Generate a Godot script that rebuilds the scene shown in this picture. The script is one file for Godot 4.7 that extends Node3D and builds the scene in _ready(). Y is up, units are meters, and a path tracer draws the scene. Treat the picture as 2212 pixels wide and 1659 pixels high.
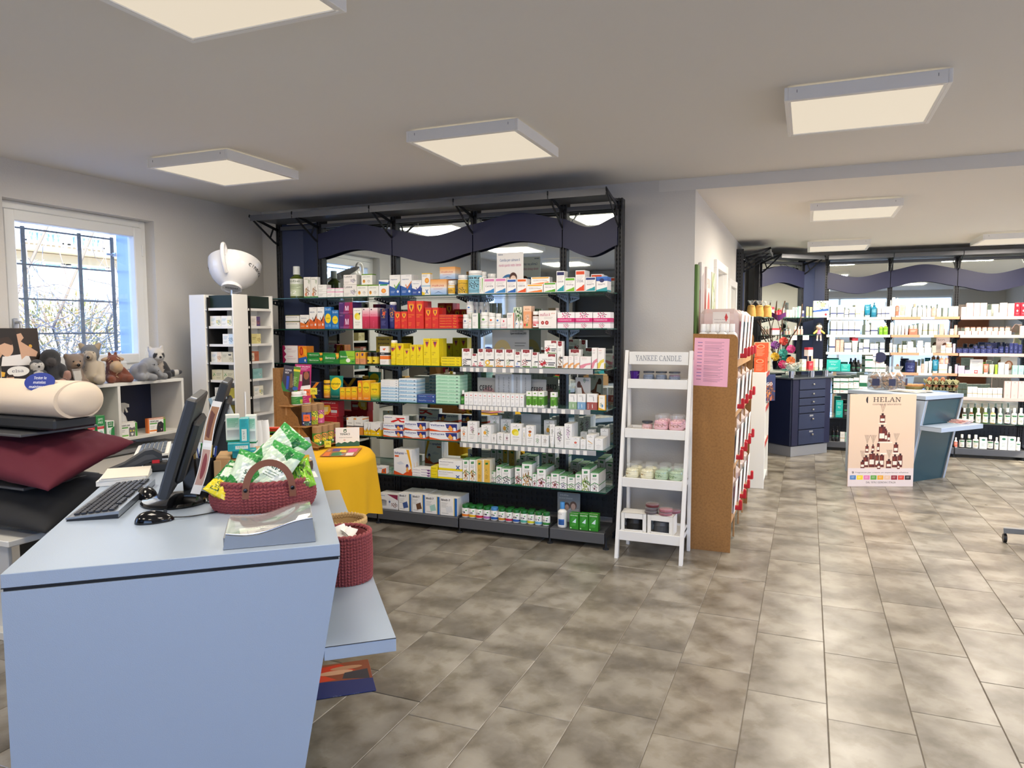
extends Node3D

var taken:={}
var mats:={}
var meshes:={}
var cells:={}
var atlas: Image
var atlas_at:=0
const CELL:=128
const ATLAS:=2048
var fonts:={}
var rng:=RandomNumberGenerator.new()

func _ready() -> void:
	rng.seed=7
	var cam:=Camera3D.new()
	cam.name="camera"
	cam.position=V3(0,1.4847,0)
	cam.rotation=V3(-.0768,.3896,-.002)
	cam.fov=56.22
	cam.near=.05
	cam.far=200.0
	add_child(cam)
	cam.current=true
	var sky_mat:=ProceduralSkyMaterial.new()
	sky_mat.sky_top_color=Color(.36,.56,.88)
	sky_mat.sky_horizon_color=Color(.74,.85,1.0)
	sky_mat.ground_horizon_color=Color(.62,.66,.72)
	sky_mat.ground_bottom_color=Color(.5,.52,.55)
	sky_mat.sky_energy_multiplier=SKY_ENERGY
	sky_mat.ground_energy_multiplier=SKY_ENERGY*.5
	sky_mat.sun_angle_max=1.0
	var sky:=Sky.new()
	sky.sky_material=sky_mat
	var env:=Environment.new()
	env.background_mode=Environment.BG_SKY
	env.sky=sky
	env.tonemap_mode=Environment.TONE_MAPPER_LINEAR
	env.tonemap_exposure=EXPOSURE
	env.sdfgi_enabled=true
	env.ssao_enabled=true
	env.ssil_enabled=true
	var we:=WorldEnvironment.new()
	we.name="world_environment"
	we.environment=env
	add_child(we)
	var sun:=DirectionalLight3D.new()
	sun.name="sun"
	sun.rotation_degrees=V3(-34,62,0)
	sun.light_color=Color(1.0,.95,.86)
	sun.light_energy=SUN_ENERGY
	sun.light_angular_distance=.6
	sun.shadow_enabled=true
	add_child(sun)
	materials()
	for lamp in CEILING_LAMPS:
		ceiling_lamp(lamp)
	shell()
	floor_tiles()
	left_window()
	passage_doors()
	outdoors()
	shelving_units()
	counters()
	window_cabinet()
	tea_tower()
	bedding_stand()
	cloth_table()
	ladder_shelf()
	refill_stand()
	gondola()
	drawer_cabinet()
	behind_the_camera()
	prepare_prints()
	stock_main()
	stock_far()
	stock_extra()
	counter_things()
	table_things()
	plush_toys()
	posters()
	finish_prints()


const EXPOSURE:=1.0
const SKY_ENERGY:=2.3
const SUN_ENERGY:=4.5
const LAMP_ENERGY:=1.75
const FAR_LAMP_ENERGY:=4.6
const PANEL_GLOW:=.86
const CEILING_LAMPS:=[
	[-1.635,2.445,-1.60,"square ceiling light panel cut off by the top edge of the photo"],
	[-3.37,2.445,-3.535,"square ceiling light panel nearest the barred window"],
	[-1.635,2.445,-3.615,"square ceiling light panel above the front of the mirrored shelving"],
	[.19,2.445,-3.65,"square ceiling light panel before the lowered ceiling of the back room"],
	[-3.37,2.445,-1.60,""],[.19,2.445,-1.60,""],[2.05,2.445,-1.60,""],[2.05,2.445,-3.65,""],
	[-3.37,2.445,.5,""],[-1.635,2.445,.5,""],[.19,2.445,.5,""],
	[.30,2.36,-6.22,"nearer of the two ceiling lights in a line above the drawer cabinet"],
	[.28,2.36,-8.81,"farther of the two ceiling lights in a line above the drawer cabinet"],
	[1.90,2.36,-8.81,"ceiling light at the right above the far pink shelves"],
	[1.90,2.36,-6.22,""],[3.50,2.36,-6.22,""],[3.50,2.36,-8.81,""],
]

# ------------------------------------------------------------------ naming
func numbered(called: String) -> String:
	var n: int=taken.get(called,0)
	taken[called]=n+1
	return called if n==0 else "%s_%03d" % [called,n]

func tag(o: Node3D,label: String,category: String,group:="") -> Node3D:
	o.set_meta("label",label)
	o.set_meta("category",category)
	if group:
		o.set_meta("group",group)
	return o

func thing(called: String,label: String,category: String,at:=Vector3.ZERO,turn:=.0,group:="") -> Node3D:
	var o:=Node3D.new()
	o.name=numbered(called)
	add_child(o)
	o.position=at
	o.rotation.y=turn
	return tag(o,label,category,group)

func put(called: String,mesh: Mesh,m: Material,parent: Node3D,at:=Vector3.ZERO) -> MeshInstance3D:
	var o:=MeshInstance3D.new()
	o.mesh=mesh
	o.material_override=m
	o.name=numbered(called) if parent==self else called
	parent.add_child(o,true)
	o.position=at
	return o

func done(st: SurfaceTool,called: String,m: Material,parent: Node3D) -> MeshInstance3D:
	st.generate_normals()
	return put(called,st.commit(),m,parent)

func struct(st: SurfaceTool,called: String,m: Material) -> MeshInstance3D:
	var o:=done(st,called,m,self)
	o.set_meta("kind","structure")
	return o

# ------------------------------------------------------------------ shapes
func begin() -> SurfaceTool:
	var st:=SurfaceTool.new()
	st.begin(Mesh.PRIMITIVE_TRIANGLES)
	st.set_smooth_group(-1)
	return st

func tri(st: SurfaceTool,a: Vector3,b: Vector3,c: Vector3,n: Vector3,ua:=Vector2.ZERO,ub:=Vector2.ZERO,uc:=Vector2.ZERO) -> void:
	if (b-a).cross(c-a).dot(n)>.0:
		var t:=b; b=c; c=t
		var u:=ub; ub=uc; uc=u
	st.set_uv(ua); st.add_vertex(a)
	st.set_uv(ub); st.add_vertex(b)
	st.set_uv(uc); st.add_vertex(c)

func quad(st: SurfaceTool,a: Vector3,b: Vector3,c: Vector3,d: Vector3,n: Vector3,uv:=[V2(0,1),V2(1,1),V2(1,0),V2(0,0)]) -> void:
	tri(st,a,b,c,n,uv[0],uv[1],uv[2])
	tri(st,a,c,d,n,uv[0],uv[2],uv[3])

const AXES:=[Vector3.RIGHT,Vector3.UP,Vector3.BACK]

func box(st: SurfaceTool,c: Vector3,s: Vector3,ch:=.0,xf:=Transform3D.IDENTITY) -> void:
	var h:=s*.5
	for i in 3:
		var j:=(i+1) % 3
		var k:=(i+2) % 3
		for g in [-1.0,1.0]:
			var n: Vector3=AXES[i]*g
			var o: Vector3=c+n*h[i]
			var u: Vector3=AXES[j]*(h[j]-ch)
			var v: Vector3=AXES[k]*(h[k]-ch)
			quad(st,xf*(o-u-v),xf*(o+u-v),xf*(o+u+v),xf*(o-u+v),xf.basis*n)
	if ch <= .0:
		return
	for i in 3:
		var j:=(i+1) % 3
		var k:=(i+2) % 3
		var w: Vector3=AXES[k]*(h[k]-ch)
		for gi in [-1.0,1.0]:
			for gj in [-1.0,1.0]:
				var p: Vector3=c+AXES[i]*gi*h[i]+AXES[j]*gj*(h[j]-ch)
				var q: Vector3=c+AXES[i]*gi*(h[i]-ch)+AXES[j]*gj*h[j]
				quad(st,xf*(p-w),xf*(p+w),xf*(q+w),xf*(q-w),xf.basis*(AXES[i]*gi+AXES[j]*gj))
	for gx in [-1.0,1.0]:
		for gy in [-1.0,1.0]:
			for gz in [-1.0,1.0]:
				var e:=V3(gx*h.x,gy*h.y,gz*h.z)
				tri(st,xf*(c+e-V3(0,gy*ch,gz*ch)),xf*(c+e-V3(gx*ch,0,gz*ch)),xf*(c+e-V3(gx*ch,gy*ch,0)),xf.basis*e)

func lathe(st: SurfaceTool,prof: Array,seg:=20,xf:=Transform3D.IDENTITY,sx:=1.0,sz:=1.0) -> void:
	var group:=1
	var total:=.0
	var along:=[.0]
	for i in prof.size()-1:
		total+=prof[i].distance_to(prof[i+1])
		along.append(total)
	for i in prof.size()-1:
		var p: Vector2=prof[i]
		var q: Vector2=prof[i+1]
		if i>0:
			var before: Vector2=(p-prof[i-1]).normalized()
			if before.dot((q-p).normalized())<.82:
				group+=1
		st.set_smooth_group(group)
		var d:=q-p
		for s in seg:
			var a:=TAU*s/seg
			var b:=TAU*(s+1)/seg
			var va:=V3(sin(a)*sx,0,cos(a)*sz)
			var vb:=V3(sin(b)*sx,0,cos(b)*sz)
			var n:=(va+vb)*d.y+V3(0,-2.0*d.x,0)
			var uv:=[V2(float(s)/seg,1.0-along[i]/total),V2(float(s+1)/seg,1.0-along[i]/total),V2(float(s+1)/seg,1.0-along[i+1]/total),V2(float(s)/seg,1.0-along[i+1]/total)]
			var c0:=xf*(va*p.x+V3(0,p.y,0))
			var c1:=xf*(vb*p.x+V3(0,p.y,0))
			var c2:=xf*(vb*q.x+V3(0,q.y,0))
			var c3:=xf*(va*q.x+V3(0,q.y,0))
			if p.x<1e-6:
				tri(st,c0,c2,c3,xf.basis*n,uv[0],uv[2],uv[3])
			elif q.x<1e-6:
				tri(st,c0,c1,c2,xf.basis*n,uv[0],uv[1],uv[2])
			else:
				quad(st,c0,c1,c2,c3,xf.basis*n,uv)
	st.set_smooth_group(-1)

func tube(st: SurfaceTool,pts: Array,r: float,seg:=8,flat:=1.0,up:=Vector3.UP) -> void:
	var rings:=[]
	for i in pts.size():
		var t: Vector3=(pts[mini(i+1,pts.size()-1)]-pts[maxi(i-1,0)]).normalized()
		var side:=t.cross(up)
		side=side.normalized() if side.length()>1e-3 else t.cross(Vector3.RIGHT).normalized()
		var top:=side.cross(t).normalized()
		var ring:=[]
		for s in seg:
			var a:=TAU*s/seg
			ring.append(pts[i]+(side*cos(a)+top*sin(a)*flat)*r)
		rings.append(ring)
	st.set_smooth_group(1)
	for i in pts.size()-1:
		for s in seg:
			var e:=(s+1) % seg
			quad(st,rings[i][s],rings[i][e],rings[i+1][e],rings[i+1][s],(rings[i][s]+rings[i][e])*.5-pts[i])
	st.set_smooth_group(-1)
	for s in range(1,seg-1):
		tri(st,rings[0][0],rings[0][s],rings[0][s+1],pts[0]-pts[1])
		var l:=pts.size()-1
		tri(st,rings[l][0],rings[l][s],rings[l][s+1],pts[l]-pts[l-1])

func prism(st: SurfaceTool,outline: PackedVector2Array,deep: float,xf:=Transform3D.IDENTITY,smooth:=false) -> void:
	var idx:=Geometry2D.triangulate_polygon(outline)
	var box2:=Rect2(outline[0],Vector2.ZERO)
	for p in outline:
		box2=box2.expand(p)
	var z:=V3(0,0,deep*.5)
	for f in [1.0,-1.0]:
		for t in range(0,idx.size(),3):
			var v:=[]
			var u:=[]
			for e in 3:
				var p:=outline[idx[t+e]]
				v.append(xf*(V3(p.x,p.y,0)+z*f))
				var w:=(p-box2.position)/box2.size
				u.append(V2(w.x if f>0 else 1.0-w.x,1.0-w.y))
			tri(st,v[0],v[1],v[2],xf.basis*V3(0,0,f),u[0],u[1],u[2])
	var turn:=-1.0 if Geometry2D.is_polygon_clockwise(outline) else 1.0
	if smooth:
		st.set_smooth_group(3)
	for i in outline.size():
		var p:=outline[i]
		var q:=outline[(i+1) % outline.size()]
		var n:=V3(q.y-p.y,p.x-q.x,0)*turn
		var a:=V3(p.x,p.y,0)
		var b:=V3(q.x,q.y,0)
		quad(st,xf*(a-z),xf*(b-z),xf*(b+z),xf*(a+z),xf.basis*n,[V2(.01,.01),V2(.02,.01),V2(.02,.02),V2(.01,.02)])
	st.set_smooth_group(-1)

func sheet(st: SurfaceTool,f: Callable,nu: int,nv: int,out: Vector3,group:=1,closed:=false) -> void:
	var p:=[]
	for j in nv+1:
		var row:=[]
		for i in nu+1:
			row.append(f.call(float(i % nu if closed else i)/nu,float(j)/nv))
		p.append(row)
	st.set_smooth_group(group)
	for j in nv:
		for i in nu:
			var a: Vector3=p[j][i]
			var b: Vector3=p[j][i+1]
			var c: Vector3=p[j+1][i+1]
			var d: Vector3=p[j+1][i]
			var n:=out
			if out==Vector3.ZERO:
				n=(b-a).cross(d-a)+(d-c).cross(b-c)
			var uv:=[V2(float(i)/nu,1.0-float(j)/nv),V2(float(i+1)/nu,1.0-float(j)/nv),V2(float(i+1)/nu,1.0-float(j+1)/nv),V2(float(i)/nu,1.0-float(j+1)/nv)]
			quad(st,a,b,c,d,n,uv)
	st.set_smooth_group(-1)

func blob(st: SurfaceTool,bones: Array,cell: float,k:=.012) -> void:
	var lo:=Vector3.INF
	var hi:=-Vector3.INF
	for b in bones:
		for e in [[b[0],b[2]],[b[1],b[3]]]:
			lo=lo.min(e[0]-Vector3.ONE*(e[1]+2.0*cell))
			hi=hi.max(e[0]+Vector3.ONE*(e[1]+2.0*cell))
	var n:=Vector3i(((hi-lo)/cell).ceil())+Vector3i.ONE
	var field:=PackedFloat32Array()
	field.resize(n.x*n.y*n.z)
	field.fill(1e3)
	for b in bones:
		var r: float=maxf(b[2],b[3])+2.0*cell+k
		var p0:=Vector3i(((b[0].min(b[1])-Vector3.ONE*r-lo)/cell).floor()).clamp(Vector3i.ZERO,n-Vector3i.ONE)
		var p1:=Vector3i(((b[0].max(b[1])+Vector3.ONE*r-lo)/cell).ceil()).clamp(Vector3i.ZERO,n-Vector3i.ONE)
		var ab: Vector3=b[1]-b[0]
		var l2:=maxf(ab.length_squared(),1e-9)
		for z in range(p0.z,p1.z+1):
			for y in range(p0.y,p1.y+1):
				for x in range(p0.x,p1.x+1):
					var p:=lo+V3(x,y,z)*cell
					var t:=clampf((p-b[0]).dot(ab)/l2,.0,1.0)
					var d: float=p.distance_to(b[0]+ab*t)-lerpf(b[2],b[3],t)
					var i:=x+n.x*(y+n.y*z)
					var e:=field[i]
					var h:=clampf(.5+.5*(e-d)/k,.0,1.0)
					field[i]=lerpf(e,d,h)-k*h*(1.0-h) if e<100.0 else d
	var spot:={}
	var step:=[1,n.x,n.x*n.y]
	for z in n.z-1:
		for y in n.y-1:
			for x in n.x-1:
				var i:=x+n.x*(y+n.y*z)
				var sum:=Vector3.ZERO
				var count:=0
				for e in 12:
					var axis:=e/4
					var o1:=(e % 2)
					var o2:=(e/2) % 2
					var base:=Vector3i.ZERO
					base[(axis+1) % 3]=o1
					base[(axis+2) % 3]=o2
					var ia: int=i+base.x+base.y*step[1]+base.z*step[2]
					var fa:=field[ia]
					var fb:=field[ia+step[axis]]
					if (fa<.0) != (fb<.0):
						var q:=Vector3 (base)
						q[axis]+=fa/(fa-fb)
						sum+=q
						count+=1
				if count:
					spot[i]=lo+(V3(x,y,z)+sum/count)*cell
	st.set_smooth_group(1)
	for i in spot:
		for axis in 3:
			var s1: int=step[(axis+1) % 3]
			var s2: int=step[(axis+2) % 3]
			var fa:=field[i]
			var fb:=field[i+step[axis]]
			if (fa<.0)==(fb<.0) or not (spot.has(i-s1) and spot.has(i-s2) and spot.has(i-s1-s2)):
				continue
			var way: Vector3=AXES[axis]*(1.0 if fa<.0 else -1.0)
			var v:=[spot[i],spot[i-s1],spot[i-s1-s2],spot[i-s2]]
			var order:=[0,1,2,0,2,3]
			if (v[1]-v[0]).cross(v[2]-v[0]).dot(way)>.0:
				order=[0,2,1,0,3,2]
			for e in order:
				st.set_color(bone_colour(bones,v[e]))
				st.add_vertex(v[e])
	st.set_smooth_group(-1)

func bone_colour(bones: Array,p: Vector3) -> Color:
	var best:=1e9
	var c:=Color.WHITE
	for b in bones:
		var ab: Vector3=b[1]-b[0]
		var t:=clampf((p-b[0]).dot(ab)/maxf(ab.length_squared(),1e-9),.0,1.0)
		var d: float=p.distance_to(b[0]+ab*t)-lerpf(b[2],b[3],t)
		if d<best-.0004:
			best=d
			c=b[4]
	return c

# ------------------------------------------------------------------ materials
func rgb(hex: String) -> Color:
	return Color.html(hex)

func mat(called: String,colour: Color,rough:=.5,metal:=.0) -> StandardMaterial3D:
	if mats.has(called):
		return mats[called]
	var m:=StandardMaterial3D.new()
	m.resource_name=called
	m.albedo_color=colour
	m.roughness=rough
	m.metallic=metal
	mats[called]=m
	return m

func noise_tex(sd: int,size: int,freq: float,oct: int,ramp: Array=[],warp:=.0,normal:=false) -> NoiseTexture2D:
	var n:=FastNoiseLite.new()
	n.seed=sd
	n.noise_type=FastNoiseLite.TYPE_SIMPLEX_SMOOTH
	n.frequency=freq
	n.fractal_octaves=oct
	if warp>.0:
		n.domain_warp_enabled=true
		n.domain_warp_amplitude=warp
		n.domain_warp_frequency=freq*1.5
	var t:=NoiseTexture2D.new()
	t.width=size
	t.height=size
	t.seamless=true
	t.noise=n
	if ramp:
		var g:=Gradient.new()
		g.offsets=PackedFloat32Array(ramp.map(func(e): return e[0]))
		g.colors=PackedColorArray(ramp.map(func(e): return e[1]))
		t.color_ramp=g
	t.as_normal_map=normal
	return t

func materials() -> void:
	var grain:=noise_tex(11,256,.08,3)
	var fine:=noise_tex(12,256,.2,3)
	var m:=mat("plaster",rgb("d2cfc9"),.85)
	m.heightmap_enabled=true; m.heightmap_texture=grain; m.heightmap_scale=.06
	m.uv1_triplanar=true; m.uv1_world_triplanar=true; m.uv1_scale=Vector3.ONE*3.0
	mat("ceiling_paint",rgb("dddad3"),.9)
	mat("grout",rgb("6e675c"),.9)
	for v in 3:
		var t:=mat("tile_%d" % v,[rgb("e6eaf2"),rgb("dadde3"),rgb("e0e2e6")][v],.36)
		if v==0:
			t.albedo_texture=noise_tex(21,1024,.0042,6,[[.0,rgb("6f685c")],[.28,rgb("837b6d")],[.46,rgb("968e7f")],[.60,rgb("a19989")],[.80,rgb("aaa292")],[1.0,rgb("b5ad9e")]],30.0)
			t.detail_enabled=true
			t.detail_albedo=noise_tex(22,512,.02,5,[[.0,rgb("c9c5bd")],[.35,rgb("eceae5")],[.55,rgb("ffffff")],[1.0,rgb("ffffff")]],20.0)
			t.detail_blend_mode=BaseMaterial3D.BLEND_MODE_MUL
			t.roughness_texture=noise_tex(23,512,.012,4,[[.0,Color(.75,.75,.75)],[1.0,Color(1,1,1)]])
			t.heightmap_enabled=true; t.heightmap_texture=fine; t.heightmap_scale=.03
		else:
			for key in ["albedo_texture","detail_enabled","detail_albedo","detail_blend_mode","roughness_texture","heightmap_enabled","heightmap_texture","heightmap_scale"]:
				t.set(key,mats.tile_0.get(key))
	m=mat("laminate",rgb("a7b6c8"),.36,.15)
	m.heightmap_enabled=true; m.heightmap_texture=fine; m.heightmap_scale=.02
	m.uv1_triplanar=true; m.uv1_scale=Vector3.ONE*6.0
	mat("laminate_side",rgb("8d9194"),.45,.1)
	mat("laminate_edge",rgb("17181b"),.6)
	mat("teal_panel",rgb("2c4f5a"),.3,.2)
	mat("navy_panel",rgb("191d3f"),.5)
	mat("navy_dark",rgb("131a35"),.4)
	m=mat("navy_speckle",rgb("2a3452"),.5)
	m.heightmap_enabled=true; m.heightmap_texture=fine; m.heightmap_scale=.03; m.uv1_triplanar=true; m.uv1_scale=Vector3.ONE*8.0
	mat("steel_dark",rgb("26282c"),.45,.2)
	mat("steel_grey",rgb("5b5d61"),.4,.2)
	mat("slot_black",rgb("0a0a0b"),.9)
	m=mat("mirror",Color(.86,.89,.88),.02,1.0)
	m=mat("shelf_glass",Color(.55,.80,.72,.18),.04)
	m.transparency=BaseMaterial3D.TRANSPARENCY_ALPHA
	mat("glass_edge",rgb("1d4a3f"),.15)
	m=mat("clear_plastic",Color(.95,.97,.97,.12),.05)
	m.transparency=BaseMaterial3D.TRANSPARENCY_ALPHA
	m=mat("window_glass",Color(.9,.95,.95,.06),.02)
	m.transparency=BaseMaterial3D.TRANSPARENCY_ALPHA
	mat("chrome",rgb("c9cbce"),.15,1.0)
	mat("alu",rgb("b9bcc0"),.35,.7)
	mat("white_paint",rgb("e9e8e4"),.4)
	mat("white_gloss",rgb("eeecea"),.08)
	mat("white_melamine",rgb("e0dfd8"),.4)
	mat("white_card",rgb("e9e7e0"),.6)
	mat("window_frame",rgb("e4e5e2"),.3)
	mat("black_plastic",rgb("141519"),.4)
	mat("black_gloss",rgb("0d0e11"),.1)
	mat("dark_plastic",rgb("25282c"),.5)
	mat("grey_plastic",rgb("7f8489"),.35,.15)
	mat("paper",rgb("eeece6"),.8)
	mat("rail_grey",rgb("a3a5a8"),.45)
	m=mat("kraft",rgb("a1733f"),.8)
	m.albedo_texture=noise_tex(31,512,.05,4,[[.0,Color(.86,.86,.86)],[.5,Color(.96,.96,.96)],[1.0,Color(1,1,1)]])
	m.uv1_triplanar=true; m.uv1_scale=Vector3.ONE*2.0
	m=mat("kraft_tube",rgb("ae8960"),.75)
	m.albedo_texture=mats.kraft.albedo_texture; m.uv1_triplanar=true; m.uv1_scale=Vector3.ONE*5.0
	mat("crate_wood",rgb("b98d5c"),.7)
	m=mat("yellow_cloth",rgb("e2ad06"),.85)
	m.heightmap_enabled=true; m.heightmap_texture=noise_tex(33,256,.3,2); m.heightmap_scale=.05; m.uv1_triplanar=true; m.uv1_scale=Vector3.ONE*6.0
	m=mat("yarn",rgb("8c4245"),.85)
	m.rim_enabled=true; m.rim=.2
	mat("leather",rgb("7c4a30"),.5)
	m=mat("maroon_velvet",rgb("5a0f25"),.8)
	m.rim_enabled=true; m.rim=.35; m.rim_tint=.6
	m=mat("black_velvet",rgb("252628"),.85)
	m.rim_enabled=true; m.rim=.25
	m=mat("cream_fabric",rgb("e6d5c0"),.85)
	m.heightmap_enabled=true; m.heightmap_texture=mats.yellow_cloth.heightmap_texture; m.heightmap_scale=.03; m.uv1_triplanar=true; m.uv1_scale=Vector3.ONE*6.0
	m=mat("plush",Color.WHITE,.95)
	m.vertex_color_use_as_albedo=true
	m.rim_enabled=true; m.rim=.4
	m.heightmap_enabled=true; m.heightmap_texture=noise_tex(34,256,.25,3); m.heightmap_scale=.35; m.uv1_triplanar=true; m.uv1_scale=Vector3.ONE*10.0
	m=mat("painted",Color.WHITE,.5)
	m.vertex_color_use_as_albedo=true
	m=mat("panel_glow",rgb("f1e3ce"),.6)
	m.emission_enabled=true; m.emission=rgb("f3e4cc"); m.emission_energy_multiplier=PANEL_GLOW; m.albedo_color=Color(.1,.1,.1)

func ceiling_lamp(l: Array) -> void:
	var seen: String=l[3]
	var o:=thing("ceiling_light",seen if seen else "square ceiling light panel in a white frame, outside the photo","light",V3(l[0],l[1],l[2]),.0,"square ceiling light panels")
	var st:=begin()
	for s in [-1.0,1.0]:
		box(st,V3(s*.302,.0275,0),V3(.016,.055,.62),.002)
		box(st,V3(0,.0275,s*.302),V3(.588,.055,.016),.002)
		box(st,V3(s*.29,.003,0),V3(.012,.004,.568))
		box(st,V3(0,.003,s*.29),V3(.568,.004,.012))
	done(st,"frame",mats.white_paint,o)
	st=begin()
	box(st,V3(0,.010,0),V3(.588,.006,.588))
	done(st,"diffuser_lamp",mats.panel_glow,o)
	st=begin()
	for s in [-1.0,1.0]:
		box(st,V3(s*.26,.036,.3105),V3(.002,.012,.001))
	done(st,"corner_slit",mats.steel_grey,o)
	var a:=AreaLight3D.new()
	a.name="panel_light"
	a.area_size=V2(.57,.57)
	a.light_color=Color(1.0,.95,.88)
	a.light_energy=LAMP_ENERGY if l[2]>-5.0 else FAR_LAMP_ENERGY
	a.area_range=15.0
	a.area_attenuation=2.0
	a.shadow_enabled=true
	a.rotation_degrees=V3(-90,0,0)
	a.position=V3(0,-.004,0)
	o.add_child(a)

# ------------------------------------------------------------------ the setting
func wall_box(called: String,lo: Vector3,hi: Vector3,m: Material) -> void:
	var st:=begin()
	box(st,(lo+hi)*.5,hi-lo)
	struct(st,called,m)

func pierced(called: String,lo: Vector3,hi: Vector3,axis: int,holes: Array,m: Material) -> void:
	var st:=begin()
	var cuts:=[lo[axis],hi[axis]]
	for h in holes:
		cuts.append(h[0]); cuts.append(h[1])
	cuts.sort()
	for i in cuts.size()-1:
		if cuts[i+1]-cuts[i]<1e-4:
			continue
		var mid: float=(cuts[i]+cuts[i+1])*.5
		var spans:=[[lo.y,hi.y]]
		for h in holes:
			if mid>h[0] and mid<h[1]:
				spans=[[lo.y,h[2]],[h[3],hi.y]]
		for s in spans:
			if s[1]-s[0]<1e-4:
				continue
			var a:=lo
			var b:=hi
			a[axis]=cuts[i]; b[axis]=cuts[i+1]
			a.y=s[0]; b.y=s[1]
			box(st,(a+b)*.5,b-a)
	struct(st,called,m)

func shell() -> void:
	pierced("wall_left",V3(-4.86,-.1,-5.1),V3(-4.47,2.51,3.0),2,[[-3.96,-2.88,1.19,2.277],[-.6,1.2,.9,2.277]],mats.plaster)
	wall_box("wall_back",V3(-4.86,-.1,-5.35),V3(-.985,2.51,-5.1),mats.plaster)
	pierced("wall_passage",V3(-.985,-.1,-10.2),V3(-.735,2.43,-5.1),2,[[-6.96,-6.33,.0,2.0]],mats.plaster)
	wall_box("wall_far",V3(-.735,-.1,-10.2),V3(5.0,2.43,-9.95),mats.plaster)
	pierced("wall_right",V3(4.75,-.1,-9.95),V3(5.0,2.51,3.0),2,[[-8.6,-5.6,.05,2.2],[-3.6,-1.0,.3,2.25]],mats.plaster)
	pierced("wall_front",V3(-4.86,-.1,2.75),V3(5.0,2.51,3.0),0,[[-.6,3.6,.15,2.35]],mats.plaster)
	wall_box("ceiling",V3(-4.86,2.51,-5.1),V3(5.0,2.75,3.0),mats.ceiling_paint)
	wall_box("ceiling_back",V3(-.985,2.43,-10.2),V3(5.0,2.75,-5.1),mats.ceiling_paint)

func floor_tiles() -> void:
	var st:=begin()
	box(st,V3(.07,-.06,-3.6),V3(9.86,.114,13.2))
	var base:=struct(st,"floor",mats.grout)
	var w:=.300
	var l:=.6087
	var stagger:=[.59,.492,.071,.204,.110,.576,.457,.0305]
	var shapes:=[]
	for v in 8:
		var t:=begin()
		var u0:=V2(rng.randf()*.6,rng.randf()*.3)
		var top:=[]
		var low:=[]
		var sx:=.1488
		var sz:=.3030
		for c in [[-1,1],[1,1],[1,-1],[-1,-1]]:
			top.append(V3(c[0]*(sx-.002),0,c[1]*(sz-.002)))
			low.append(V3(c[0]*sx,-.002,c[1]*sz))
		var uv:=[]
		for p in top:
			uv.append(u0+V2(p.x+sx,p.z+sz)*.62)
		quad(t,top[0],top[1],top[2],top[3],Vector3.UP,uv)
		for e in 4:
			var f:=(e+1) % 4
			quad(t,low[e],low[f],top[f],top[e],top[e]+top[f]+Vector3.UP,[uv[e],uv[f],uv[f],uv[e]])
			quad(t,low[e]-V3(0,.006,0),low[f]-V3(0,.006,0),low[f],low[e],low[e]+low[f],[uv[e],uv[f],uv[f],uv[e]])
		t.generate_normals()
		t.generate_tangents()
		shapes.append(t.commit())
	var spots:=[]
	for c in range(-10,22):
		var off: float=stagger[c+1] if c >= -1 and c <= 6 else fposmod(c*.2317,l)
		for j in range(-5,18):
			var p:=V3(-1.390+(c+.5)*w,0,-(off+(j+.5)*l))
			if p.x<-4.6 or p.x>4.85 or p.z>2.9 or p.z<-10.05 or (p.z<-5.3 and p.x<-.9):
				continue
			var d:=p-V3(0,1.4847,0)
			var ahead:=d.dot(V3(-.379,-.077,-.922))
			var side:=d.dot(V3(.925,0,-.380))
			var seen: bool=ahead>1.6 and absf(side)<ahead*.80
			if p.x<-1.45-(p.z+2.1)*.55 and p.z>-3.4:
				seen=false
			if p.z<-4.75 and p.x<-.75 or p.z<-9.5:
				seen=false
			spots.append([ahead if seen else 1000.0+p.length(),p])
	spots.sort_custom(func(a,b): return a[0]<b[0])
	var rest:=begin()
	for i in spots.size():
		var tilt:=Basis(Vector3.RIGHT,rng.randf_range(-.0009,.0009))*Basis(Vector3.BACK,rng.randf_range(-.0012,.0012))*Basis(Vector3.UP,PI*(rng.randi() % 2))
		var xf:=Transform3D(tilt,spots[i][1]+V3(0,rng.randf_range(-.0004,.0),0))
		var shape: Mesh=shapes[rng.randi() % 8]
		if i<290 and spots[i][0]<900.0:
			var o:=put("tile",shape,mats["tile_%d" % (rng.randi() % 3)],base)
			o.transform=xf
		else:
			rest.append_from(shape,0,xf)
	var more:=put("tile_field",rest.commit(),mats.tile_0,base)
	more.set_meta("kind","stuff")

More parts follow.
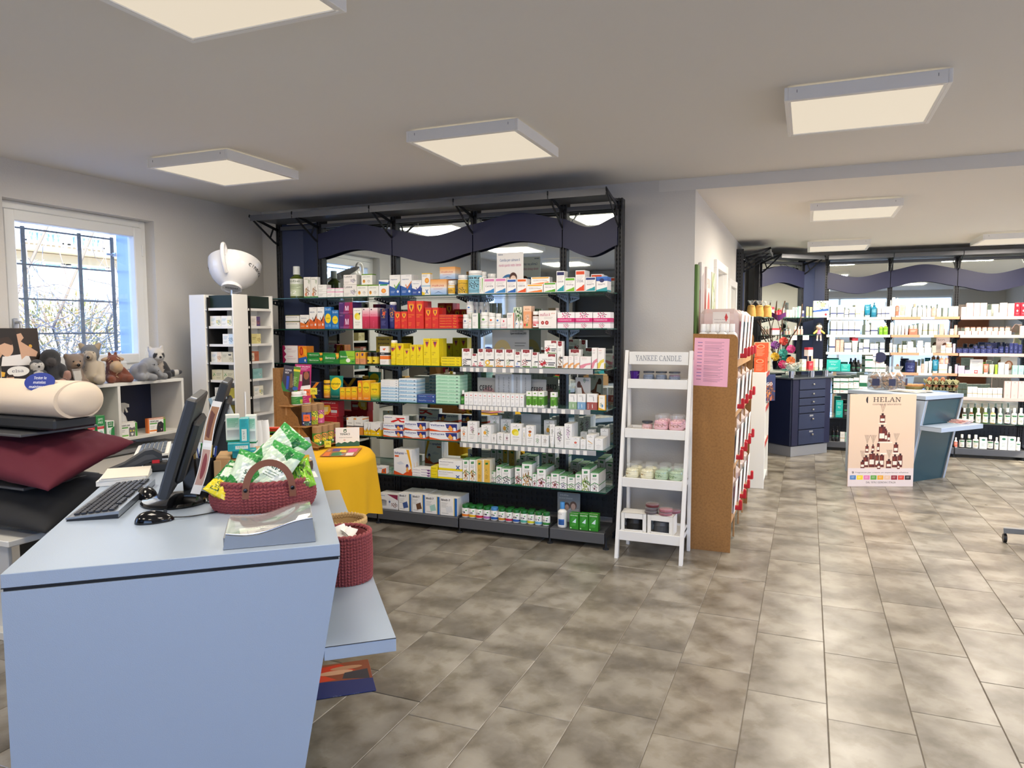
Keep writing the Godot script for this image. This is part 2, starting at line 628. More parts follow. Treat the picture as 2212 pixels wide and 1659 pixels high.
func left_window() -> void:
	var o:=Node3D.new()
	o.name="window_1"
	o.set_meta("kind","structure")
	add_child(o)
	var st:=begin()
	var x:=-4.595
	var z0:=-3.96
	var z1:=-2.88
	var y0:=1.19
	var y1:=2.277
	for z in [z0+.025,z1-.025]:
		box(st,V3(x,(y0+y1)/2,z),V3(.07,y1-y0,.05),.004)
	for y in [y0+.03,y1-.025]:
		box(st,V3(x,y,(z0+z1)/2),V3(.07,.05,z1-z0-.1),.004)
	done(st,"window_frame",mats.window_frame,o)
	st=begin()
	for z in [z0+.075,z1-.085]:
		box(st,V3(x+.012,(y0+y1)/2,z),V3(.075,y1-y0-.10,.07),.006)
	for y in [y0+.085,y1-.085]:
		box(st,V3(x+.012,y,(z0+z1)/2),V3(.075,.07,z1-z0-.22),.006)
	done(st,"sash",mats.window_frame,o)
	st=begin()
	box(st,V3(x,(y0+y1)/2,(z0+z1)/2),V3(.006,y1-y0-.2,z1-z0-.22))
	done(st,"pane",mats.window_glass,o)
	st=begin()
	box(st,V3(x+.056,1.52,z1-.085),V3(.012,.07,.03),.004)
	tube(st,[V3(x+.05,1.53,z1-.085),V3(x+.10,1.53,z1-.085),V3(x+.105,1.515,z1-.085),V3(x+.105,1.41,z1-.085)],.009,8)
	done(st,"handle",mats.alu,o)
	st=begin()
	for y in [2.06,1.30]:
		box(st,V3(x+.05,y,z0+.045),V3(.016,.08,.014),.003)
	done(st,"hinge",mats.window_frame,o)
	wall_box("trim_1",V3(-4.85,1.19,-3.962),V3(-4.632,2.277,-3.948),mat("reveal_metal",rgb("8fa3b5"),.35,.4))
	wall_box("trim_2",V3(-4.90,1.165,-3.96),V3(-4.632,1.192,-2.88),mats.alu)
	var g:=thing("window_grille","grey iron window bars outside the white framed window","window grille",V3(-4.90,1.19,-3.42))
	for z in [.555,.141,-.265,-.53]:
		st=begin()
		box(st,V3(0,.5,z),V3(.008,.98,.028),.001)
		done(st,"upright",mat("iron_grey",rgb("565b60"),.5,.4),g)
	for y in [.975,.735,.503,.267,.04]:
		st=begin()
		tube(st,[V3(0,y,-.53),V3(0,y,.56)],.0065,6)
		done(st,"crossbar",mats.iron_grey,g)
	for y in [.86,.12]:
		st=begin()
		box(st,V3(.006,y,-.505),V3(.014,.014,.06),.002)
		box(st,V3(.02,y,-.528),V3(.05,.03,.008),.002)
		done(st,"wall_bracket",mats.alu,g)
	for w in [["window_2",2,-4.665,-.6,1.2,.9,2.277,2],["window_3",2,4.87,-8.6,-5.6,.05,2.2,3],["window_4",2,4.87,-3.6,-1.0,.3,2.25,2],["window_5",0,2.87,-.6,3.6,.15,2.35,3]]:
		var win:=Node3D.new()
		win.name=w[0]
		win.set_meta("kind","structure")
		add_child(win)
		var axis: int=w[1]
		var fr:=begin()
		var gl:=begin()
		for i in w[7]+1:
			var a: float=lerpf(w[3]+.03,w[4]-.03,float(i)/w[7])
			var c:=V3(w[2],(w[5]+w[6])/2,a) if axis==2 else V3(a,(w[5]+w[6])/2,w[2])
			box(fr,c,V3(.06,w[6]-w[5],.06),.004)
		for y in [w[5]+.03,w[6]-.03]:
			var m: float=(w[3]+w[4])/2
			var c:=V3(w[2],y,m) if axis==2 else V3(m,y,w[2])
			box(fr,c,V3(.058,.06,w[4]-w[3]) if axis==2 else V3(w[4]-w[3],.06,.058))
		var mid: float=(w[3]+w[4])/2
		var cc:=V3(w[2],(w[5]+w[6])/2,mid) if axis==2 else V3(mid,(w[5]+w[6])/2,w[2])
		box(gl,cc,V3(.006,w[6]-w[5]-.1,w[4]-w[3]-.1) if axis==2 else V3(w[4]-w[3]-.1,w[6]-w[5]-.1,.006))
		done(fr,"window_frame",mats.window_frame,win)
		done(gl,"pane",mats.window_glass,win)

func passage_doors() -> void:
	for d in [["door_1",-6.20,-7.08,2.055,.63],["door_2",-7.33,-8.05,1.97,.0]]:
		var o:=Node3D.new()
		o.name=d[0]
		o.set_meta("kind","structure")
		add_child(o)
		var st:=begin()
		var zc: float=(d[1]+d[2])/2
		var half: float=(d[1]-d[2])/2
		for s in [-1.0,1.0]:
			box(st,V3(-.722,(d[3]-.07)/2,zc+s*(half-.04)),V3(.03,d[3]-.07,.09),.003)
		box(st,V3(-.722,d[3]-.035,zc),V3(.03,.07,half*2+.01),.003)
		done(st,"casing",mats.white_paint,o)
		st=begin()
		if d[4]>0:
			for s in [-1.0,1.0]:
				box(st,V3(-.86,1.0,zc+s*.309),V3(.25,2.0,.02))
			box(st,V3(-.86,1.99,zc),V3(.25,.02,.6))
			done(st,"jamb",mats.white_paint,o)
			st=begin()
			box(st,V3(-.93,.99,zc),V3(.04,1.97,.595),.002)
		else:
			box(st,V3(-.728,.94,zc),V3(.012,1.88,half*2-.17),.002)
		done(st,"leaf",mat("door_grey",rgb("c9c8c0"),.4),o)
		st=begin()
		tube(st,[V3(-.91 if d[4]>0 else -.722,1.05,zc+half-.2),V3(-.86 if d[4]>0 else -.68,1.05,zc+half-.2),V3(-.86 if d[4]>0 else -.68,1.05,zc+half-.31)],.009,8)
		done(st,"door_handle",mats.alu,o)

func outdoors() -> void:
	var st:=begin()
	box(st,V3(0,-.45,-3),V3(120,.6,120))
	struct(st,"ground_outside",mat("paving_outside",rgb("9a9a98"),.9))
	var o:=begin()
	var n:=FastNoiseLite.new()
	n.seed=5
	n.frequency=.5
	sheet(o,func(u,v): return V3(-5.3-9.0*u,-.2+1.35*smoothstep(.0,.18,u)+.10*n.get_noise_2d(u*20,v*30),-14.0+14.0*v),40,40,Vector3.UP)
	struct(o,"ground_snow",mat("snow",rgb("eef0f2"),.8))
	var h:=thing("house","pale rendered house with curtained windows seen through the barred window","building",V3(-13,0,-9.5))
	st=begin()
	var cream:=mat("cream_render",rgb("dcd3ba"),.9)
	box(st,V3(-1.5,3.5,0),V3(3.0,8.0,13.0))
	done(st,"wall",cream,h)
	st=begin()
	box(st,V3(.16,2.93,-.2),V3(.34,.09,2.7),.01)
	box(st,V3(.05,2.80,-.2),V3(.12,.16,2.6),.01)
	done(st,"ledge",mat("tan_render",rgb("b39d72"),.85),h)
	st=begin()
	for i in 27:
		box(st,V3(.30,3.2,-1.5+.1*i),V3(.015,.44,.02))
	box(st,V3(.30,3.43,-.2),V3(.03,.03,2.7))
	done(st,"balcony_rail",mats.white_paint,h)
	for w in [[.45,3.62,.70,1.1],[-.40,3.62,.70,1.1],[.47,2.10,.72,1.25],[-.42,2.10,.80,1.25],[2.6,2.1,.8,1.25],[-2.6,2.1,.8,1.25],[2.6,4.4,.8,1.25],[-2.6,4.4,.8,1.25]]:
		var f:=begin()
		for s in [-1.0,1.0]:
			box(f,V3(.02,w[1],w[0]+s*w[2]/2),V3(.08,w[3],.06))
			box(f,V3(.02,w[1]+s*w[3]/2,w[0]),V3(.08,.06,w[2]+.06))
		box(f,V3(.02,w[1],w[0]),V3(.06,w[3],.05))
		var win:=done(f,"window",mats.white_paint,h)
		f=begin()
		box(f,V3(.012,w[1],w[0]),V3(.01,w[3],w[2]))
		done(f,"pane",mat("pale_glass",rgb("9fc3c4"),.15),win)
		f=begin()
		for i in 9:
			tube(f,[V3(.025,w[1]-w[3]*.42,w[0]-w[2]*.42+w[2]*.105*i),V3(.025,w[1]+w[3]*.45,w[0]-w[2]*.42+w[2]*.105*i)],.022,6)
		done(f,"curtain",mat("curtain_pale",rgb("c9dedb"),.8),win)
	var shrub:=thing("shrub","bushy yellow green shrub outside behind the window bars","shrub",V3(-7.3,1.05,-5.25))
	rng.seed=41
	st=begin()
	var leaf:=begin()
	for i in 2600:
		var d:=V3(rng.randfn(),rng.randfn(),rng.randfn()).normalized()
		var p:=V3(d.x*.55,.42+d.y*.44,d.z*.55)*(.55+.45*rng.randf())
		p.y=absf(p.y)
		var up:=(d+V3(0,.8,0)).normalized()*rng.randf_range(.03,.07)
		var side:=up.cross(V3(rng.randfn(),rng.randfn(),rng.randfn())).normalized()*.009
		var warm:=rng.randf()
		leaf.set_color(Color(.16,.17,.03).lerp(Color(.36,.22,.05),warm*warm))
		for v in [p-side,p+up,p+side]:
			leaf.add_vertex(v)
	var lf:=done(leaf,"foliage",mats.painted,shrub)
	lf.set_meta("kind","stuff")
	for i in 16:
		var a:=TAU*i/16.0
		tube(st,[V3(.05*cos(a),0,.05*sin(a)),V3(.25*cos(a),.35,.25*sin(a)),V3(.5*cos(a+.3),.75,.5*sin(a+.3))],.008,5)
	done(st,"branch",mat("bark_pale",rgb("8a7c68"),.9),shrub)
	var bare:=thing("bare_shrub","leafless pale twigs of a shrub in front of the window bars","shrub",V3(-6.3,1.0,-4.7))
	for part in 3:
		st=begin()
		for i in 44:
			var p:=V3(rng.randf_range(-.5,.3),rng.randf_range(-.1,.9),rng.randf_range(-.85,.85))
			var d:=V3(rng.randf_range(-.3,.3),rng.randf_range(-.05,.8),rng.randf_range(-1,1)).normalized()
			var pts:=[]
			for e in 6:
				pts.append(p)
				p+=d*.13
				d=(d+V3(rng.randf_range(-.35,.35),rng.randf_range(-.45,.35),rng.randf_range(-.35,.35))).normalized()
			tube(st,pts,rng.randf_range(.0025,.0055),4)
		var tw:=done(st,"twigs",mat("twig_pale",rgb("a89a88"),.9),bare)
		tw.set_meta("kind","stuff")
	st=begin()
	for z in [-.5,.05,.5]:
		tube(st,[V3(-.1,-.1,z),V3(-.15,.5,z+.1),V3(-.05,1.1,z-.12),V3(-.1,1.6,z-.4)],.012,6)
	done(st,"stem",mats.bark_pale,bare)

# ------------------------------------------------------------------ shelving units: x along, z out of the wall, uprights' faces at z = 0
const SHELF_Z:=.28
const WAVE_LOW:=2.055
const WAVE_HIGH:=2.255

func upright(st: SurfaceTool,slots: SurfaceTool,x: float,top: float) -> void:
	box(st,V3(x,top/2,-.045),V3(.052,top,.07),.002)
	for c in [-.021,.0,.021]:
		box(st,V3(x+c,top/2,-.005),V3(.010 if c != .0 else .012,top,.010),.001)
	var y:=.16
	while y<top-.02:
		box(slots,V3(x,y,-.007),V3(.042,.012,.008))
		y+=.030

func canopy_arm(st: SurfaceTool,x: float,top: float) -> void:
	var w:=.006
	var out:=[V3(x,top+.045,.335),V3(x,top-.01,.25),V3(x,top-.07,.15),V3(x,top-.125,.06),V3(x,top-.15,.0)]
	for i in out.size()-1:
		bar(st,out[i],out[i+1],w,.016)
	bar(st,V3(x,top+.045,.335),V3(x,top-.03,.0),w,.022)
	bar(st,V3(x,top-.15,.006),V3(x,top-.02,.006),w,.03)
	bar(st,V3(x,top-.10,.10),V3(x,top-.02,.06),w,.014)

func bar(st: SurfaceTool,a: Vector3,b: Vector3,w: float,h: float) -> void:
	var d:=(b-a)
	var z:=d.normalized()
	var x:=Vector3.UP.cross(z)
	x=Vector3.RIGHT if x.length()<1e-3 else x.normalized()
	var y:=z.cross(x)
	box(st,Vector3.ZERO,V3(w,h,d.length()+h*.4),.0,Transform3D(Basis(x,y,z),(a+b)*.5))

func shelf_arm(st: SurfaceTool,x: float,y: float,deep: float) -> void:
	var n:=6
	for i in n:
		var z0:=deep*i/n
		var z1:=deep*(i+1)/n
		var h0:=lerpf(.055,.016,float(i)/n)
		var h1:=lerpf(.055,.016,float(i+1)/n)
		var zm0:=lerpf(z0,z1,.3)
		var zm1:=lerpf(z0,z1,.7)
		var hm:=(h0+h1)/2
		box(st,V3(x,y-h0/2,(z0+zm0)/2),V3(.005,h0,zm0-z0))
		box(st,V3(x,y-h1/2,(z1+zm1)/2),V3(.005,h1,z1-zm1))
		box(st,V3(x,y-hm*.16,(zm0+zm1)/2),V3(.005,hm*.32,zm1-zm0))
		box(st,V3(x,y-hm*.85,(zm0+zm1)/2),V3(.005,hm*.3,zm1-zm0))

func wave_panel(x0: float,x1: float,rise: float,low: float,high: float) -> SurfaceTool:
	var st:=begin()
	var pts:=PackedVector2Array()
	var n:=24
	for i in n+1:
		var u:=float(i)/n
		pts.append(V2(lerpf(x0,x1,u),high+rise*.5*(1.0-cos(TAU*u))*.5+rise*.5*sin(PI*u)))
	for i in n+1:
		var u:=1.0-float(i)/n
		pts.append(V2(lerpf(x0,x1,u),low+rise*.5*(1.0-cos(TAU*u))*.5+rise*.5*sin(PI*u)))
	prism(st,pts,.016,Transform3D(Basis.IDENTITY,V3(0,0,.012)),false)
	return st

# bays: the xs of the uprights; what each bay is ("arch", "dip", "navy", "plain"); shelves: heights; skip: [shelf, bay] pairs left out
func unit(o: Node3D,xs: Array,bays: Array,shelves: Array,opt:={}) -> void:
	var top: float=opt.get("top",2.375)
	var drop: float=opt.get("drop",.0)
	var skip: Array=opt.get("skip",[])
	for x in xs:
		var st:=begin()
		var sl:=begin()
		upright(st,sl,x,top)
		var u:=done(st,"upright",mats.steel_dark,o)
		done(sl,"slots",mats.slot_black,u)
		st=begin()
		canopy_arm(st,x,top-.04)
		done(st,"canopy_arm",mats.steel_dark,o)
	for b in bays.size():
		var x0: float=xs[b]
		var x1: float=xs[b+1]
		var w:=x1-x0
		var xc:=(x0+x1)/2
		var st:=begin()
		if bays[b]=="navy":
			for s in [[x0,xc,.0,-.05],[xc,x1,-.05,.0]]:
				st=begin()
				var a:=V3(s[0],0,s[2]-.01)
				var c:=V3(s[1],0,s[3]-.01)
				var up:=V3(0,top-.02,0)
				var back:=V3(0,0,-.012)
				quad(st,a,c,c+up,a+up,Vector3.BACK)
				quad(st,a+back,c+back,c+up+back,a+up+back,Vector3.FORWARD)
				quad(st,a+up,c+up,c+up+back,a+up+back,Vector3.UP)
				done(st,"navy_board",mats.navy_speckle,o)
		else:
			box(st,V3(xc,1.335,-.034),V3(w-.05,1.97,.006))
			done(st,"mirror",mats.mirror,o)
			st=begin()
			box(st,V3(xc,1.335,-.046),V3(w-.03,2.0,.012))
			done(st,"back_board",mats.steel_dark,o)
			st=begin()
			var y0:=.14
			for r in 5:
				box(st,V3(xc,y0+.02+.045*r,-.02),V3(w-.054,.022,.006))
			var k:=0
			while x0+.04+.04*k<x1-.03:
				box(st,V3(x0+.04+.04*k,y0+.11,-.021),V3(.026,.205,.006))
				k+=1
			box(st,V3(xc,y0+.11,-.026),V3(w-.054,.215,.003))
			done(st,"pegboard",mats.steel_dark,o)
			if bays[b] != "plain":
				var rise:=.062 if bays[b]=="arch" else -.068
				done(wave_panel(x0+.004,x1-.004,rise,WAVE_LOW-drop,WAVE_HIGH-drop),"wave_valance",mats.navy_panel,o)
		st=begin()
		box(st,V3(xc,top-.018,.165),V3(w-.008,.004,.33),.0)
		box(st,V3(xc,top-.012,.331),V3(w-.008,.045,.004))
		box(st,V3(xc,top-.055,.0),V3(w-.056,.03,.012))
		done(st,"canopy",mats.steel_grey,o)
		if opt.get("base",true):
			st=begin()
			box(st,V3(xc,.108,SHELF_Z/2),V3(w-.012,.006,SHELF_Z+.01))
			box(st,V3(xc,.074,SHELF_Z+.006),V3(w-.012,.072,.006),.002)
			done(st,"base_shelf",mats.steel_grey,o)
		for s in shelves.size():
			if [s,b] in skip:
				continue
			var y: float=shelves[s]
			st=begin()
			box(st,V3(xc,y-.004,SHELF_Z/2-.005),V3(w-.008,.007,SHELF_Z-.02),.0)
			var g:=done(st,"glass_shelf",mats.shelf_glass,o)
			st=begin()
			box(st,V3(xc,y-.004,SHELF_Z-.011),V3(w-.006,.008,.006),.001)
			done(st,"polished_edge",mats.glass_edge,g)
			st=begin()
			for x in [x0+.03,x1-.03]:
				shelf_arm(st,x,y-.009,SHELF_Z-.05)
			done(st,"shelf_arm",mats.steel_dark,o)
	if opt.get("base",true):
		for x in xs:
			var st:=begin()
			box(st,V3(x,.10,SHELF_Z/2),V3(.008,.06,SHELF_Z),.001)
			lathe(st,[V2(.0,.0),V2(.022,.0),V2(.022,.008),V2(.008,.014),V2(.006,.08),V2(.0,.08)],12,Transform3D(Basis.IDENTITY,V3(x,0,SHELF_Z-.01)))
			done(st,"foot",mats.steel_dark,o)

func price_rail(o: Node3D,x0: float,x1: float,y: float,m: Material,label_xs: Array,high:=.034) -> void:
	var st:=begin()
	box(st,V3((x0+x1)/2,y-high/2+.004,SHELF_Z+.0),V3(x1-x0,high,.006),.001)
	var r:=done(st,"price_rail",m,o)
	for x in label_xs:
		st=begin()
		box(st,V3(x,y-high/2+.002,SHELF_Z+.0042),V3(.026,.029,.0012))
		done(st,"price_label",mats.paper,r)

func shelving_units() -> void:
	var heights:=[1.73,1.485,1.215,.94,.67,.385]
	var o:=thing("wall_shelving","black steel wall shelving with mirrors, glass shelves and navy wave boards beside the candle ladder","shelving",V3(0,0,-4.9))
	unit(o,[-4.125,-3.712,-3.011,-2.317,-1.618,-1.220],["navy","arch","dip","arch","dip"],heights)
	var spread:=func(a,b,n): return range(n).map(func(i): return lerpf(a,b,(i+.5)/n))
	price_rail(o,-2.30,-1.315,1.209,mats.rail_grey,[-2.262,-2.205,-2.16,-2.10,-2.03,-1.955,-1.895,-1.83,-1.78,-1.68])
	price_rail(o,-2.31,-1.33,.938,mats.rail_grey,spread.call(-2.30,-1.90,12)+[-1.875,-1.835,-1.80,-1.76,-1.72,-1.66,-1.62,-1.58,-1.52,-1.455,-1.39])
	price_rail(o,-2.305,-1.29,.664,mats.rail_grey,spread.call(-2.29,-1.34,19))
	var hs:=[1.612,1.405,1.197,.965,.70,.405]
	o=thing("wall_shelving","black steel mirrored shelving in the far room with pink and white shelf edges","shelving",V3(0,0,-9.78))
	unit(o,[.205,.90,1.595,2.29,2.985],["dip","arch","dip","arch"],hs,{"top": 2.335,"drop": .085})
	var white: Material=mats.white_melamine
	var coral:=mat("coral_strip",rgb("e79a78"),.5)
	var pink:=mat("pink_strip",rgb("e6bdb4"),.5)
	for s in 3:
		price_rail(o,.21,.895,hs[s]-.004,white,[],.030)
	for s in 4:
		price_rail(o,.905,1.59,hs[s]-.004,coral,[],.030)
		var r:=begin()
		box(r,V3(1.27,hs[s]-.015,SHELF_Z+.0045),V3(.14,.028,.003))
		done(r,"edge_insert",white,o)
	for s in 5:
		price_rail(o,1.60,2.98,hs[s]-.004,pink,[],.034)
	o=thing("corner_shelving","black steel corner shelving with one mirrored bay and a single navy arch","shelving",V3(-.305,0,-9.46),PI/4)
	unit(o,[-.335,.335],["arch"],[1.612,1.405],{"top": 2.335,"drop": .075,"base": false})
	o=thing("corner_boards","pair of tall navy boards closing the gap left of the far straight shelving","panel",V3(0,0,0))
	for s in [[V3(-.06,0,-9.70),V3(.06,0,-9.80)],[V3(.06,0,-9.80),V3(.185,0,-9.78)]]:
		var st:=begin()
		var d: Vector3=s[1]-s[0]
		box(st,V3(d.length()/2,1.15,-.006),V3(d.length(),2.3,.012),.001,Transform3D(Basis(d.normalized(),Vector3.UP,d.normalized().cross(Vector3.UP)),s[0]))
		done(st,"navy_board",mats.navy_speckle,o)
	o=thing("end_shelving","black slotted end post with stacked canopy arms against the passage wall","shelving",V3(-.725,0,-8.55),PI/2)
	var st:=begin()
	var sl:=begin()
	upright(st,sl,-.35,2.335)
	box(st,V3(-.378,1.1675,.02),V3(.006,2.335,.09),.001)
	done(st,"upright",mats.steel_dark,o)
	done(sl,"slots",mats.slot_black,o)
	st=begin()
	var y:=.2
	while y<2.3:
		for z in [.008,.032]:
			box(st,V3(-.3815,y,z),V3(.003,.016,.012))
		y+=.036
	done(st,"side_slots",mats.slot_black,o)
	for i in 3:
		st=begin()
		var x:=-.35+.34*i
		canopy_arm(st,x,2.29)
		done(st,"canopy_arm",mats.steel_dark,o)
	st=begin()
	box(st,V3(-.01,2.315,.165),V3(.68,.004,.33))
	box(st,V3(-.01,2.32,.331),V3(.68,.045,.004))
	done(st,"canopy",mats.steel_grey,o)
	st=begin()
	box(st,V3(.16,1.15,-.01),V3(1.02,2.3,.012))
	done(st,"navy_board",mats.navy_speckle,o)
	for yy in [1.612,1.20]:
		st=begin()
		box(st,V3(.0,yy-.004,.13),V3(.66,.007,.26))
		done(st,"glass_shelf",mats.shelf_glass,o)
		st=begin()
		shelf_arm(st,-.33,yy-.009,.25)
		shelf_arm(st,.33,yy-.009,.25)
		done(st,"shelf_arm",mats.steel_dark,o)
	st=begin()
	tube(st,[V3(-.30,2.2,.02),V3(-.28,2.0,.03),V3(-.22,1.88,.03),V3(-.18,2.0,.02)],.004,6)
	done(st,"cable",mats.black_plastic,o)

# ------------------------------------------------------------------ large furniture
const COUNTER_AT:=Vector3(-1.228,0,-1.685)
const COUNTER_TURN:=.7025

func counter(label: String,at: Vector3,turn: float,deep: float,long: float,high: float,shelf_from: float,shelf_to: float) -> Node3D:
	var o:=thing("counter",label,"counter",at,turn)
	var lean:=.15
	var y1:=high-.046
	var st:=begin()
	box(st,V3(-deep/2,high-.0185,-long/2),V3(deep,.037,long),.0015)
	done(st,"worktop",mats.laminate,o)
	st=begin()
	box(st,V3(-deep/2,high-.0415,-long/2),V3(deep-.008,.009,long-.008))
	box(st,V3(-deep/2,high-.0378,-long/2),V3(deep+.001,.0014,long+.001))
	done(st,"shadow_gap",mats.laminate_edge,o)
	for z in [-.014,-long+.014]:
		st=begin()
		prism(st,PackedVector2Array([V2(-deep,0),V2(-lean,0),V2(-.001,y1),V2(-deep,y1)]),.028,Transform3D(Basis.IDENTITY,V3(0,0,z)))
		done(st,"end_panel",mats.laminate,o)
	st=begin()
	var a:=V3(-lean-.012,0,0)
	var b:=V3(-.013,y1,0)
	var z0:=V3(0,0,-.029)
	var z1:=V3(0,0,-long+.029)
	var n:=V3(y1,-lean,0).normalized()
	quad(st,a+z0,a+z1,b+z1,b+z0,n)
	quad(st,a+z0-n*.02,a+z1-n*.02,b+z1-n*.02,b+z0-n*.02,-n)
	done(st,"customer_panel",mats.teal_panel,o)
	st=begin()
	for s in [z0,z1]:
		bar(st,a+s+n*.004,b+s+n*.004,.012,.02)
	done(st,"edge_strip",mats.alu,o)
	st=begin()
	box(st,V3(-deep+.20,y1/2,-long/2),V3(.02,y1,long-.06))
	for y in [.3,.58]:
		box(st,V3(-deep+.10,y,-long/2),V3(.19,.018,long-.06))
	done(st,"staff_shelf",mats.laminate_side,o)
	st=begin()
	var xs:=-lean*(1.0-.57/y1)-.004
	box(st,V3((xs+.158)/2,.5475,(shelf_from+shelf_to)/2),V3(.158-xs,.042,absf(shelf_to-shelf_from)),.0015)
	var sh:=done(st,"bag_shelf",mats.laminate,o)
	st=begin()
	box(st,V3((xs+.158)/2,.5675,shelf_from+.0004),V3(.158-xs,.0016,.002))
	done(st,"edge_line",mats.laminate_edge,sh)
	return o

func counters() -> void:
	counter("long pale grey laminate counter at an angle, with keyboards and the red basket on it",COUNTER_AT,COUNTER_TURN,.835,2.145,.87,-.002,-2.08)
	counter("small grey and teal counter in the far room behind the perfume poster",V3(1.0325,0,-7.625),-.7074,.835,.586,.85,-.002,-.65)

func window_cabinet() -> void:
	var o:=thing("wall_cabinet","white open wall cabinet with navy backs under the barred window","cabinet",V3(-4.31,0,0))
	var z0:=-3.88
	var z1:=-1.76
	var st:=begin()
	for y in [1.125,.76]:
		box(st,V3(0,y,(z0+z1)/2),V3(.32,.02,z1-z0),.001)
	done(st,"board",mats.white_melamine,o)
	for z in [z0+.01,-3.353,-2.825,-2.297,z1-.01]:
		st=begin()
		box(st,V3(0,.9425,z),V3(.318,.345,.02),.001)
		done(st,"divider",mats.white_melamine,o)
	st=begin()
	box(st,V3(-.15,.9425,(z0+z1)/2),V3(.01,.345,z1-z0-.02))
	done(st,"back_board",mats.navy_dark,o)
	var r:=thing("radiator_cover","white radiator cover board low under the wall cabinet","radiator cover",V3(-4.30,0,-2.95))
	st=begin()
	box(st,V3(0,.32,0),V3(.16,.64,1.9),.004)
	done(st,"board",mats.white_paint,r)
	st=begin()
	box(st,V3(.0,.665,0),V3(.18,.03,1.92),.008)
	done(st,"ledge",mats.rail_grey,r)

func tea_tower() -> void:
	var o:=thing("tea_display_tower","white square tea display tower with black shelves beside the wall shelving","display stand",V3(-3.99,0,-4.205))
	var s:=.206
	var top:=1.735
	for k in 4:
		var turn:=Transform3D(Basis(Vector3.UP,PI/2*k),Vector3.ZERO)
		var st:=begin()
		box(st,V3(-s+.072,top/2,s-.006),V3(.144,top,.012),.001,turn)
		box(st,V3(-s+.147,top/2,s-.10),V3(.006,top,.19),.0,turn)
		done(st,"face_board",mats.white_card,o)
		st=begin()
		box(st,V3(.075,top/2-.01,s-.17),V3(.26,top-.02,.008),.0,turn)
		done(st,"back_board",mats.slot_black,o)
		st=begin()
		box(st,V3(.078,1.682,s-.03),V3(.245,.094,.006),.0,turn)
		done(st,"header",mat("dark_green_card",rgb("0c231c"),.6),o)
		st=begin()
		for i in 12:
			var y:=1.625-.130*i
			if y>.1:
				box(st,V3(.078,y,s-.09),V3(.25,.006,.16),.0,turn)
				box(st,V3(.078,y+.004,s-.008),V3(.25,.018,.003),.0,turn)
		done(st,"tray",mats.white_card,o)
	var st:=begin()
	lathe(st,[V2(.24,.0),V2(.24,.03),V2(.0,.03)],32)
	done(st,"base",mats.white_paint,o)
	var c:=thing("giant_cup","giant white glossy teacup tilted on top of the tea tower","cup",V3(-3.99,1.735,-4.205))
	st=begin()
	lathe(st,[V2(.0,.0),V2(.014,.0),V2(.014,.05),V2(.0,.05)],12)
	done(st,"post",mats.chrome,c)
	var away:=V3(-.69,0,-.72)
	var aside:=V3(.72,0,-.69)
	var axis:=(Vector3.UP+away*.52+aside*.16).normalized()
	var tip:=Basis(aside-axis*axis.dot(aside),axis,Vector3.ZERO)
	tip.x=tip.x.normalized()
	tip.z=tip.x.cross(tip.y)
	var xf:=Transform3D(tip,V3(.03,.045,.03))
	st=begin()
	var out:=[V2(.0,.012),V2(.075,.012),V2(.078,.0),V2(.092,.0),V2(.094,.02),V2(.085,.03),V2(.13,.055),V2(.18,.10),V2(.213,.15),V2(.232,.205),V2(.24,.26),V2(.236,.262),V2(.228,.205),V2(.205,.15),V2(.17,.10),V2(.12,.06),V2(.0,.05)]
	lathe(st,out.map(func(p): return p*V2(.80,.86)),48,xf)
	done(st,"bowl",mats.white_gloss,c)
	st=begin()
	var pts:=[]
	for e in [[.222,.215],[.26,.262],[.295,.275],[.318,.255],[.31,.21],[.27,.15],[.22,.105],[.165,.075]]:
		pts.append(xf*V3(sin(HANDLE_A)*e[0]*.80,e[1]*.86,cos(HANDLE_A)*e[0]*.80))
	tube(st,smoothed(pts,4),.0145,10,1.0,tip*V3(cos(HANDLE_A),0,-sin(HANDLE_A)))
	done(st,"handle",mats.white_gloss,c)
	cup_frame=xf

const HANDLE_A:=5.95
var cup_frame:=Transform3D.IDENTITY

func smoothed(pts: Array,n: int) -> Array:
	var out:=[]
	for i in pts.size()-1:
		var p0: Vector3=pts[maxi(i-1,0)]
		var p1: Vector3=pts[i]
		var p2: Vector3=pts[i+1]
		var p3: Vector3=pts[mini(i+2,pts.size()-1)]
		for k in n:
			out.append(p1.cubic_interpolate(p2,p0,p3,float(k)/n))
	out.append(pts[-1])
	return out

func pillow(st: SurfaceTool,w: float,h: float,thick: float,wrinkle: float,sd: int) -> void:
	var n:=FastNoiseLite.new()
	n.seed=sd
	n.frequency=4.0
	for side in [1.0,-1.0]:
		var f:=func(u,v):
			var a: float=u*2.0-1.0
			var b: float=v*2.0-1.0
			var edge:=pow(maxf(.0,(1.0-a*a)*(1.0-b*b)),.42)
			var pinch:=1.0-.07*(1.0-b*b)*absf(a)-.0
			var pinch2:=1.0-.07*(1.0-a*a)*absf(b)
			var wr: float=n.get_noise_2d(a*.5+7.0*side,b*.5)*wrinkle*(.3+absf(a*b))
			return V3(a*w/2*pinch,side*thick/2*edge+wr*edge,b*h/2*pinch2)
		sheet(st,f,36,28,V3(0,side,0),2)

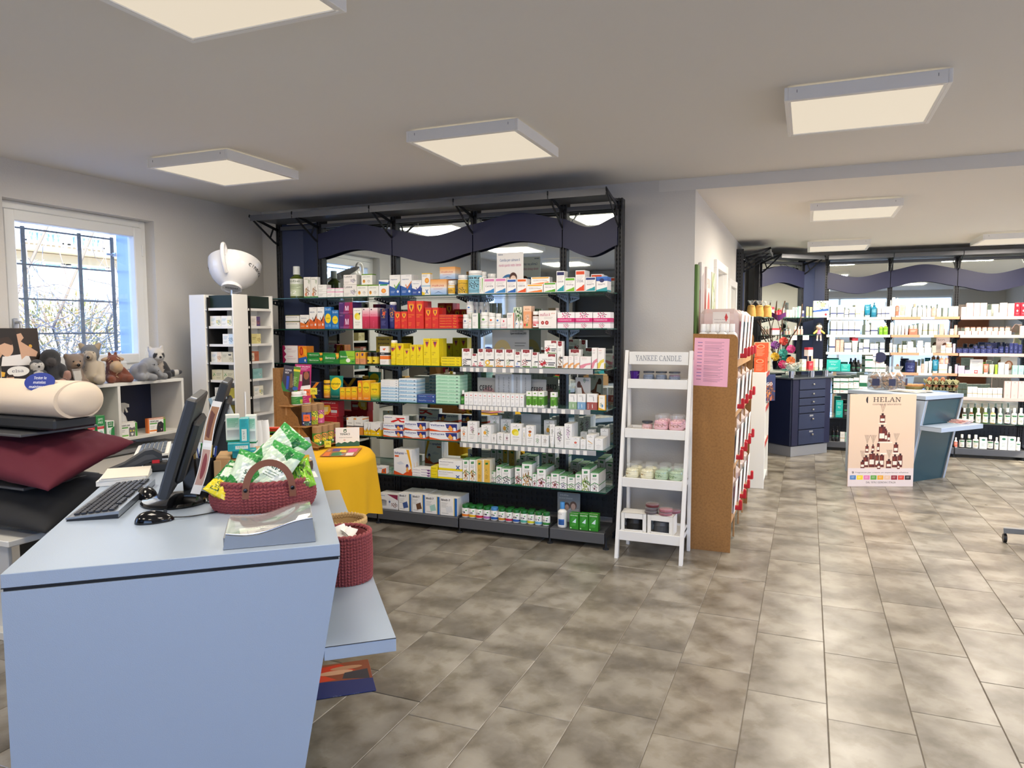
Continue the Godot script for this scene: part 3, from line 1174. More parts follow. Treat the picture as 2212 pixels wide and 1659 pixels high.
func bedding_stand() -> void:
	var o:=thing("pillow_display_stand","black pillow display stand with pale boards left of the counter","display stand",V3(-3.72,0,-2.46))
	var st:=begin()
	box(st,V3(-.06,.55,-.14),V3(.5,1.1,.03),.004)
	box(st,V3(.17,.45,-.10),V3(.05,.9,.06),.004)
	done(st,"post_board",mats.black_plastic,o)
	st=begin()
	box(st,V3(-.02,.505,.10),V3(.78,.03,.52),.004)
	done(st,"lower_shelf",mats.white_melamine,o)
	st=begin()
	box(st,V3(-.06,.24,.24),V3(.50,.46,.02),.003)
	box(st,V3(-.06,.02,.05),V3(.6,.04,.5),.003)
	done(st,"plinth_board",mats.white_melamine,o)
	st=begin()
	for y in [.73,.985]:
		box(st,V3(-.02,y,.04),V3(.66,.014,.40),.003)
	done(st,"ledge",mats.steel_grey,o)
	st=begin()
	box(st,V3(.03,1.035,.06),V3(.84,.055,.22),.01)
	done(st,"roll_tray",mats.dark_plastic,o)
	var m:=thing("mattress_sample","cream rolled mattress sample on top of the black pillow stand","mattress",V3(-3.69,1.064,-2.40))
	st=begin()
	var outline:=PackedVector2Array()
	for i in 40:
		var a:=TAU*i/40.0
		outline.append(V2(.12*cos(a)*(1.0 if cos(a)>0 else 1.15),maxf(.0,.082+.092*sin(a))))
	prism(st,outline,.92,Transform3D(Basis(Vector3.UP,PI/2),Vector3.ZERO),true)
	lathe(st,[V2(.118,-.0),V2(.10,.025),V2(.06,.045),V2(.0,.05)],24,Transform3D(Basis(Vector3.BACK,-PI/2),V3(.46,.085,0)),.72,1.0)
	done(st,"cover",mats.cream_fabric,m)
	st=begin()
	pillow(st,.86,.52,.15,.03,3)
	var p:=done(st,"cushion",mats.maroon_velvet,self)
	p.position=V3(-3.60,.885,-2.38)
	p.rotation=V3(.30,.05,-.13)
	tag(p,"maroon velvet cushion hanging over the middle ledge of the pillow stand","cushion")
	st=begin()
	pillow(st,.80,.52,.13,.02,8)
	p=done(st,"cushion",mats.black_velvet,self)
	p.position=V3(-3.60,.66,-2.36)
	p.rotation=V3(.30,.10,-.06)
	tag(p,"charcoal velvet cushion on the lowest shelf of the pillow stand","cushion")

func cloth_table() -> void:
	var o:=thing("round_table","small round table hidden under a yellow cloth beyond the counter","table",V3(-2.9,0,-3.67))
	var st:=begin()
	lathe(st,[V2(.0,.68),V2(.385,.68),V2(.385,.703),V2(.0,.703)],40)
	done(st,"tabletop",mats.crate_wood,o)
	for i in 4:
		var a:=TAU*(i+.5)/4
		st=begin()
		tube(st,[V3(.30*cos(a),0,.30*sin(a)),V3(.24*cos(a),.68,.24*sin(a))],.016,8)
		done(st,"leg",mats.crate_wood,o)
	st=begin()
	var n:=FastNoiseLite.new()
	n.seed=9
	n.frequency=1.0
	var f:=func(u,v):
		var a: float=TAU*u
		if v<.25:
			return V3(sin(a),0,cos(a))*.385*(v/.25)+V3(0,.709,0)
		var t: float=(v-.25)/.75
		var wave:=sin(a*7.0+1.5*sin(a*2.0))*.75+sin(a*13.0+.6)*.35+n.get_noise_2d(cos(a)*2.0,sin(a)*2.0)*.4
		var hem:=.30+.06*sin(a*4.0+2.2)+.05*cos(a*3.0)
		var r: float=.385+.030*smoothstep(.0,.10,t)+.030*wave*smoothstep(.03,1.0,t)+.02*t
		var y: float=lerpf(.709,hem,t*t*.15+t*.85) if t>.06 else .709-.35*t*t/.06*.5
		return V3(sin(a)*r,y,cos(a)*r)
	sheet(st,f,220,40,Vector3.ZERO,4,true)
	var c:=done(st,"tablecloth",mats.yellow_cloth,self)
	c.position=V3(-2.9,0,-3.67)
	tag(c,"bright yellow cloth hanging in folds from the round table","tablecloth")

func ladder_shelf() -> void:
	var o:=thing("ladder_shelf","white wooden ladder shelf with four trays of candle jars against the wall","shelf",V3(-.905,0,-4.49))
	var m: Material=mats.white_paint
	var hx:=.205
	for s in [-1.0,1.0]:
		var st:=begin()
		bar(st,V3(s*hx*1.005,.0,.0),V3(s*hx*1.03,1.33,-.27),.022,.034)
		done(st,"front_leg",m,o)
		st=begin()
		box(st,V3(s*hx,.64,-.32),V3(.022,1.28,.03),.002)
		done(st,"rear_leg",m,o)
	for e in [[1.150,-.235,0],[.828,-.168,0],[.512,-.104,0],[.175,-.035,0]]:
		var st:=begin()
		var z0: float=e[1]+.01
		var z1: float=-.335
		box(st,V3(0,e[0]-.020,(z0+z1)/2),V3(hx*2-.02,.012,z0-z1))
		box(st,V3(0,e[0]-.03,z0),V3(hx*2-.016,.062,.014),.002)
		for s in [-1.0,1.0]:
			box(st,V3(s*(hx-.016),e[0]-.03,(z0+z1)/2),V3(.012,.062,z0-z1),.002)
		box(st,V3(0,e[0]-.03,z1),V3(hx*2-.02,.062,.012),.002)
		done(st,"tray",m,o)
	var st:=begin()
	box(st,V3(0,1.288,-.258),V3(hx*2-.02,.085,.014),.002,Transform3D(Basis(Vector3.RIGHT,-.0),Vector3.ZERO))
	done(st,"header_board",m,o)
	lettering(o,"YANKEE CANDLE",.30,.036,V3(0,1.288,-.2505),rgb("8d9197"),"Droid Serif")

func refill_stand() -> void:
	var o:=thing("refill_stand","brown cardboard refill stand with a pink sheet on its end, beside the ladder shelf","display stand",V3(-.70,0,-4.86))
	var st:=begin()
	var p:=PackedVector2Array([V2(.0,0),V2(.262,0),V2(.275,.7),V2(.285,1.40)])
	for i in 6:
		var a:=PI/2*(i+1)/6.0
		p.append(V2(.25+.035*cos(a),1.40+.045*sin(a)))
	p.append(V2(.0,1.45))
	prism(st,p,.012,Transform3D(Basis.IDENTITY,V3(0,0,-.006)))
	done(st,"side_panel",mats.kraft,o)
	st=begin()
	prism(st,p,.012,Transform3D(Basis.IDENTITY,V3(0,0,-1.46)))
	done(st,"side_panel",mats.kraft,o)
	st=begin()
	box(st,V3(.006,.70,-.73),V3(.012,1.40,1.44))
	done(st,"back_panel",mats.kraft,o)
	for y in [1.235,.90,.555,.21]:
		st=begin()
		box(st,V3(.135,y,-.73),V3(.25,.012,1.44))
		box(st,V3(.262,y+.012,-.73),V3(.008,.05,1.44))
		done(st,"shelf_board",mats.crate_wood,o)
	for z in [-.37,-.73,-1.09]:
		st=begin()
		box(st,V3(.25,.62,z),V3(.012,1.22,.012),.001)
		done(st,"partition",mats.crate_wood,o)
	st=begin()
	box(st,V3(.13,.20,-.73),V3(.24,.01,1.42))
	done(st,"green_mat",mat("green_card",rgb("2c6b4c"),.7),o)

func gondola() -> void:
	var o:=thing("gondola","white end panel of a low shelving gondola behind the refill stand","shelving",V3(-.54,0,-7.28))
	var st:=begin()
	box(st,V3(0,.54,.32),V3(.40,1.08,.02),.003)
	box(st,V3(0,.54,-.32),V3(.40,1.08,.02),.003)
	done(st,"end_panel",mats.white_melamine,o)
	st=begin()
	box(st,V3(-.19,.54,0),V3(.012,1.06,.62))
	done(st,"back_panel",mats.white_melamine,o)
	st=begin()
	for y in [.06,.40,.73,1.07]:
		box(st,V3(.0,y,0),V3(.39,.02,.62),.002)
	done(st,"shelf_board",mats.white_melamine,o)
	st=begin()
	for y in [.40,.73,1.05]:
		box(st,V3(.197,y,0),V3(.006,.035,.61))
	done(st,"price_rail",mat("red_tag",rgb("b3392c"),.5),o)

func drawer_cabinet() -> void:
	var o:=thing("drawer_cabinet","dark navy drawer cabinet with six drawers standing across the far corner","cabinet",V3(-.143,0,-8.798),.877)
	var w:=.646
	var d:=.36
	var st:=begin()
	box(st,V3(w/2,.06,-d/2),V3(w-.03,.12,d-.03),.002)
	done(st,"plinth",mats.alu,o)
	st=begin()
	box(st,V3(w/2,.51,-d/2-.008),V3(w,.78,d-.016),.01)
	done(st,"carcass",mats.navy_dark,o)
	st=begin()
	box(st,V3(w/2,.907,-d/2),V3(w+.05,.018,d+.05),.003)
	done(st,"worktop",mat("slate_top",rgb("555b62"),.25,.2),o)
	st=begin()
	for x in [.055,w-.05]:
		box(st,V3(x,.51,-.004),V3(.10,.77,.012),.003)
	done(st,"stile",mats.navy_panel,o)
	var tops:=[130,230,303,371,440,582]
	var lows:=[228,299,368,437,580,716]
	for i in 6:
		var ya: float=.90-(tops[i]-130)/595.0*.78
		var yb: float=.90-(lows[i]-130)/595.0*.78
		st=begin()
		box(st,V3(w/2+.002,(ya+yb)/2,.002),V3(.435,ya-yb-.006,.018),.004)
		var dr:=done(st,"drawer",mats.navy_speckle,o)
		st=begin()
		lathe(st,[V2(.0,.026),V2(.010,.025),V2(.013,.018),V2(.008,.008),V2(.008,.0)],14,Transform3D(Basis(Vector3.RIGHT,PI/2),V3(w/2,(ya+yb)/2+(.03 if i>3 else .0),.011)))
		done(st,"knob",mats.chrome,dr)
		if i>3:
			st=begin()
			box(st,V3(w/2-.01,ya-.025,.0115),V3(.06,.02,.002))
			done(st,"name_plate",mats.alu,dr)
	var g:=thing("glass_riser","curved glass tray on chrome tubes over the navy drawer cabinet","display shelf",V3(-.143,.916,-8.798),.877)
	for x in [.06,.36,.62]:
		st=begin()
		lathe(st,[V2(.0,.0),V2(.032,.0),V2(.032,.078),V2(.0,.078)],16,Transform3D(Basis.IDENTITY,V3(x,0,-.08+.04*sin(x*4.0))))
		done(st,"tube_leg",mats.chrome,g)
	st=begin()
	var pts:=PackedVector2Array()
	for i in 20:
		var a:=PI*i/19.0
		pts.append(V2(w/2+.42*cos(a),.16*sin(a)-.06))
	pts.append(V2(-.10,-.30))
	pts.append(V2(w+.09,-.30))
	prism(st,pts,.008,Transform3D(Basis(Vector3.RIGHT,PI/2),V3(0,.082,0)))
	done(st,"glass_top",mats.shelf_glass,g)

func behind_the_camera() -> void:
	var o:=thing("rear_shelving","dark shelving with canopies behind the photographer, seen in the mirrors","shelving",V3(-2.4,0,2.60),PI)
	var st:=begin()
	for i in 4:
		box(st,V3(-1.5+i*1.0,1.15,.0),V3(.05,2.3,.08),.002)
	box(st,V3(0,1.15,-.08),V3(3.1,2.3,.02))
	done(st,"frame",mats.steel_dark,o)
	st=begin()
	box(st,V3(0,2.32,.16),V3(3.1,.05,.36))
	done(st,"canopy",mats.steel_dark,o)
	st=begin()
	for y in [.3,.65,1.0,1.35,1.7]:
		box(st,V3(0,y,.11),V3(3.0,.012,.28))
	done(st,"shelf_board",mats.steel_grey,o)
	var s:=thing("wall_screen","lit blue wall screen behind the photographer, seen in the shelving mirrors","screen",V3(-1.9,1.95,2.2),PI)
	st=begin()
	box(st,Vector3.ZERO,V3(.98,.58,.04),.004)
	done(st,"housing",mats.black_plastic,s)
	st=begin()
	box(st,V3(0,.0,.021),V3(.93,.53,.002))
	var lit:=mat("screen_glow",rgb("101820"),.3)
	lit.emission_enabled=true
	lit.emission=rgb("5f8fe6")
	lit.emission_energy_multiplier=.8
	done(st,"screen",lit,s)
	var al:=AreaLight3D.new()
	al.name="screen_light"
	al.area_size=V2(.93,.53)
	al.light_color=rgb("5f8fe6")
	al.light_energy=.1
	al.area_range=12.0
	al.area_attenuation=2.0
	al.shadow_enabled=true
	al.position=V3(0,0,.03)
	al.rotation.y=PI
	s.add_child(al)
	st=begin()
	box(st,V3(0,.3,-.1),V3(.06,.5,.2))
	done(st,"bracket",mats.steel_dark,s)
	o=thing("timber_door","brown timber door leaf on the wall opposite the far shelving","door",V3(3.95,0,2.70),PI)
	st=begin()
	box(st,V3(0,1.0,0),V3(.9,2.0,.05),.004)
	done(st,"leaf",mat("brown_wood",rgb("8a4b25"),.45),o)

# ------------------------------------------------------------------ print: small pictures drawn on one sheet, and lettering
func font(called: String,bold:=false) -> RID:
	var key:=called+str(bold)
	if not fonts.has(key):
		var f:=SystemFont.new()
		f.font_names=PackedStringArray([called])
		f.font_weight=700 if bold else 400
		fonts[key]=f
	return fonts[key].get_rids()[0]

func lettering(parent: Node3D,words: String,wide: float,high: float,at: Vector3,colour: Color,face:="Droid Sans",turn:=Basis.IDENTITY) -> void:
	var f:=SystemFont.new()
	f.font_names=PackedStringArray([face])
	var t:=TextMesh.new()
	t.font=f
	t.text=words
	t.font_size=48
	t.pixel_size=.01
	t.depth=.02
	t.curve_step=1.5
	var size:=t.get_aabb().size
	var m:=mat("ink_"+colour.to_html(false),colour,.5)
	var o:=put("lettering",t,m,parent)
	o.transform=Transform3D(turn*Basis.from_scale(V3(wide/size.x,high/size.y,.06)),at)

func text_image(words: String,w: int,h: int,colour: Color,face: String,bold: bool) -> Image:
	var ts=TextServerManager.get_primary_interface()
	var id:=font(face,bold)
	var px:=36
	var size:=Vector2i(px,0)
	var x:=.0
	var glyphs:=[]
	var lo:=.0
	var hi:=-1e3
	lo=1e3
	for i in words.length():
		var g: int=ts.font_get_glyph_index(id,px,words.unicode_at(i),0)
		ts.font_render_glyph(id,size,g)
		var uv: Rect2=ts.font_get_glyph_uv_rect(id,size,g)
		var off: Vector2=ts.font_get_glyph_offset(id,size,g)
		var page: int=ts.font_get_glyph_texture_idx(id,size,g)
		if page >= 0 and uv.size.x>0:
			glyphs.append([page,uv,x+off.x,off.y])
			lo=minf(lo,off.y)
			hi=maxf(hi,off.y+uv.size.y)
		x+=ts.font_get_glyph_advance(id,px,g).x
	if glyphs.is_empty():
		return Image.create(maxi(w,1),maxi(h,1),false,Image.FORMAT_RGBA8)
	var im:=Image.create(int(x)+4,int(hi-lo)+2,false,Image.FORMAT_LA8)
	im.fill(Color(1,1,1,0))
	for g in glyphs:
		var key:="%s%d" % [id,g[0]]
		if not pages.has(key) or pages[key].get_size().x==0:
			pages[key]=ts.font_get_texture_image(id,size,g[0])
		var src: Image=ts.font_get_texture_image(id,size,g[0])
		var r:=Rect2i(g[1])
		im.blend_rect(src,r,Vector2i(int(g[2])+1,int(g[3]-lo)))
	im.convert(Image.FORMAT_RGBA8)
	im.resize(maxi(w,1),maxi(h,1),Image.INTERPOLATE_LANCZOS if w<im.get_width() else Image.INTERPOLATE_BILINEAR)
	var data:=im.get_data()
	for i in range(0,data.size(),4):
		data[i]=colour.r8
		data[i+1]=colour.g8
		data[i+2]=colour.b8
	return Image.create_from_data(im.get_width(),im.get_height(),false,Image.FORMAT_RGBA8,data)

var pages:={}

func fill_poly(im: Image,pts: PackedVector2Array,c: Color) -> void:
	var y0:=1e9
	var y1:=-1e9
	for p in pts:
		y0=minf(y0,p.y)
		y1=maxf(y1,p.y)
	for y in range(maxi(0,int(y0)),mini(im.get_height()-1,int(y1))+1):
		var xs:=[]
		for i in pts.size():
			var a:=pts[i]
			var b:=pts[(i+1) % pts.size()]
			if (a.y <= y+.5) != (b.y <= y+.5):
				xs.append(a.x+(y+.5-a.y)/(b.y-a.y)*(b.x-a.x))
		xs.sort()
		for i in range(0,xs.size()-1,2):
			var x0:=maxi(0,roundi(xs[i]))
			var x1:=mini(im.get_width(),roundi(xs[i+1]))
			if x1>x0:
				im.fill_rect(Rect2i(x0,y,x1-x0,1),c)

func draw(spec: String,w: int,h: int) -> Image:
	var im:=Image.create(w,h,false,Image.FORMAT_RGBA8)
	im.fill(Color.WHITE)
	var k:=V2(w/100.0,h/100.0)
	for part in spec.split("|"):
		var a:=part.strip_edges().split(" ",false)
		if a.is_empty():
			continue
		match a[0]:
			"b":
				im.fill(rgb(a[1]))
			"r":
				im.fill_rect(Rect2i(int(float(a[1])*k.x),int(float(a[2])*k.y),ceili(float(a[3])*k.x),ceili(float(a[4])*k.y)),rgb(a[5]))
			"e":
				var pts:=PackedVector2Array()
				for i in 28:
					pts.append((V2(float(a[1]),float(a[2]))+V2(cos(TAU*i/28),sin(TAU*i/28))*V2(float(a[3]),float(a[4])))*k)
				fill_poly(im,pts,rgb(a[5]))
			"p":
				var pts:=PackedVector2Array()
				for i in range(2,a.size()-1,2):
					pts.append(V2(float(a[i]),float(a[i+1]))*k)
				fill_poly(im,pts,rgb(a[1]))
			"g":
				var y0:=int(float(a[2])*k.y)
				var n:=ceili(float(a[4])*k.y)
				for i in n:
					im.fill_rect(Rect2i(int(float(a[1])*k.x),y0+i,ceili(float(a[3])*k.x),1),rgb(a[5]).lerp(rgb(a[6]),float(i)/n))
			"l":
				for i in int(a[4]):
					var y:=(float(a[2])+float(a[5])*i)*k.y
					im.fill_rect(Rect2i(int(float(a[1])*k.x),int(y),int(float(a[3])*k.x*(1.0-.25*((i*7) % 3)/2.0)),maxi(1,int(.28*float(a[5])*k.y))),rgb(a[6]))
			"f":
				var r:=float(a[3])
				for i in 14:
					var d:=V2(cos(i*2.4),sin(i*2.4))*r*sqrt((i+.5)/14.0)
					var c:=(V2(float(a[1]),float(a[2]))+d)*k
					var e:=V2(cos(i*1.7),sin(i*1.7))*r*.34*k
					var s:=V2(-e.y,e.x)*.4
					fill_poly(im,PackedVector2Array([c-e,c+s,c+e,c-s]),rgb(a[4]).darkened(.25*(i % 3)).lightened(.12*(i % 2)))
			"t","T","S","V":
				var tw:=int(float(a[3])*k.x)
				var th:=int(float(a[4])*k.y)
				var words:=" ".join(a.slice(6))
				var ti:=text_image(words,th if a[0]=="V" else tw,tw if a[0]=="V" else th,rgb(a[5]),"Droid Serif" if a[0]=="S" else "Droid Sans",a[0]=="T")
				if a[0]=="V":
					ti.rotate_90(COUNTERCLOCKWISE)
				im.blend_rect(ti,Rect2i(Vector2i.ZERO,ti.get_size()),Vector2i(int(float(a[1])*k.x),int(float(a[2])*k.y)))
	return im

var print_specs:={}

func cell(design: String) -> Rect2:
	if not cells.has(design):
		var per:=ATLAS/CELL
		var at:=Vector2i(atlas_at % per,atlas_at/per)*CELL
		atlas_at+=1
		var im:=draw(print_specs.get(design,"b cccccc"),CELL*2,CELL*2)
		im.resize(CELL,CELL,Image.INTERPOLATE_BILINEAR)
		atlas.blit_rect(im,Rect2i(0,0,CELL,CELL),at)
		cells[design]=Rect2((Vector2 (at)+Vector2.ONE)/ATLAS,Vector2.ONE*(CELL-2.0)/ATLAS)
	return cells[design]

func finish_prints() -> void:
	var t:=ImageTexture.create_from_image(atlas)
	for m in [mats.print,mats.print_gloss]:
		m.albedo_texture=t

func prepare_prints() -> void:
	atlas=Image.create(ATLAS,ATLAS,false,Image.FORMAT_RGBA8)
	atlas.fill(Color(.8,.8,.8))
	mat("print",Color.WHITE,.45)
	mat("print_gloss",Color.WHITE,.2)
	for e in PRINTS:
		print_specs[e]=PRINTS[e]

func own_print(called: String,spec: String,w: int,h: int,rough:=.5) -> StandardMaterial3D:
	var m:=mat(called,Color.WHITE,rough)
	m.albedo_texture=ImageTexture.create_from_image(draw(spec,w,h))
	return m

# ------------------------------------------------------------------ goods
func at_cell(r: Rect2,u: float,v: float) -> Vector2:
	return r.position+r.size*V2(u,v)

func cartons(w: float,h: float,d: float,design: String) -> Mesh:
	var key:="%s %.4f %.4f %.4f" % [design,w,h,d]
	if meshes.has(key):
		return meshes[key]
	var r:=cell(design)
	var st:=begin()
	var c:=.0008
	var X:=w/2
	var Z:=d/2
	var edge:=[at_cell(r,.02,1.0),at_cell(r,.02,1.0),at_cell(r,.02,.0),at_cell(r,.02,.0)]
	var plain:=[at_cell(r,.02,.02),at_cell(r,.03,.02),at_cell(r,.03,.03),at_cell(r,.02,.03)]
	quad(st,V3(-X+c,c,Z),V3(X-c,c,Z),V3(X-c,h-c,Z),V3(-X+c,h-c,Z),Vector3.BACK,[at_cell(r,0,1),at_cell(r,1,1),at_cell(r,1,0),at_cell(r,0,0)])
	quad(st,V3(X-c,c,-Z),V3(-X+c,c,-Z),V3(-X+c,h-c,-Z),V3(X-c,h-c,-Z),Vector3.FORWARD,[at_cell(r,0,1),at_cell(r,1,1),at_cell(r,1,0),at_cell(r,0,0)])
	for s in [-1.0,1.0]:
		quad(st,V3(s*X,c,-Z+c),V3(s*X,c,Z-c),V3(s*X,h-c,Z-c),V3(s*X,h-c,-Z+c),V3(s,0,0),edge)
		for z in [-1.0,1.0]:
			quad(st,V3(s*(X-c),c,z*Z),V3(s*X,c,z*(Z-c)),V3(s*X,h-c,z*(Z-c)),V3(s*(X-c),h-c,z*Z),V3(s,0,z),edge)
	for y in [.0,h]:
		var up:=V3(0,1.0 if y>0 else -1.0,0)
		var yy: float=c if y==.0 else h-c
		quad(st,V3(-X+c,y,-Z+c),V3(X-c,y,-Z+c),V3(X-c,y,Z-c),V3(-X+c,y,Z-c),up,plain)
		for s in [-1.0,1.0]:
			quad(st,V3(-X+c,y,s*(Z-c)),V3(X-c,y,s*(Z-c)),V3(X-c,yy,s*Z),V3(-X+c,yy,s*Z),up+V3(0,0,s),plain)
			quad(st,V3(s*(X-c),y,-Z+c),V3(s*(X-c),y,Z-c),V3(s*X,yy,Z-c),V3(s*X,yy,-Z+c),up+V3(s,0,0),plain)
	box(st,V3(0,h+.0001,Z-.004),V3(w*.9,.0006,.006))
	st.generate_normals()
	meshes[key]=st.commit()
	return meshes[key]

func sleeve(st: SurfaceTool,r0: float,r1: float,y0: float,y1: float,cellr: Rect2,sz:=1.0) -> void:
	var n:=14
	st.set_smooth_group(5)
	for i in n:
		var a:=lerpf(-1.75,1.75,float(i)/n)
		var b:=lerpf(-1.75,1.75,float(i+1)/n)
		var va:=V3(sin(a),0,cos(a)*sz)
		var vb:=V3(sin(b),0,cos(b)*sz)
		var y:=V3(0,y0,0)
		var z:=V3(0,y1,0)
		quad(st,va*r0+y,vb*r0+y,vb*r1+z,va*r1+z,va+vb,[at_cell(cellr,float(i)/n,1),at_cell(cellr,float(i+1)/n,1),at_cell(cellr,float(i+1)/n,0),at_cell(cellr,float(i)/n,0)])
	st.set_smooth_group(-1)

func part_mesh(key: String,make: Callable) -> Mesh:
	if not meshes.has(key):
		var st:=begin()
		make.call(st)
		st.generate_normals()
		meshes[key]=st.commit()
	return meshes[key]

func colour_mat(hex: String,rough:=.35) -> StandardMaterial3D:
	return mat("plastic_%s_%d" % [hex,int(rough*100)],rgb(hex),rough)

# kind: carton, jar, bottle, pump, spray, dropper, tube, pouch, stand. body and cap are colours (glass bodies: "clear rrggbb").
func product(kind: String,called: String,design: String,w: float,h: float,d: float,body:="ffffff",cap:="ffffff") -> Node3D:
	if kind=="carton" or kind=="stand":
		var o:=MeshInstance3D.new()
		o.mesh=cartons(w,h,d,design)
		o.material_override=mats.print
		o.name=numbered(called)
		add_child(o)
		return o
	var o:=Node3D.new()
	o.name=numbered(called)
	add_child(o)
	var r:=w/2
	var key:="%s %.3f %.3f " % [kind,w,h]
	var bm: Material=colour_mat(body.trim_prefix("clear "))
	if body.begins_with("clear"):
		bm=mat("tinted_"+body,Color(rgb(body.substr(6)),.75),.08)
		bm.transparency=BaseMaterial3D.TRANSPARENCY_ALPHA
	var cm:=colour_mat(cap)
	var cr:=cell(design)
	match kind:
		"jar":
			var ch:=minf(h*.24,.024)
			put("body",part_mesh(key+"b",func(st): lathe(st,[V2(0,0),V2(r*.93,0),V2(r,.004),V2(r,h-ch-.008),V2(r*.86,h-ch),V2(0,h-ch)],20)),bm,o)
			put("cap",part_mesh(key+"c",func(st): lathe(st,[V2(r*.94,h-ch+.001),V2(r*.94,h-.003),V2(r*.9,h),V2(0,h)],20)),cm,o)
			put("label",part_mesh(key+"l"+design,func(st): sleeve(st,r+.0006,r+.0006,.008,h-ch-.010,cr)),mats.print,o)
		"bottle","dropper","pump","spray":
			var sh:=h*(.62 if kind != "spray" else .80)
			var nr:=r*(.42 if kind != "spray" else .93)
			put("body",part_mesh(key+"b",func(st): lathe(st,[V2(0,0),V2(r*.94,0),V2(r,.004),V2(r,sh),V2(lerpf(r,nr,.4),sh+h*.05),V2(nr,sh+h*.10),V2(nr,sh+h*.14),V2(0,sh+h*.14)],20)),bm,o)
			put("label",part_mesh(key+"l"+design,func(st): sleeve(st,r+.0006,r+.0006,h*.06,sh-.004,cr)),mats.print,o)
			var y:=sh+h*.12
			if kind=="bottle":
				put("cap",part_mesh(key+"c",func(st): lathe(st,[V2(nr*1.25,y),V2(nr*1.2,h-.002),V2(nr*1.1,h),V2(0,h)],16)),cm,o)
			elif kind=="spray":
				put("cap",part_mesh(key+"c",func(st): lathe(st,[V2(nr*1.02,y-.02),V2(nr,h-.006),V2(nr*.85,h),V2(0,h)],16)),cm,o)
			else:
				put("cap",part_mesh(key+"c",func(st):
					lathe(st,[V2(nr*1.3,y),V2(nr*1.3,y+h*.07),V2(nr*.5,y+h*.08),V2(nr*.5,h*.95),V2(0,h*.95)],12)
					box(st,V3(0,h*.965,r*.4),V3(r*.5,h*.04,r*1.5),.001)),cm,o)
		"tube":
			put("body",part_mesh(key+"b"+design,func(st):
				var f:=func(u,v):
					var a: float=TAU*u
					var z: float=lerpf(d/2,.0012,smoothstep(.0,1.0,v))
					return V3(sin(a)*r*lerpf(.82,1.0,v),lerpf(h*.16,h,v),cos(a)*z)
				st.set_smooth_group(1)
				for j in 8:
					for i in 20:
						var a0:=float(i)/20
						var a1:=float(i+1)/20
						var v0:=j/8.0
						var v1:=(j+1)/8.0
						var q:=[f.call(a0,v0),f.call(a1,v0),f.call(a1,v1),f.call(a0,v1)]
						var uv:=[]
						for e in [[a0,v0],[a1,v0],[a1,v1],[a0,v1]]:
							uv.append(at_cell(cr,clampf(.5+.5*sin(TAU*e[0]),.0,1.0),1.0-e[1]))
						quad(st,q[0],q[1],q[2],q[3],V3(sin(TAU*(a0+a1)/2),.1,cos(TAU*(a0+a1)/2)),uv)
				st.set_smooth_group(-1)),mats.print_gloss,o)
			put("cap",part_mesh(key+"c",func(st): lathe(st,[V2(0,0),V2(r*.72,0),V2(r*.78,h*.16),V2(0,h*.16)],16,Transform3D.IDENTITY,1.0,d/w)),cm,o)
		"pouch":
			put("body",part_mesh(key+"b"+design,func(st):
				for s in [1.0,-1.0]:
					sheet(st,func(u,v):
						var a: float=u*2.0-1.0
						var b: float=v*2.0-1.0
						var t: float=pow(maxf(.0,1.0-a*a),.5)*(1.0-smoothstep(.3,1.0,v))*(.3+.7*smoothstep(.0,.15,v))
						return V3(a*w/2*(1.0-.10*sin(PI*v)),v*h,s*(.0008+d/2*t)),12,12,V3(0,0,s),3)),mats.print_gloss,o)
			o.get_child(0).mesh=in_cell(o.get_child(0).mesh,cr,key+design)
	return o

func in_cell(m: Mesh,r: Rect2,key: String) -> Mesh:
	if meshes.has("cell "+key):
		return meshes["cell "+key]
	var a:=m.surface_get_arrays(0)
	var uv: PackedVector2Array=a[Mesh.ARRAY_TEX_UV]
	for i in uv.size():
		uv[i]=r.position+r.size*uv[i]
	a[Mesh.ARRAY_TEX_UV]=uv
	var out:=ArrayMesh.new()
	out.add_surface_from_arrays(Mesh.PRIMITIVE_TRIANGLES,a)
	meshes["cell "+key]=out
	return out

const ORDINAL:=["leftmost","second from left","third from left","fourth from left","fifth from left","sixth from left","seventh from left","eighth from left","ninth from left","tenth from left","eleventh from left","twelfth from left","thirteenth from left"]

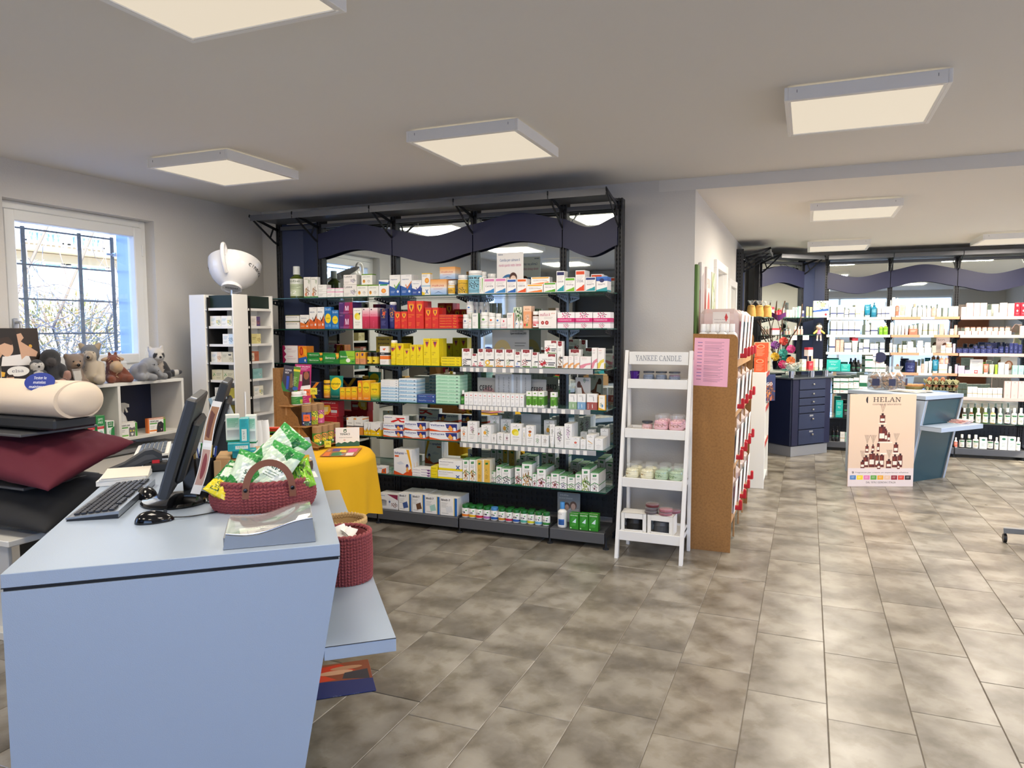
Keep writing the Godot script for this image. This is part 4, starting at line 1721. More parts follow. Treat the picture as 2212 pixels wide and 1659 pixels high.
# lines: [kind, design, look, category, "x y z w h d;..." in millimetres, body, cap]; a look that repeats on a shelf is told apart by its order from the left, or by its layer.
func stock(lines: Array,where: String) -> void:
	var same:={}
	var rows:=[]
	for l in lines:
		for p in l[4].split(";"):
			var v:=Array(p.split(" ")).map(func(e): return float(e)/1000.0)
			rows.append([l[0],l[1]]+v+[l[2],l[3]]+l.slice(5))
	for r in rows:
		if not same.has(r[8]):
			same[r[8]]=[]
		same[r[8]].append(r)
	for look in same:
		var list: Array=same[look]
		var columns:=[]
		for r in list:
			var known:=false
			for c in columns:
				if absf(c-r[2])<.012:
					known=true
			if not known:
				columns.append(r[2])
		columns.sort()
		for r in list:
			var o:=product(r[0],{"carton": "carton","stand": "display_card","jar": "pill_jar","bottle": "bottle","dropper": "dropper_bottle","pump": "pump_bottle","spray": "spray_can","tube": "cream_tube","pouch": "pouch"}[r[0]],r[1],r[5],r[6],r[7],r[10] if r.size()>10 else "f2f1ec",r[11] if r.size()>11 else "f2f1ec")
			o.position=V3(r[2],r[3],r[4]-r[7]/2 if r[0] in ["carton","stand","pouch","tube"] else r[4]-r[5]/2)
			var words: String=look
			if list.size()>1:
				var col:=0
				for c in columns.size():
					if absf(columns[c]-r[2])<.012:
						col=c
				var stack:=list.filter(func(e): return absf(e[2]-r[2])<.012)
				stack.sort_custom(func(a,b): return a[3]>b[3] if absf(a[3]-b[3])>.001 else a[4]>b[4])
				var bits:=""
				if columns.size()>1:
					bits=ORDINAL[mini(col,12)]+" "
				if stack.size()>1:
					var layer:=stack.find(r)
					if absf(stack[0][3]-stack[-1][3])<.001:
						bits+=["front ","second row ","third row ","fourth row ","fifth row "][mini(layer,4)]
					else:
						bits+="top " if layer==0 else "bottom " if layer==stack.size()-1 else ["second ","third ","fourth ","fifth ","sixth ","seventh ","eighth "][mini(layer,7)-1]
				words=bits+look
			tag(o,words+" "+where,r[9],look+" "+where if list.size()>1 else "")

func place(kind: String,design: String,at: Vector3,size: Vector3,turn: float,label: String,category: String,group:="",body:="f2f1ec",cap:="f2f1ec",called:="") -> Node3D:
	var o:=product(kind,called if called else {"carton": "carton","stand": "display_card","jar": "jar","bottle": "bottle","dropper": "dropper_bottle","pump": "pump_bottle","spray": "spray_can","tube": "cream_tube","pouch": "pouch"}[kind],design,size.x,size.y,size.z,body,cap)
	o.transform=Transform3D(Basis(Vector3.UP,turn),at)
	return tag(o,label,category,group)

func single(called: String,label: String,category: String,st: SurfaceTool,m: Material,at:=Vector3.ZERO,turn:=.0,group:="") -> MeshInstance3D:
	var o:=done(st,called,m,self)
	o.position=at
	o.rotation.y=turn
	tag(o,label,category,group)
	return o

func candle(at: Vector3,r: float,h: float,wax: String,lid: String,design: String,label: String,group: String) -> void:
	var o:=thing("candle_jar",label,"candle",at,.0,group)
	var big:=lid=="glass"
	var sh:=h*(.80 if big else .86)
	var m:=mat("wax_"+wax,rgb(wax),.5)
	put("wax",part_mesh("wax %.3f %.3f" % [r,h],func(st): lathe(st,[V2(0,.004),V2(r*.9,.004),V2(r*.94,.012),V2(r*.94,sh*.70),V2(r*.8,sh*.78),V2(0,sh*.78)],20)),m,o)
	put("glass_jar",part_mesh("candle glass %.3f %.3f" % [r,h],func(st): lathe(st,[V2(0,0),V2(r*.94,0),V2(r,.008),V2(r,sh*.74),V2(r*.84,sh*.88),V2(r*.86,sh)],24)),mats.clear_plastic,o)
	if big:
		put("lid",part_mesh("candle lid %.3f %.3f" % [r,h],func(st): lathe(st,[V2(r*.93,sh),V2(r*.95,sh+h*.10),V2(r*.8,sh+h*.17),V2(r*.3,h),V2(0,h)],24)),mats.clear_plastic,o)
	else:
		put("lid",part_mesh("candle lid %.3f %.3f" % [r,h],func(st): lathe(st,[V2(r*1.02,sh-.002),V2(r*1.02,h-.002),V2(r*.96,h),V2(0,h)],24)),colour_mat(lid),o)
	put("label",part_mesh("candle label %.3f %.3f " % [r,h]+design,func(st): sleeve(st,r+.0008,r+.0008,sh*.18,sh*.60,cell(design))),mats.print,o)

func stock_extra() -> void:
	for t in [[0,1.495,.018,"tea_green","white tea carton with a green sprig, left in the top tray"],[0,1.495,.122,"tea_green","white tea carton with a green sprig, right in the top tray"],[0,1.365,.130,"tea_blue","white tea carton with a blue sprig, alone in the second tray"],[0,1.235,.015,"tea_orange","white tea carton with an orange sprig in the third tray"],[0,1.235,.118,"tea_beige","beige tea carton in the third tray"],[0,1.105,.018,"tea_cross","beige tea carton with crossed leaves, left in the fourth tray"],[0,1.105,.124,"tea_cross","beige tea carton with crossed leaves, right in the fourth tray"],[0,.975,.040,"tea_violet","white tea carton with a violet flower in the fifth tray"],[0,.975,.138,"tea_olive","olive tea carton in the fifth tray"],[0,.845,.085,"tea_olive","olive tea carton in the sixth tray"],[0,.715,.060,"tea_green","white tea carton in the seventh tray"],
		[1,1.495,.038,"tea_plum","white tea carton with plums in the top tray of the side face"],[1,1.365,.040,"tea_yellow","yellow tea carton in the second tray of the side face"],[1,1.235,.014,"tea_rust","rust and white tea carton in the third tray of the side face"],[1,1.105,.045,"tea_teal","teal tea carton in the fourth tray of the side face"],[1,.975,.05,"tea_green","white tea carton in the fifth tray of the side face"]]:
		var turn: float=PI/2*t[0]
		var at:=V3(t[2],t[1]+.0035,.206-.055).rotated(Vector3.UP,turn)+V3(-3.99,0,-4.205)
		place("carton",t[3],at,V3(.098,.082,.07),turn,t[4],"box","tea cartons in the tower","","","tea_carton")
	for t in [["carton","dailies",-2.988,.045,.142,"leftmost pale blue contact lens carton in the cabinet"],["carton","dailies",-3.035,.050,.142,"middle pale blue contact lens carton in the cabinet"],["carton","dailies",-3.088,.050,.140,"rightmost pale blue contact lens carton in the cabinet"],["carton","optifree",-3.151,.062,.169,"left large green and white lens care carton in the cabinet"],["carton","optifree",-3.217,.062,.166,"right large green and white lens care carton in the cabinet"],["carton","optifree_small",-3.287,.055,.124,"small green and white lens care carton beside the two large ones"]]:
		place(t[0],t[1],V3(-4.19,.7705,t[2]),V3(t[3],t[4],.06),PI/2,t[5],"box","lens care cartons in the cabinet")
	for i in 2:
		place("carton","cat_box",V3(-4.185-.06*i,.7705,-3.43-.04*i),V3(.115,.092,.035),PI/2-.25,["front","rear"][i]+" white and green carton with a tabby cat","box","pet cartons in the cabinet")
		place("carton","dog_box",V3(-4.185-.06*i,.7705,-3.655-.05*i),V3(.125,.092,.035),PI/2-.25,["front","rear"][i]+" white and green carton with a black dog","box","pet cartons in the cabinet")
	var o:=thing("spray_bottle","white trigger spray bottle behind the cat cartons in the cabinet","bottle",V3(-4.32,.7705,-3.50),.4)
	var st:=begin()
	lathe(st,[V2(0,0),V2(.032,0),V2(.034,.006),V2(.034,.09),V2(.026,.12),V2(.013,.14),V2(.013,.16),V2(0,.16)],20)
	done(st,"body",mats.white_paint,o)
	st=begin()
	prism(st,PackedVector2Array([V2(-.014,.15),V2(.014,.15),V2(.016,.18),V2(.05,.185),V2(.05,.205),V2(.02,.215),V2(-.03,.212),V2(-.035,.195)]),.018)
	prism(st,PackedVector2Array([V2(.03,.185),V2(.042,.15),V2(.036,.148),V2(.022,.185)]),.012)
	done(st,"trigger_head",mats.white_card,o)
	var lx:=-.905
	var g:="jar candles on the ladder shelf"
	candle(V3(lx-.065,.8145,-4.73),.035,.058,"e6b4b4","3a3d44","candle_label","small pink candle jar with a dark lid on the second tray",g)
	for t in [[-.064,"5a6a86","left small blue grey candle jar on the top tray"],[.018,"5a6a86","right small blue grey candle jar on the top tray"],[.105,"6a3f5c","small plum candle jar on the top tray"]]:
		candle(V3(lx+t[0],1.1365,-4.755),.036,.066,t[1],"3c4047","candle_label_dark",t[2],g)
	for t in [[.030,-4.71,"left big pink candle jar at the front of the second tray"],[.129,-4.71,"right big pink candle jar at the front of the second tray"],[.036,-4.80,"left big pink candle jar behind on the second tray"],[.131,-4.80,"right big pink candle jar behind on the second tray"]]:
		candle(V3(lx+t[0],.8145,t[1]),.046,.108,"eaa9b4","glass","candle_label_rose",t[2],g)
	for i in 8:
		var c: bool=i % 4<2
		candle(V3(lx+[-.143,-.044,.05,.143][i % 4]+(.008 if i>3 else .0),.4985,-4.645 if i<4 else -4.745),.043,.102,"e9e3bc" if c else "a9c4a0","glass","candle_label_daisy" if c else "candle_label_leaf",("left" if i % 2==0 else "right")+(" cream" if c else " pale green")+" candle jar "+("at the front of" if i<4 else "at the back of")+" the third tray",g)
	o=thing("candle_bucket","tiny purple metal bucket candle on the top tray of the ladder","candle",V3(lx-.158,1.1365,-4.755))
	st=begin()
	lathe(st,[V2(0,0),V2(.026,0),V2(.033,.062),V2(.035,.064),V2(.031,.062),V2(.03,.05),V2(0,.05)],20)
	done(st,"bucket",mat("purple_metal",rgb("4a1f7a"),.3,.4),o)
	st=begin()
	var pts:=[]
	for i in 9:
		var a:=PI*i/8.0
		pts.append(V3(.036*cos(a),.055-.022*sin(a),.02))
	tube(st,pts,.0012,5)
	done(st,"bail",mats.chrome,o)
	for i in 2:
		var bx: float=lx+[-.112,.066][i]
		o=thing("gift_box",["left","right"][i]+" white gift box with a window showing dark wax on the lowest tray","box",V3(bx,.1615,-4.60),[.06,-.05][i],"window boxes on the lowest tray")
		st=begin()
		var w:=.165
		var h:=.128
		for s in [-1.0,1.0]:
			box(st,V3(s*(w/2-.001),h/2,0),V3(.002,h,.12))
			box(st,V3(s*(w/2-.012),h/2,.059),V3(.024,h,.002))
		box(st,V3(0,h-.001,0),V3(w,.002,.12))
		box(st,V3(0,.001,0),V3(w,.002,.12))
		box(st,V3(0,h/2,-.059),V3(w,h,.002))
		box(st,V3(0,h-.018,.059),V3(w-.04,.036,.002))
		box(st,V3(0,.01,.059),V3(w-.04,.02,.002))
		done(st,"sleeve",mats.white_card,o)
		st=begin()
		lathe(st,[V2(0,.004),V2(.05,.004),V2(.056,.02),V2(.054,.05),V2(.058,.06),V2(.052,.085),V2(0,.085)],24)
		done(st,"melt_warmer",mat("ribbed_dark_%d" % i,[rgb("141416"),rgb("4a4c50")][i],.5),o)
	for t in [[-.002,.2905,"6b6264","bottom"],[-.002,.313,"6b6264","middle"],[.004,.3355,"6a2f34","top"]]:
		tin(V3(lx+t[0],t[1],-4.585),t[2],t[3]+" flat candle tin of the grey stack on the gift boxes")
	for t in [[.090,.2905,"a26a74","lower"],[.092,.313,"b0707c","upper"]]:
		tin(V3(lx+t[0],t[1],-4.58),t[2],t[3]+" flat candle tin of the pink pair on the gift boxes")
	tin(V3(lx+.130,.2905,-4.655),"8f5a66","single flat candle tin behind the pink pair")
	for i in 7:
		place("bottle","plain_white",V3(-.645+.062*(i % 4)+(.018 if i>3 else .0),1.3315,-4.93-.085*(i/4)),V3(.062,.182,.062),.0,"%s white round bottle on top of the refill stand, %s row" % [["first","second","third","fourth"][i % 4],"front" if i<4 else "rear"],"bottle","white bottles on the refill stand","eeeeec","f4f4f2")
	st=begin()
	box(st,V3(.13,1.325,-.12),V3(.24,.01,.22))
	var rack:=done(st,"bottle_rack",mats.crate_wood,self)
	rack.position=V3(-.70,0,-4.86)
	tag(rack,"small board carrying the white bottles on the refill stand","rack")
	var tint:=[["d9a3a4","c23a64","d9a3a4","d8cfc8"],["6a4058","8a7a86","a8b0a8","c8c4bc"],["2f6f78","6f9aa4","9fb4ba","c4c8c4"],["9a9aa0","c48a8a","8aa08a","b8b8b4"]]
	for s in 4:
		for k in 4:
			var y: float=[1.2415,.9065,.5615,.2165][s]
			var big:=s==0 and k==0
			var hgt:=.375 if s==0 else .27
			o=thing("refill_canister","%s refill canister with a red tap, %s along the %s shelf of the cardboard stand" % [["pink","plum","teal","grey"][s],["first","second","third","fourth"][k],["top","second","third","lowest"][s]],"canister",V3(-.56,y,-5.16-.31*k if s==0 else -5.02-.36*k),.0,"refill canisters")
			var cm:=mat("liquid_"+tint[s][k],Color(rgb(tint[s][k]),.82),.2)
			cm.transparency=BaseMaterial3D.TRANSPARENCY_ALPHA
			st=begin()
			box(st,V3(0,hgt*.40,0),V3(.25,hgt*.8,.20),.03)
			done(st,"liquid",cm,o)
			var shell_m:=mat("milky_plastic",Color(.93,.86,.84,.55),.3)
			shell_m.transparency=BaseMaterial3D.TRANSPARENCY_ALPHA
			st=begin()
			box(st,V3(0,hgt*.5,0),V3(.256,hgt,.206),.032)
			done(st,"canister",shell_m,o)
			st=begin()
			box(st,V3(.131,hgt*.52,0),V3(.004,hgt*.8,.15),.001,Transform3D(Basis(Vector3.BACK,-.05),Vector3.ZERO))
			done(st,"front_label",mats.paper,o)
			st=begin()
			box(st,V3(.136,hgt*.62,.02),V3(.002,hgt*.3,.09))
			done(st,"label_band",[mat("band_pink",rgb("d86a8a"),.5),mat("band_blue",rgb("4a9cc4"),.5),mat("band_teal",rgb("5aa0a8"),.5)][(s+k) % 3],o)
			st=begin()
			box(st,V3(.155,.055,.0),V3(.05,.03,.03),.006)
			box(st,V3(.17,.075,.0),V3(.022,.07,.034),.006)
			done(st,"tap",mat("tap_red",rgb("b5121e"),.3),o)
	st=begin()
	box(st,V3(0,0,0),V3(.002,.19,.11))
	o=single("carton_label","white rotated label on the nearest pink canister above the cardboard stand","label",st,own_print("canister_label","b e6ddd6|V 18 8 10 84 6a5a5a uso professionale|V 40 10 5 80 8a7a7a ingredienti|V 50 6 5 88 8a7a7a istruzioni per il ricambio|V 60 10 5 80 8a7a7a conservare al fresco|V 70 8 5 84 8a7a7a tenere lontano|p c83a3a 80 70 96 80 80 90 64 80",160,256),V3(-.545,1.50,-5.0555),-PI/2)
	for i in 4:
		place("carton","orange_tower",V3(-.40+.003*i,1.0805+.135*(i % 2),-7.02-.13*(i/2)),V3(.10,.134,.10),.05*i,"%s orange carton of the %s tower on the white gondola" % [["lower","upper"][i % 2],["front","rear"][i/2]],"box","orange cartons on the gondola")
	for i in 3:
		place("carton","tan_box",V3(-.40,1.0805+.09*i,-7.38+.03*i),V3(.22,.089,.14),PI/2,"%s tan carton stacked behind the orange towers" % ["lowest","middle","top"][i],"box","tan cartons on the gondola")
	corner_goods()
	far_counter_goods()

func tin(at: Vector3,hex: String,label: String) -> void:
	var o:=thing("candle_tin",label,"candle",at,.0,"flat candle tins")
	put("tin",part_mesh("tin",func(st): lathe(st,[V2(0,0),V2(.041,0),V2(.043,.003),V2(.043,.014),V2(.040,.016),V2(0,.016)],24)),mat("wax_"+hex,rgb(hex),.4),o)
	put("lid",part_mesh("tin lid",func(st): lathe(st,[V2(.0435,.014),V2(.0435,.021),V2(.040,.022),V2(0,.022)],24)),mats.clear_plastic,o)

func corner_goods() -> void:
	var T:=PI/4
	for t in [["carton","f_grey_green",-.410,-8.987,.055,.115,0,"tall mauve grey carton"],["carton","f_red_white",-.372,-9.026,.036,.122,0,"tall white carton with a red top"],["carton","f_red_label",-.335,-9.066,.045,.075,0,"left low red carton"],["carton","f_red_label",-.298,-9.100,.040,.088,0,"right low red carton"],["tube","f_pink_tint",-.259,-9.138,.045,.112,0,"rose coloured tube"],["carton","f_cream",-.215,-9.184,.040,.088,0,"left cream carton"],["carton","f_cream",-.180,-9.215,.036,.088,0,"right cream carton"],["tube","f_green_white",-.144,-9.253,.036,.120,0,"left white and green tube"],["tube","f_green_white",-.113,-9.285,.034,.120,0,"right white and green tube"],["carton","f_mint",-.083,-9.314,.034,.132,0,"tall mint green carton"],["jar","f_navy",-.048,-9.349,.042,.080,0,"white jar with a navy label"],["tube","f_yellow",.010,-9.405,.040,.128,0,"left yellow tube"],["tube","f_yellow",.048,-9.440,.036,.124,0,"right yellow tube"],
		["carton","f_red_white",-.372,-9.025,.05,.078,1,"first white carton with a red top"],["carton","f_red_white",-.335,-9.062,.05,.078,1,"second white carton with a red top"],["carton","f_red_white",-.298,-9.099,.05,.078,1,"third white carton with a red top"],["bottle","f_pink_tint",-.215,-9.183,.03,.068,1,"left rose lipstick case"],["bottle","f_pink_tint",-.180,-9.218,.03,.068,1,"right rose lipstick case"],["bottle","f_pink_tint",-.120,-9.277,.032,.102,1,"first tall rose lipstick case"],["bottle","f_pink_tint",-.085,-9.312,.032,.102,1,"second tall rose lipstick case"],["bottle","f_pink_tint",-.050,-9.347,.032,.102,1,"third tall rose lipstick case"]]:
		place(t[0],t[1],V3(t[2]-.02,[1.6125,1.4055][t[6]],t[3]-.02),V3(t[4],t[5],t[4]*.7),T,t[7]+" on the "+["upper","lower"][t[6]]+" glass shelf of the corner bay","cosmetics","","e2b8a6","d8d4d0")
	place("stand","f_ducray_card",V3(.135,1.6125,-9.53),V3(.17,.20,.03),.3,"white counter display with a hedgehog and leaves at the right of the corner bay","card")
	var st:=begin()
	for i in 3:
		var o:=thing("pasta_bag","%s clear bag of golden pasta tied with film on the end shelving" % ["left","middle","right"][i],"bag",V3([-.60,-.52,-.44][i],1.6125,[-8.60,-8.68,-8.78][i]),.6,"bags of golden pasta")
		st=begin()
		var n:=FastNoiseLite.new()
		n.seed=60+i
		n.frequency=14.0
		sheet(st,func(u,v):
			var a: float=TAU*u
			var r: float=.048*(1.0-.25*v*v)*(1.0+.12*n.get_noise_3d(cos(a),v*2.0,sin(a)))
			return V3(sin(a)*r*1.15,v*.125-.0,cos(a)*r*.85),28,14,Vector3.ZERO,3,true)
		lathe(st,[V2(.041,.120),V2(.03,.132),V2(.0,.135)],20)
		done(st,"pasta",mat("pasta",rgb("c99a4a"),.7),o)
		st=begin()
		for k in 7:
			var a:=TAU*k/7.0
			tri(st,V3(0,.125,0),V3(.05*cos(a),.19,.05*sin(a)),V3(.05*cos(a+.7),.18,.05*sin(a+.7)),Vector3.UP)
			tri(st,V3(0,.127,.001),V3(.05*cos(a),.192,.05*sin(a)),V3(.05*cos(a+.7),.182,.05*sin(a+.7)),Vector3.DOWN)
		done(st,"film_ruff",mats.clear_plastic,o)
	var d:=thing("cloth_doll","small black haired doll in yellow sleeves dangling its legs from a shelf edge","doll",V3(.125,1.36,-9.50))
	st=begin()
	var skin:=Color(.75,.52,.40)
	blob(st,[[V3(0,.055,0),V3(0,.09,0),.026,.022,Color(.45,.20,.34)],[V3(0,.135,.0),V3(0,.138,.004),.034,.034,skin],[V3(-.02,.095,0),V3(-.055,.06,.03),.013,.011,Color(.85,.62,.10)],[V3(.02,.095,0),V3(.058,.062,.02),.013,.011,Color(.85,.62,.10)],[V3(-.014,.045,.0),V3(-.016,.045,.05),.014,.012,Color(.10,.10,.16)],[V3(.014,.045,.0),V3(.018,.045,.05),.014,.012,Color(.10,.10,.16)],[V3(-.016,.045,.05),V3(-.018,-.01,.055),.010,.009,skin],[V3(.018,.045,.05),V3(.022,-.01,.055),.010,.009,skin],[V3(-.018,-.02,.055),V3(-.018,-.022,.066),.011,.010,Color(.75,.78,.85)],[V3(.022,-.02,.055),V3(.022,-.022,.066),.011,.010,Color(.75,.78,.85)]],.005,.006)
	done(st,"body",mats.painted,d)
	st=begin()
	blob(st,[[V3(0,.150,-.012),V3(0,.155,-.006),.036,.034,Color(.015,.012,.012)],[V3(-.032,.135,-.008),V3(-.042,.11,-.004),.014,.010,Color(.015,.012,.012)],[V3(.032,.135,-.008),V3(.042,.11,-.004),.014,.010,Color(.015,.012,.012)]],.005,.006)
	done(st,"hair",mats.painted,d)
	st=begin()
	for s in [-1.0,1.0]:
		lathe(st,[V2(0,0),V2(.004,.0),V2(.003,.003),V2(0,.004)],8,Transform3D(Basis(Vector3.RIGHT,PI/2),V3(s*.013,.136,.035)))
	done(st,"eye",mats.black_gloss,d)
	for i in 2:
		st=begin()
		box(st,Vector3.ZERO,V3(.095,.055,.0012))
		single("sale_note",["left","right"][i]+" hand lettered fifty percent note hanging from the corner shelf","note",st,own_print("sale_note","b efe9e2|t 12 16 76 62 9a2a3a 50%",128,80),V3([-.20,-.07][i]+.05,1.372,[-9.18,-9.31][i]+.06),PI/4,"fifty percent notes")
	var b:=thing("glass_bowl","glass bowl of small white sweets on the glass tray over the drawers","bowl",V3(-.16,1.003,-8.96))
	st=begin()
	lathe(st,[V2(0,0),V2(.05,0),V2(.11,.05),V2(.135,.085),V2(.13,.085),V2(.105,.052),V2(.048,.005),V2(0,.005)],28)
	done(st,"bowl",mats.clear_plastic,b)
	st=begin()
	rng.seed=77
	for i in 90:
		var a:=rng.randf()*TAU
		var r:=sqrt(rng.randf())*.10
		var y:=.02+r*.45+rng.randf()*.02
		st.set_color([Color(.75,.70,.60),Color(.20,.15,.10),Color(.5,.42,.3)][i % 3])
		box(st,V3(r*cos(a),y,r*sin(a)),V3(.018,.012,.012),.003,Transform3D.IDENTITY)
	var sw:=done(st,"sweets",mats.painted,b)
	sw.set_meta("kind","stuff")
	for t in [["carton","f_cream",-.045,-9.15,.07,.115,"cream carton left of the red tray"],["carton","f_red_label",.03,-9.23,.075,.09,"red tray carton"],["tube","f_beige",.012,-9.25,.03,.15,"left beige stick in the red tray"],["tube","f_beige",.055,-9.27,.03,.15,"right beige stick in the red tray"],["carton","f_cream",.095,-9.29,.055,.115,"cream carton right of the red tray"],["tube","f_white_plain",.155,-9.345,.06,.11,"white tube"]]:
		place(t[0],t[1],V3(t[2],1.003,t[3]),V3(t[4],t[5],t[4]*.6),.877,t[6]+" on the glass tray over the drawers","cosmetics")
	place("carton","f_red_white",V3(.015,1.155,-9.22),V3(.08,.10,.06),.877,"pale red carton standing high behind the red tray","box")
	var v:=thing("branch_arrangement","vase of dark branches with a purple mask and rainbow paper flowers in the corner","decoration",V3(-.32,1.003,-9.02))
	st=begin()
	rng.seed=15
	for i in 8:
		var p:=V3(0,.02,0)
		var q:=V3(rng.randf_range(-.3,.3),1.0,rng.randf_range(-.2,.2))
		var dd:=q.normalized()
		var line:=[]
		for e in 9:
			line.append(p)
			p+=dd*.10
			dd=(dd+V3(rng.randf_range(-.3,.3),.1,rng.randf_range(-.25,.25))).normalized()
		tube(st,line,.008-.0006*i,6)
	done(st,"branches",mat("bark_dark",rgb("4a382a"),.9),v)
	var hues:=["d02a6a","e8742a","e8b82a","2a9a8a","c8307a","7a2a8a","d03a2a"]
	for i in 7:
		st=begin()
		var c:=V3(.10*sin(i*2.1)+.06,.06+.045*i,.08)
		for k in 9:
			var a:=TAU*k/9.0
			var e:=V3(cos(a),sin(a),.3*sin(k*2.0))*.05
			tri(st,c,c+e,c+e.rotated(Vector3.BACK,.6)+V3(0,0,.012),Vector3.BACK)
			tri(st,c+V3(0,0,.006),c+e*.6+V3(0,0,.018),c+e.rotated(Vector3.BACK,.6)*.6+V3(0,0,.022),Vector3.BACK)
		done(st,"paper_flower",mat("paper_"+hues[i],rgb(hues[i]),.8),v)
	st=begin()
	sheet(st,func(u,w): return V3((u-.5)*.16,.62+(w-.5)*.07*(1.0-.6*absf(u-.5))+.02*cos(TAU*u),.06+.02*sin(PI*u)),14,6,Vector3.BACK)
	done(st,"purple_mask",mat("purple_felt",rgb("5a1560"),.7),v)
	st=begin()
	lathe(st,[V2(0,0),V2(.05,0),V2(.06,.08),V2(.035,.14),V2(.04,.16),V2(.03,.14),V2(0,.12)],20)
	done(st,"vase",mats.black_gloss,v)

func far_counter_goods() -> void:
	for i in 4:
		var at:=V3([.66,.78,.74,.88][i],.8505,[-8.30,-8.30,-8.45,-8.40][i])
		var o:=thing("dried_fruit_bag","%s clear bag of dried slices on the far counter" % ["first","second","third","fourth"][i],"bag",at,.4*i,"bags of dried slices")
		var st:=begin()
		rng.seed=30+i
		for k in 60:
			var a:=rng.randf()*TAU
			var r:=.055*sqrt(rng.randf())
			var c:=V3(r*cos(a),.015+rng.randf()*.13,r*sin(a))
			var xf:=Transform3D(Basis.from_euler(V3(rng.randf()*6,rng.randf()*6,0)),c)
			st.set_color([Color(.20,.09,.03),Color(.42,.22,.08),Color(.10,.05,.03)][k % 3])
			lathe(st,[V2(0,-.003),V2(.017,-.004),V2(.020,.0),V2(.016,.004),V2(0,.002)],8,xf)
		var sl:=done(st,"dried_slices",mats.painted,o)
		sl.set_meta("kind","stuff")
		st=begin()
		lathe(st,[V2(.0,.001),V2(.07,.001),V2(.078,.06),V2(.07,.14),V2(.02,.19),V2(.045,.24)],18)
		done(st,"film",mats.clear_plastic,o)
		st=begin()
		box(st,V3(0,.08,.079),V3(.07,.07,.001))
		done(st,"label",mats.navy_panel,o)
	for k in 2:
		var o:=thing("egg_tray",["lower","upper"][k]+" green grey moulded egg tray on the far counter","egg tray",V3(1.28,.8505+.062*k,-8.48),-.15+.1*k,"egg trays")
		var st:=begin()
		var n:=5
		sheet(st,func(u,v):
			var x: float=(u-.5)*.29
			var z: float=(v-.5)*.29
			return V3(x,.022+.020*cos(u*TAU*n)*cos(v*TAU*n),z),60,60,Vector3.UP,3)
		box(st,V3(0,.003,0),V3(.27,.006,.27))
		done(st,"tray",mat("egg_card",rgb("8d8d68"),.9),o)
		for e in 15 if k==0 else 3:
			var egg:=thing("egg","%s %s brown egg in the %s egg tray" % [["first","second","third"][e/5],["leftmost","second","middle","fourth","rightmost"][e % 5]+" row",["lower","upper"][k]],"egg",V3(1.28+((e % 5)-2)*.058,.872+.062*k,-8.48+(1.6-e/5)*.058),.0,"brown eggs")
			st=begin()
			var prof:=[]
			for i in 9:
				var a:=PI*i/8.0
				prof.append(V2(.021*sin(a)*(1.0+.10*cos(a)),.027-.027*cos(a)))
			prof[0].x=.0
			prof[8].x=.0
			put("shell",part_mesh("egg",func(s): lathe(s,prof,14)),mat("egg_brown",rgb("a86a45"),.5),egg)
	var o:=thing("bread_basket","low dish of brown rolls beside the egg trays","dish",V3(1.03,.8505,-8.48))
	var st:=begin()
	lathe(st,[V2(0,0),V2(.08,0),V2(.12,.035),V2(.115,.035),V2(.078,.006),V2(0,.006)],24)
	done(st,"dish",mat("straw",rgb("a8945a"),.8),o)
	for i in 3:
		st=begin()
		blob(st,[[V3(-.05+.05*i,.03,.01*i),V3(-.02+.05*i,.035,.02),.026,.024,Color(.42,.21,.08)]],.008)
		done(st,"roll",mats.painted,o)
	for i in 3:
		st=begin()
		sheet(st,func(u,v): return V3((u-.5)*.30,.003+.004*i+.004*sin(u*3.0+i),(v-.5)*.21),8,2,Vector3.UP)
		sheet(st,func(u,v): return V3((u-.5)*.30,.001+.004*i,(v-.5)*.21),2,2,Vector3.DOWN)
		single("newspaper",["lowest","middle","top"][i]+" folded newspaper lying at the front of the far counter","newspaper",st,own_print("newsprint","b dedcd2|T 6 6 60 12 3a3a3a Corriere|r 55 30 38 40 8a7a6a|l 6 26 40 12 6 9a9a94",160,128),V3(.93+.04*i,.8505,-8.10-.03*i),-.6+.25*i,"newspapers on the far counter")
	for i in 3:
		st=begin()
		box(st,V3(0,.005+.010*i,0),V3(.14,.009,.24),.001)
		single("magazine",["lowest","middle","top"][i]+" magazine of the pile on the bag shelf of the far counter","magazine",st,own_print("magazine_pile","b e2e0da|r 0 70 100 30 b0342a|T 8 8 80 18 3a4a5a salute|r 10 34 60 30 a8b0a8",128,160),V3(1.33+.02*i,.5685,-8.03-.02*i),.85+.1*i,"magazines on the far bag shelf")
	st=begin()
	lathe(st,[V2(0,0),V2(.062,0),V2(.062,.002),V2(0,.002)],32,Transform3D(Basis(Vector3.RIGHT,PI/2),Vector3.ZERO))
	single("round_sign","round navy shelf sign hanging from the far unit","sign",st,mats.navy_panel,V3(.80,1.14,-9.492))
	place("tube","f_white_blue",V3(.735,1.10,-9.485),V3(.036,.11,.02),.0,"white tube hung beside the round navy sign","tube")
	var p:=thing("plush_bunny","pink plush toy hanging over a pink shelf edge in the far room","plush toy",V3(2.30,1.30,-9.50))
	st=begin()
	var c1:=Color(.72,.48,.44)
	var c2:=Color(.78,.66,.50)
	blob(st,[[V3(0,.09,.02),V3(0,.03,.03),.045,.04,c2],[V3(0,.17,.02),V3(0,.175,.025),.052,.05,c1],[V3(-.03,.0,.04),V3(-.035,-.04,.05),.02,.022,c2],[V3(.03,.0,.04),V3(.035,-.04,.05),.02,.022,c2],[V3(-.03,.21,.0),V3(-.06,.15,.02),.02,.022,c1],[V3(.03,.21,.0),V3(.06,.15,.02),.02,.022,c1]],.009,.012)
	done(st,"body",mats.plush,p)
	st=begin()
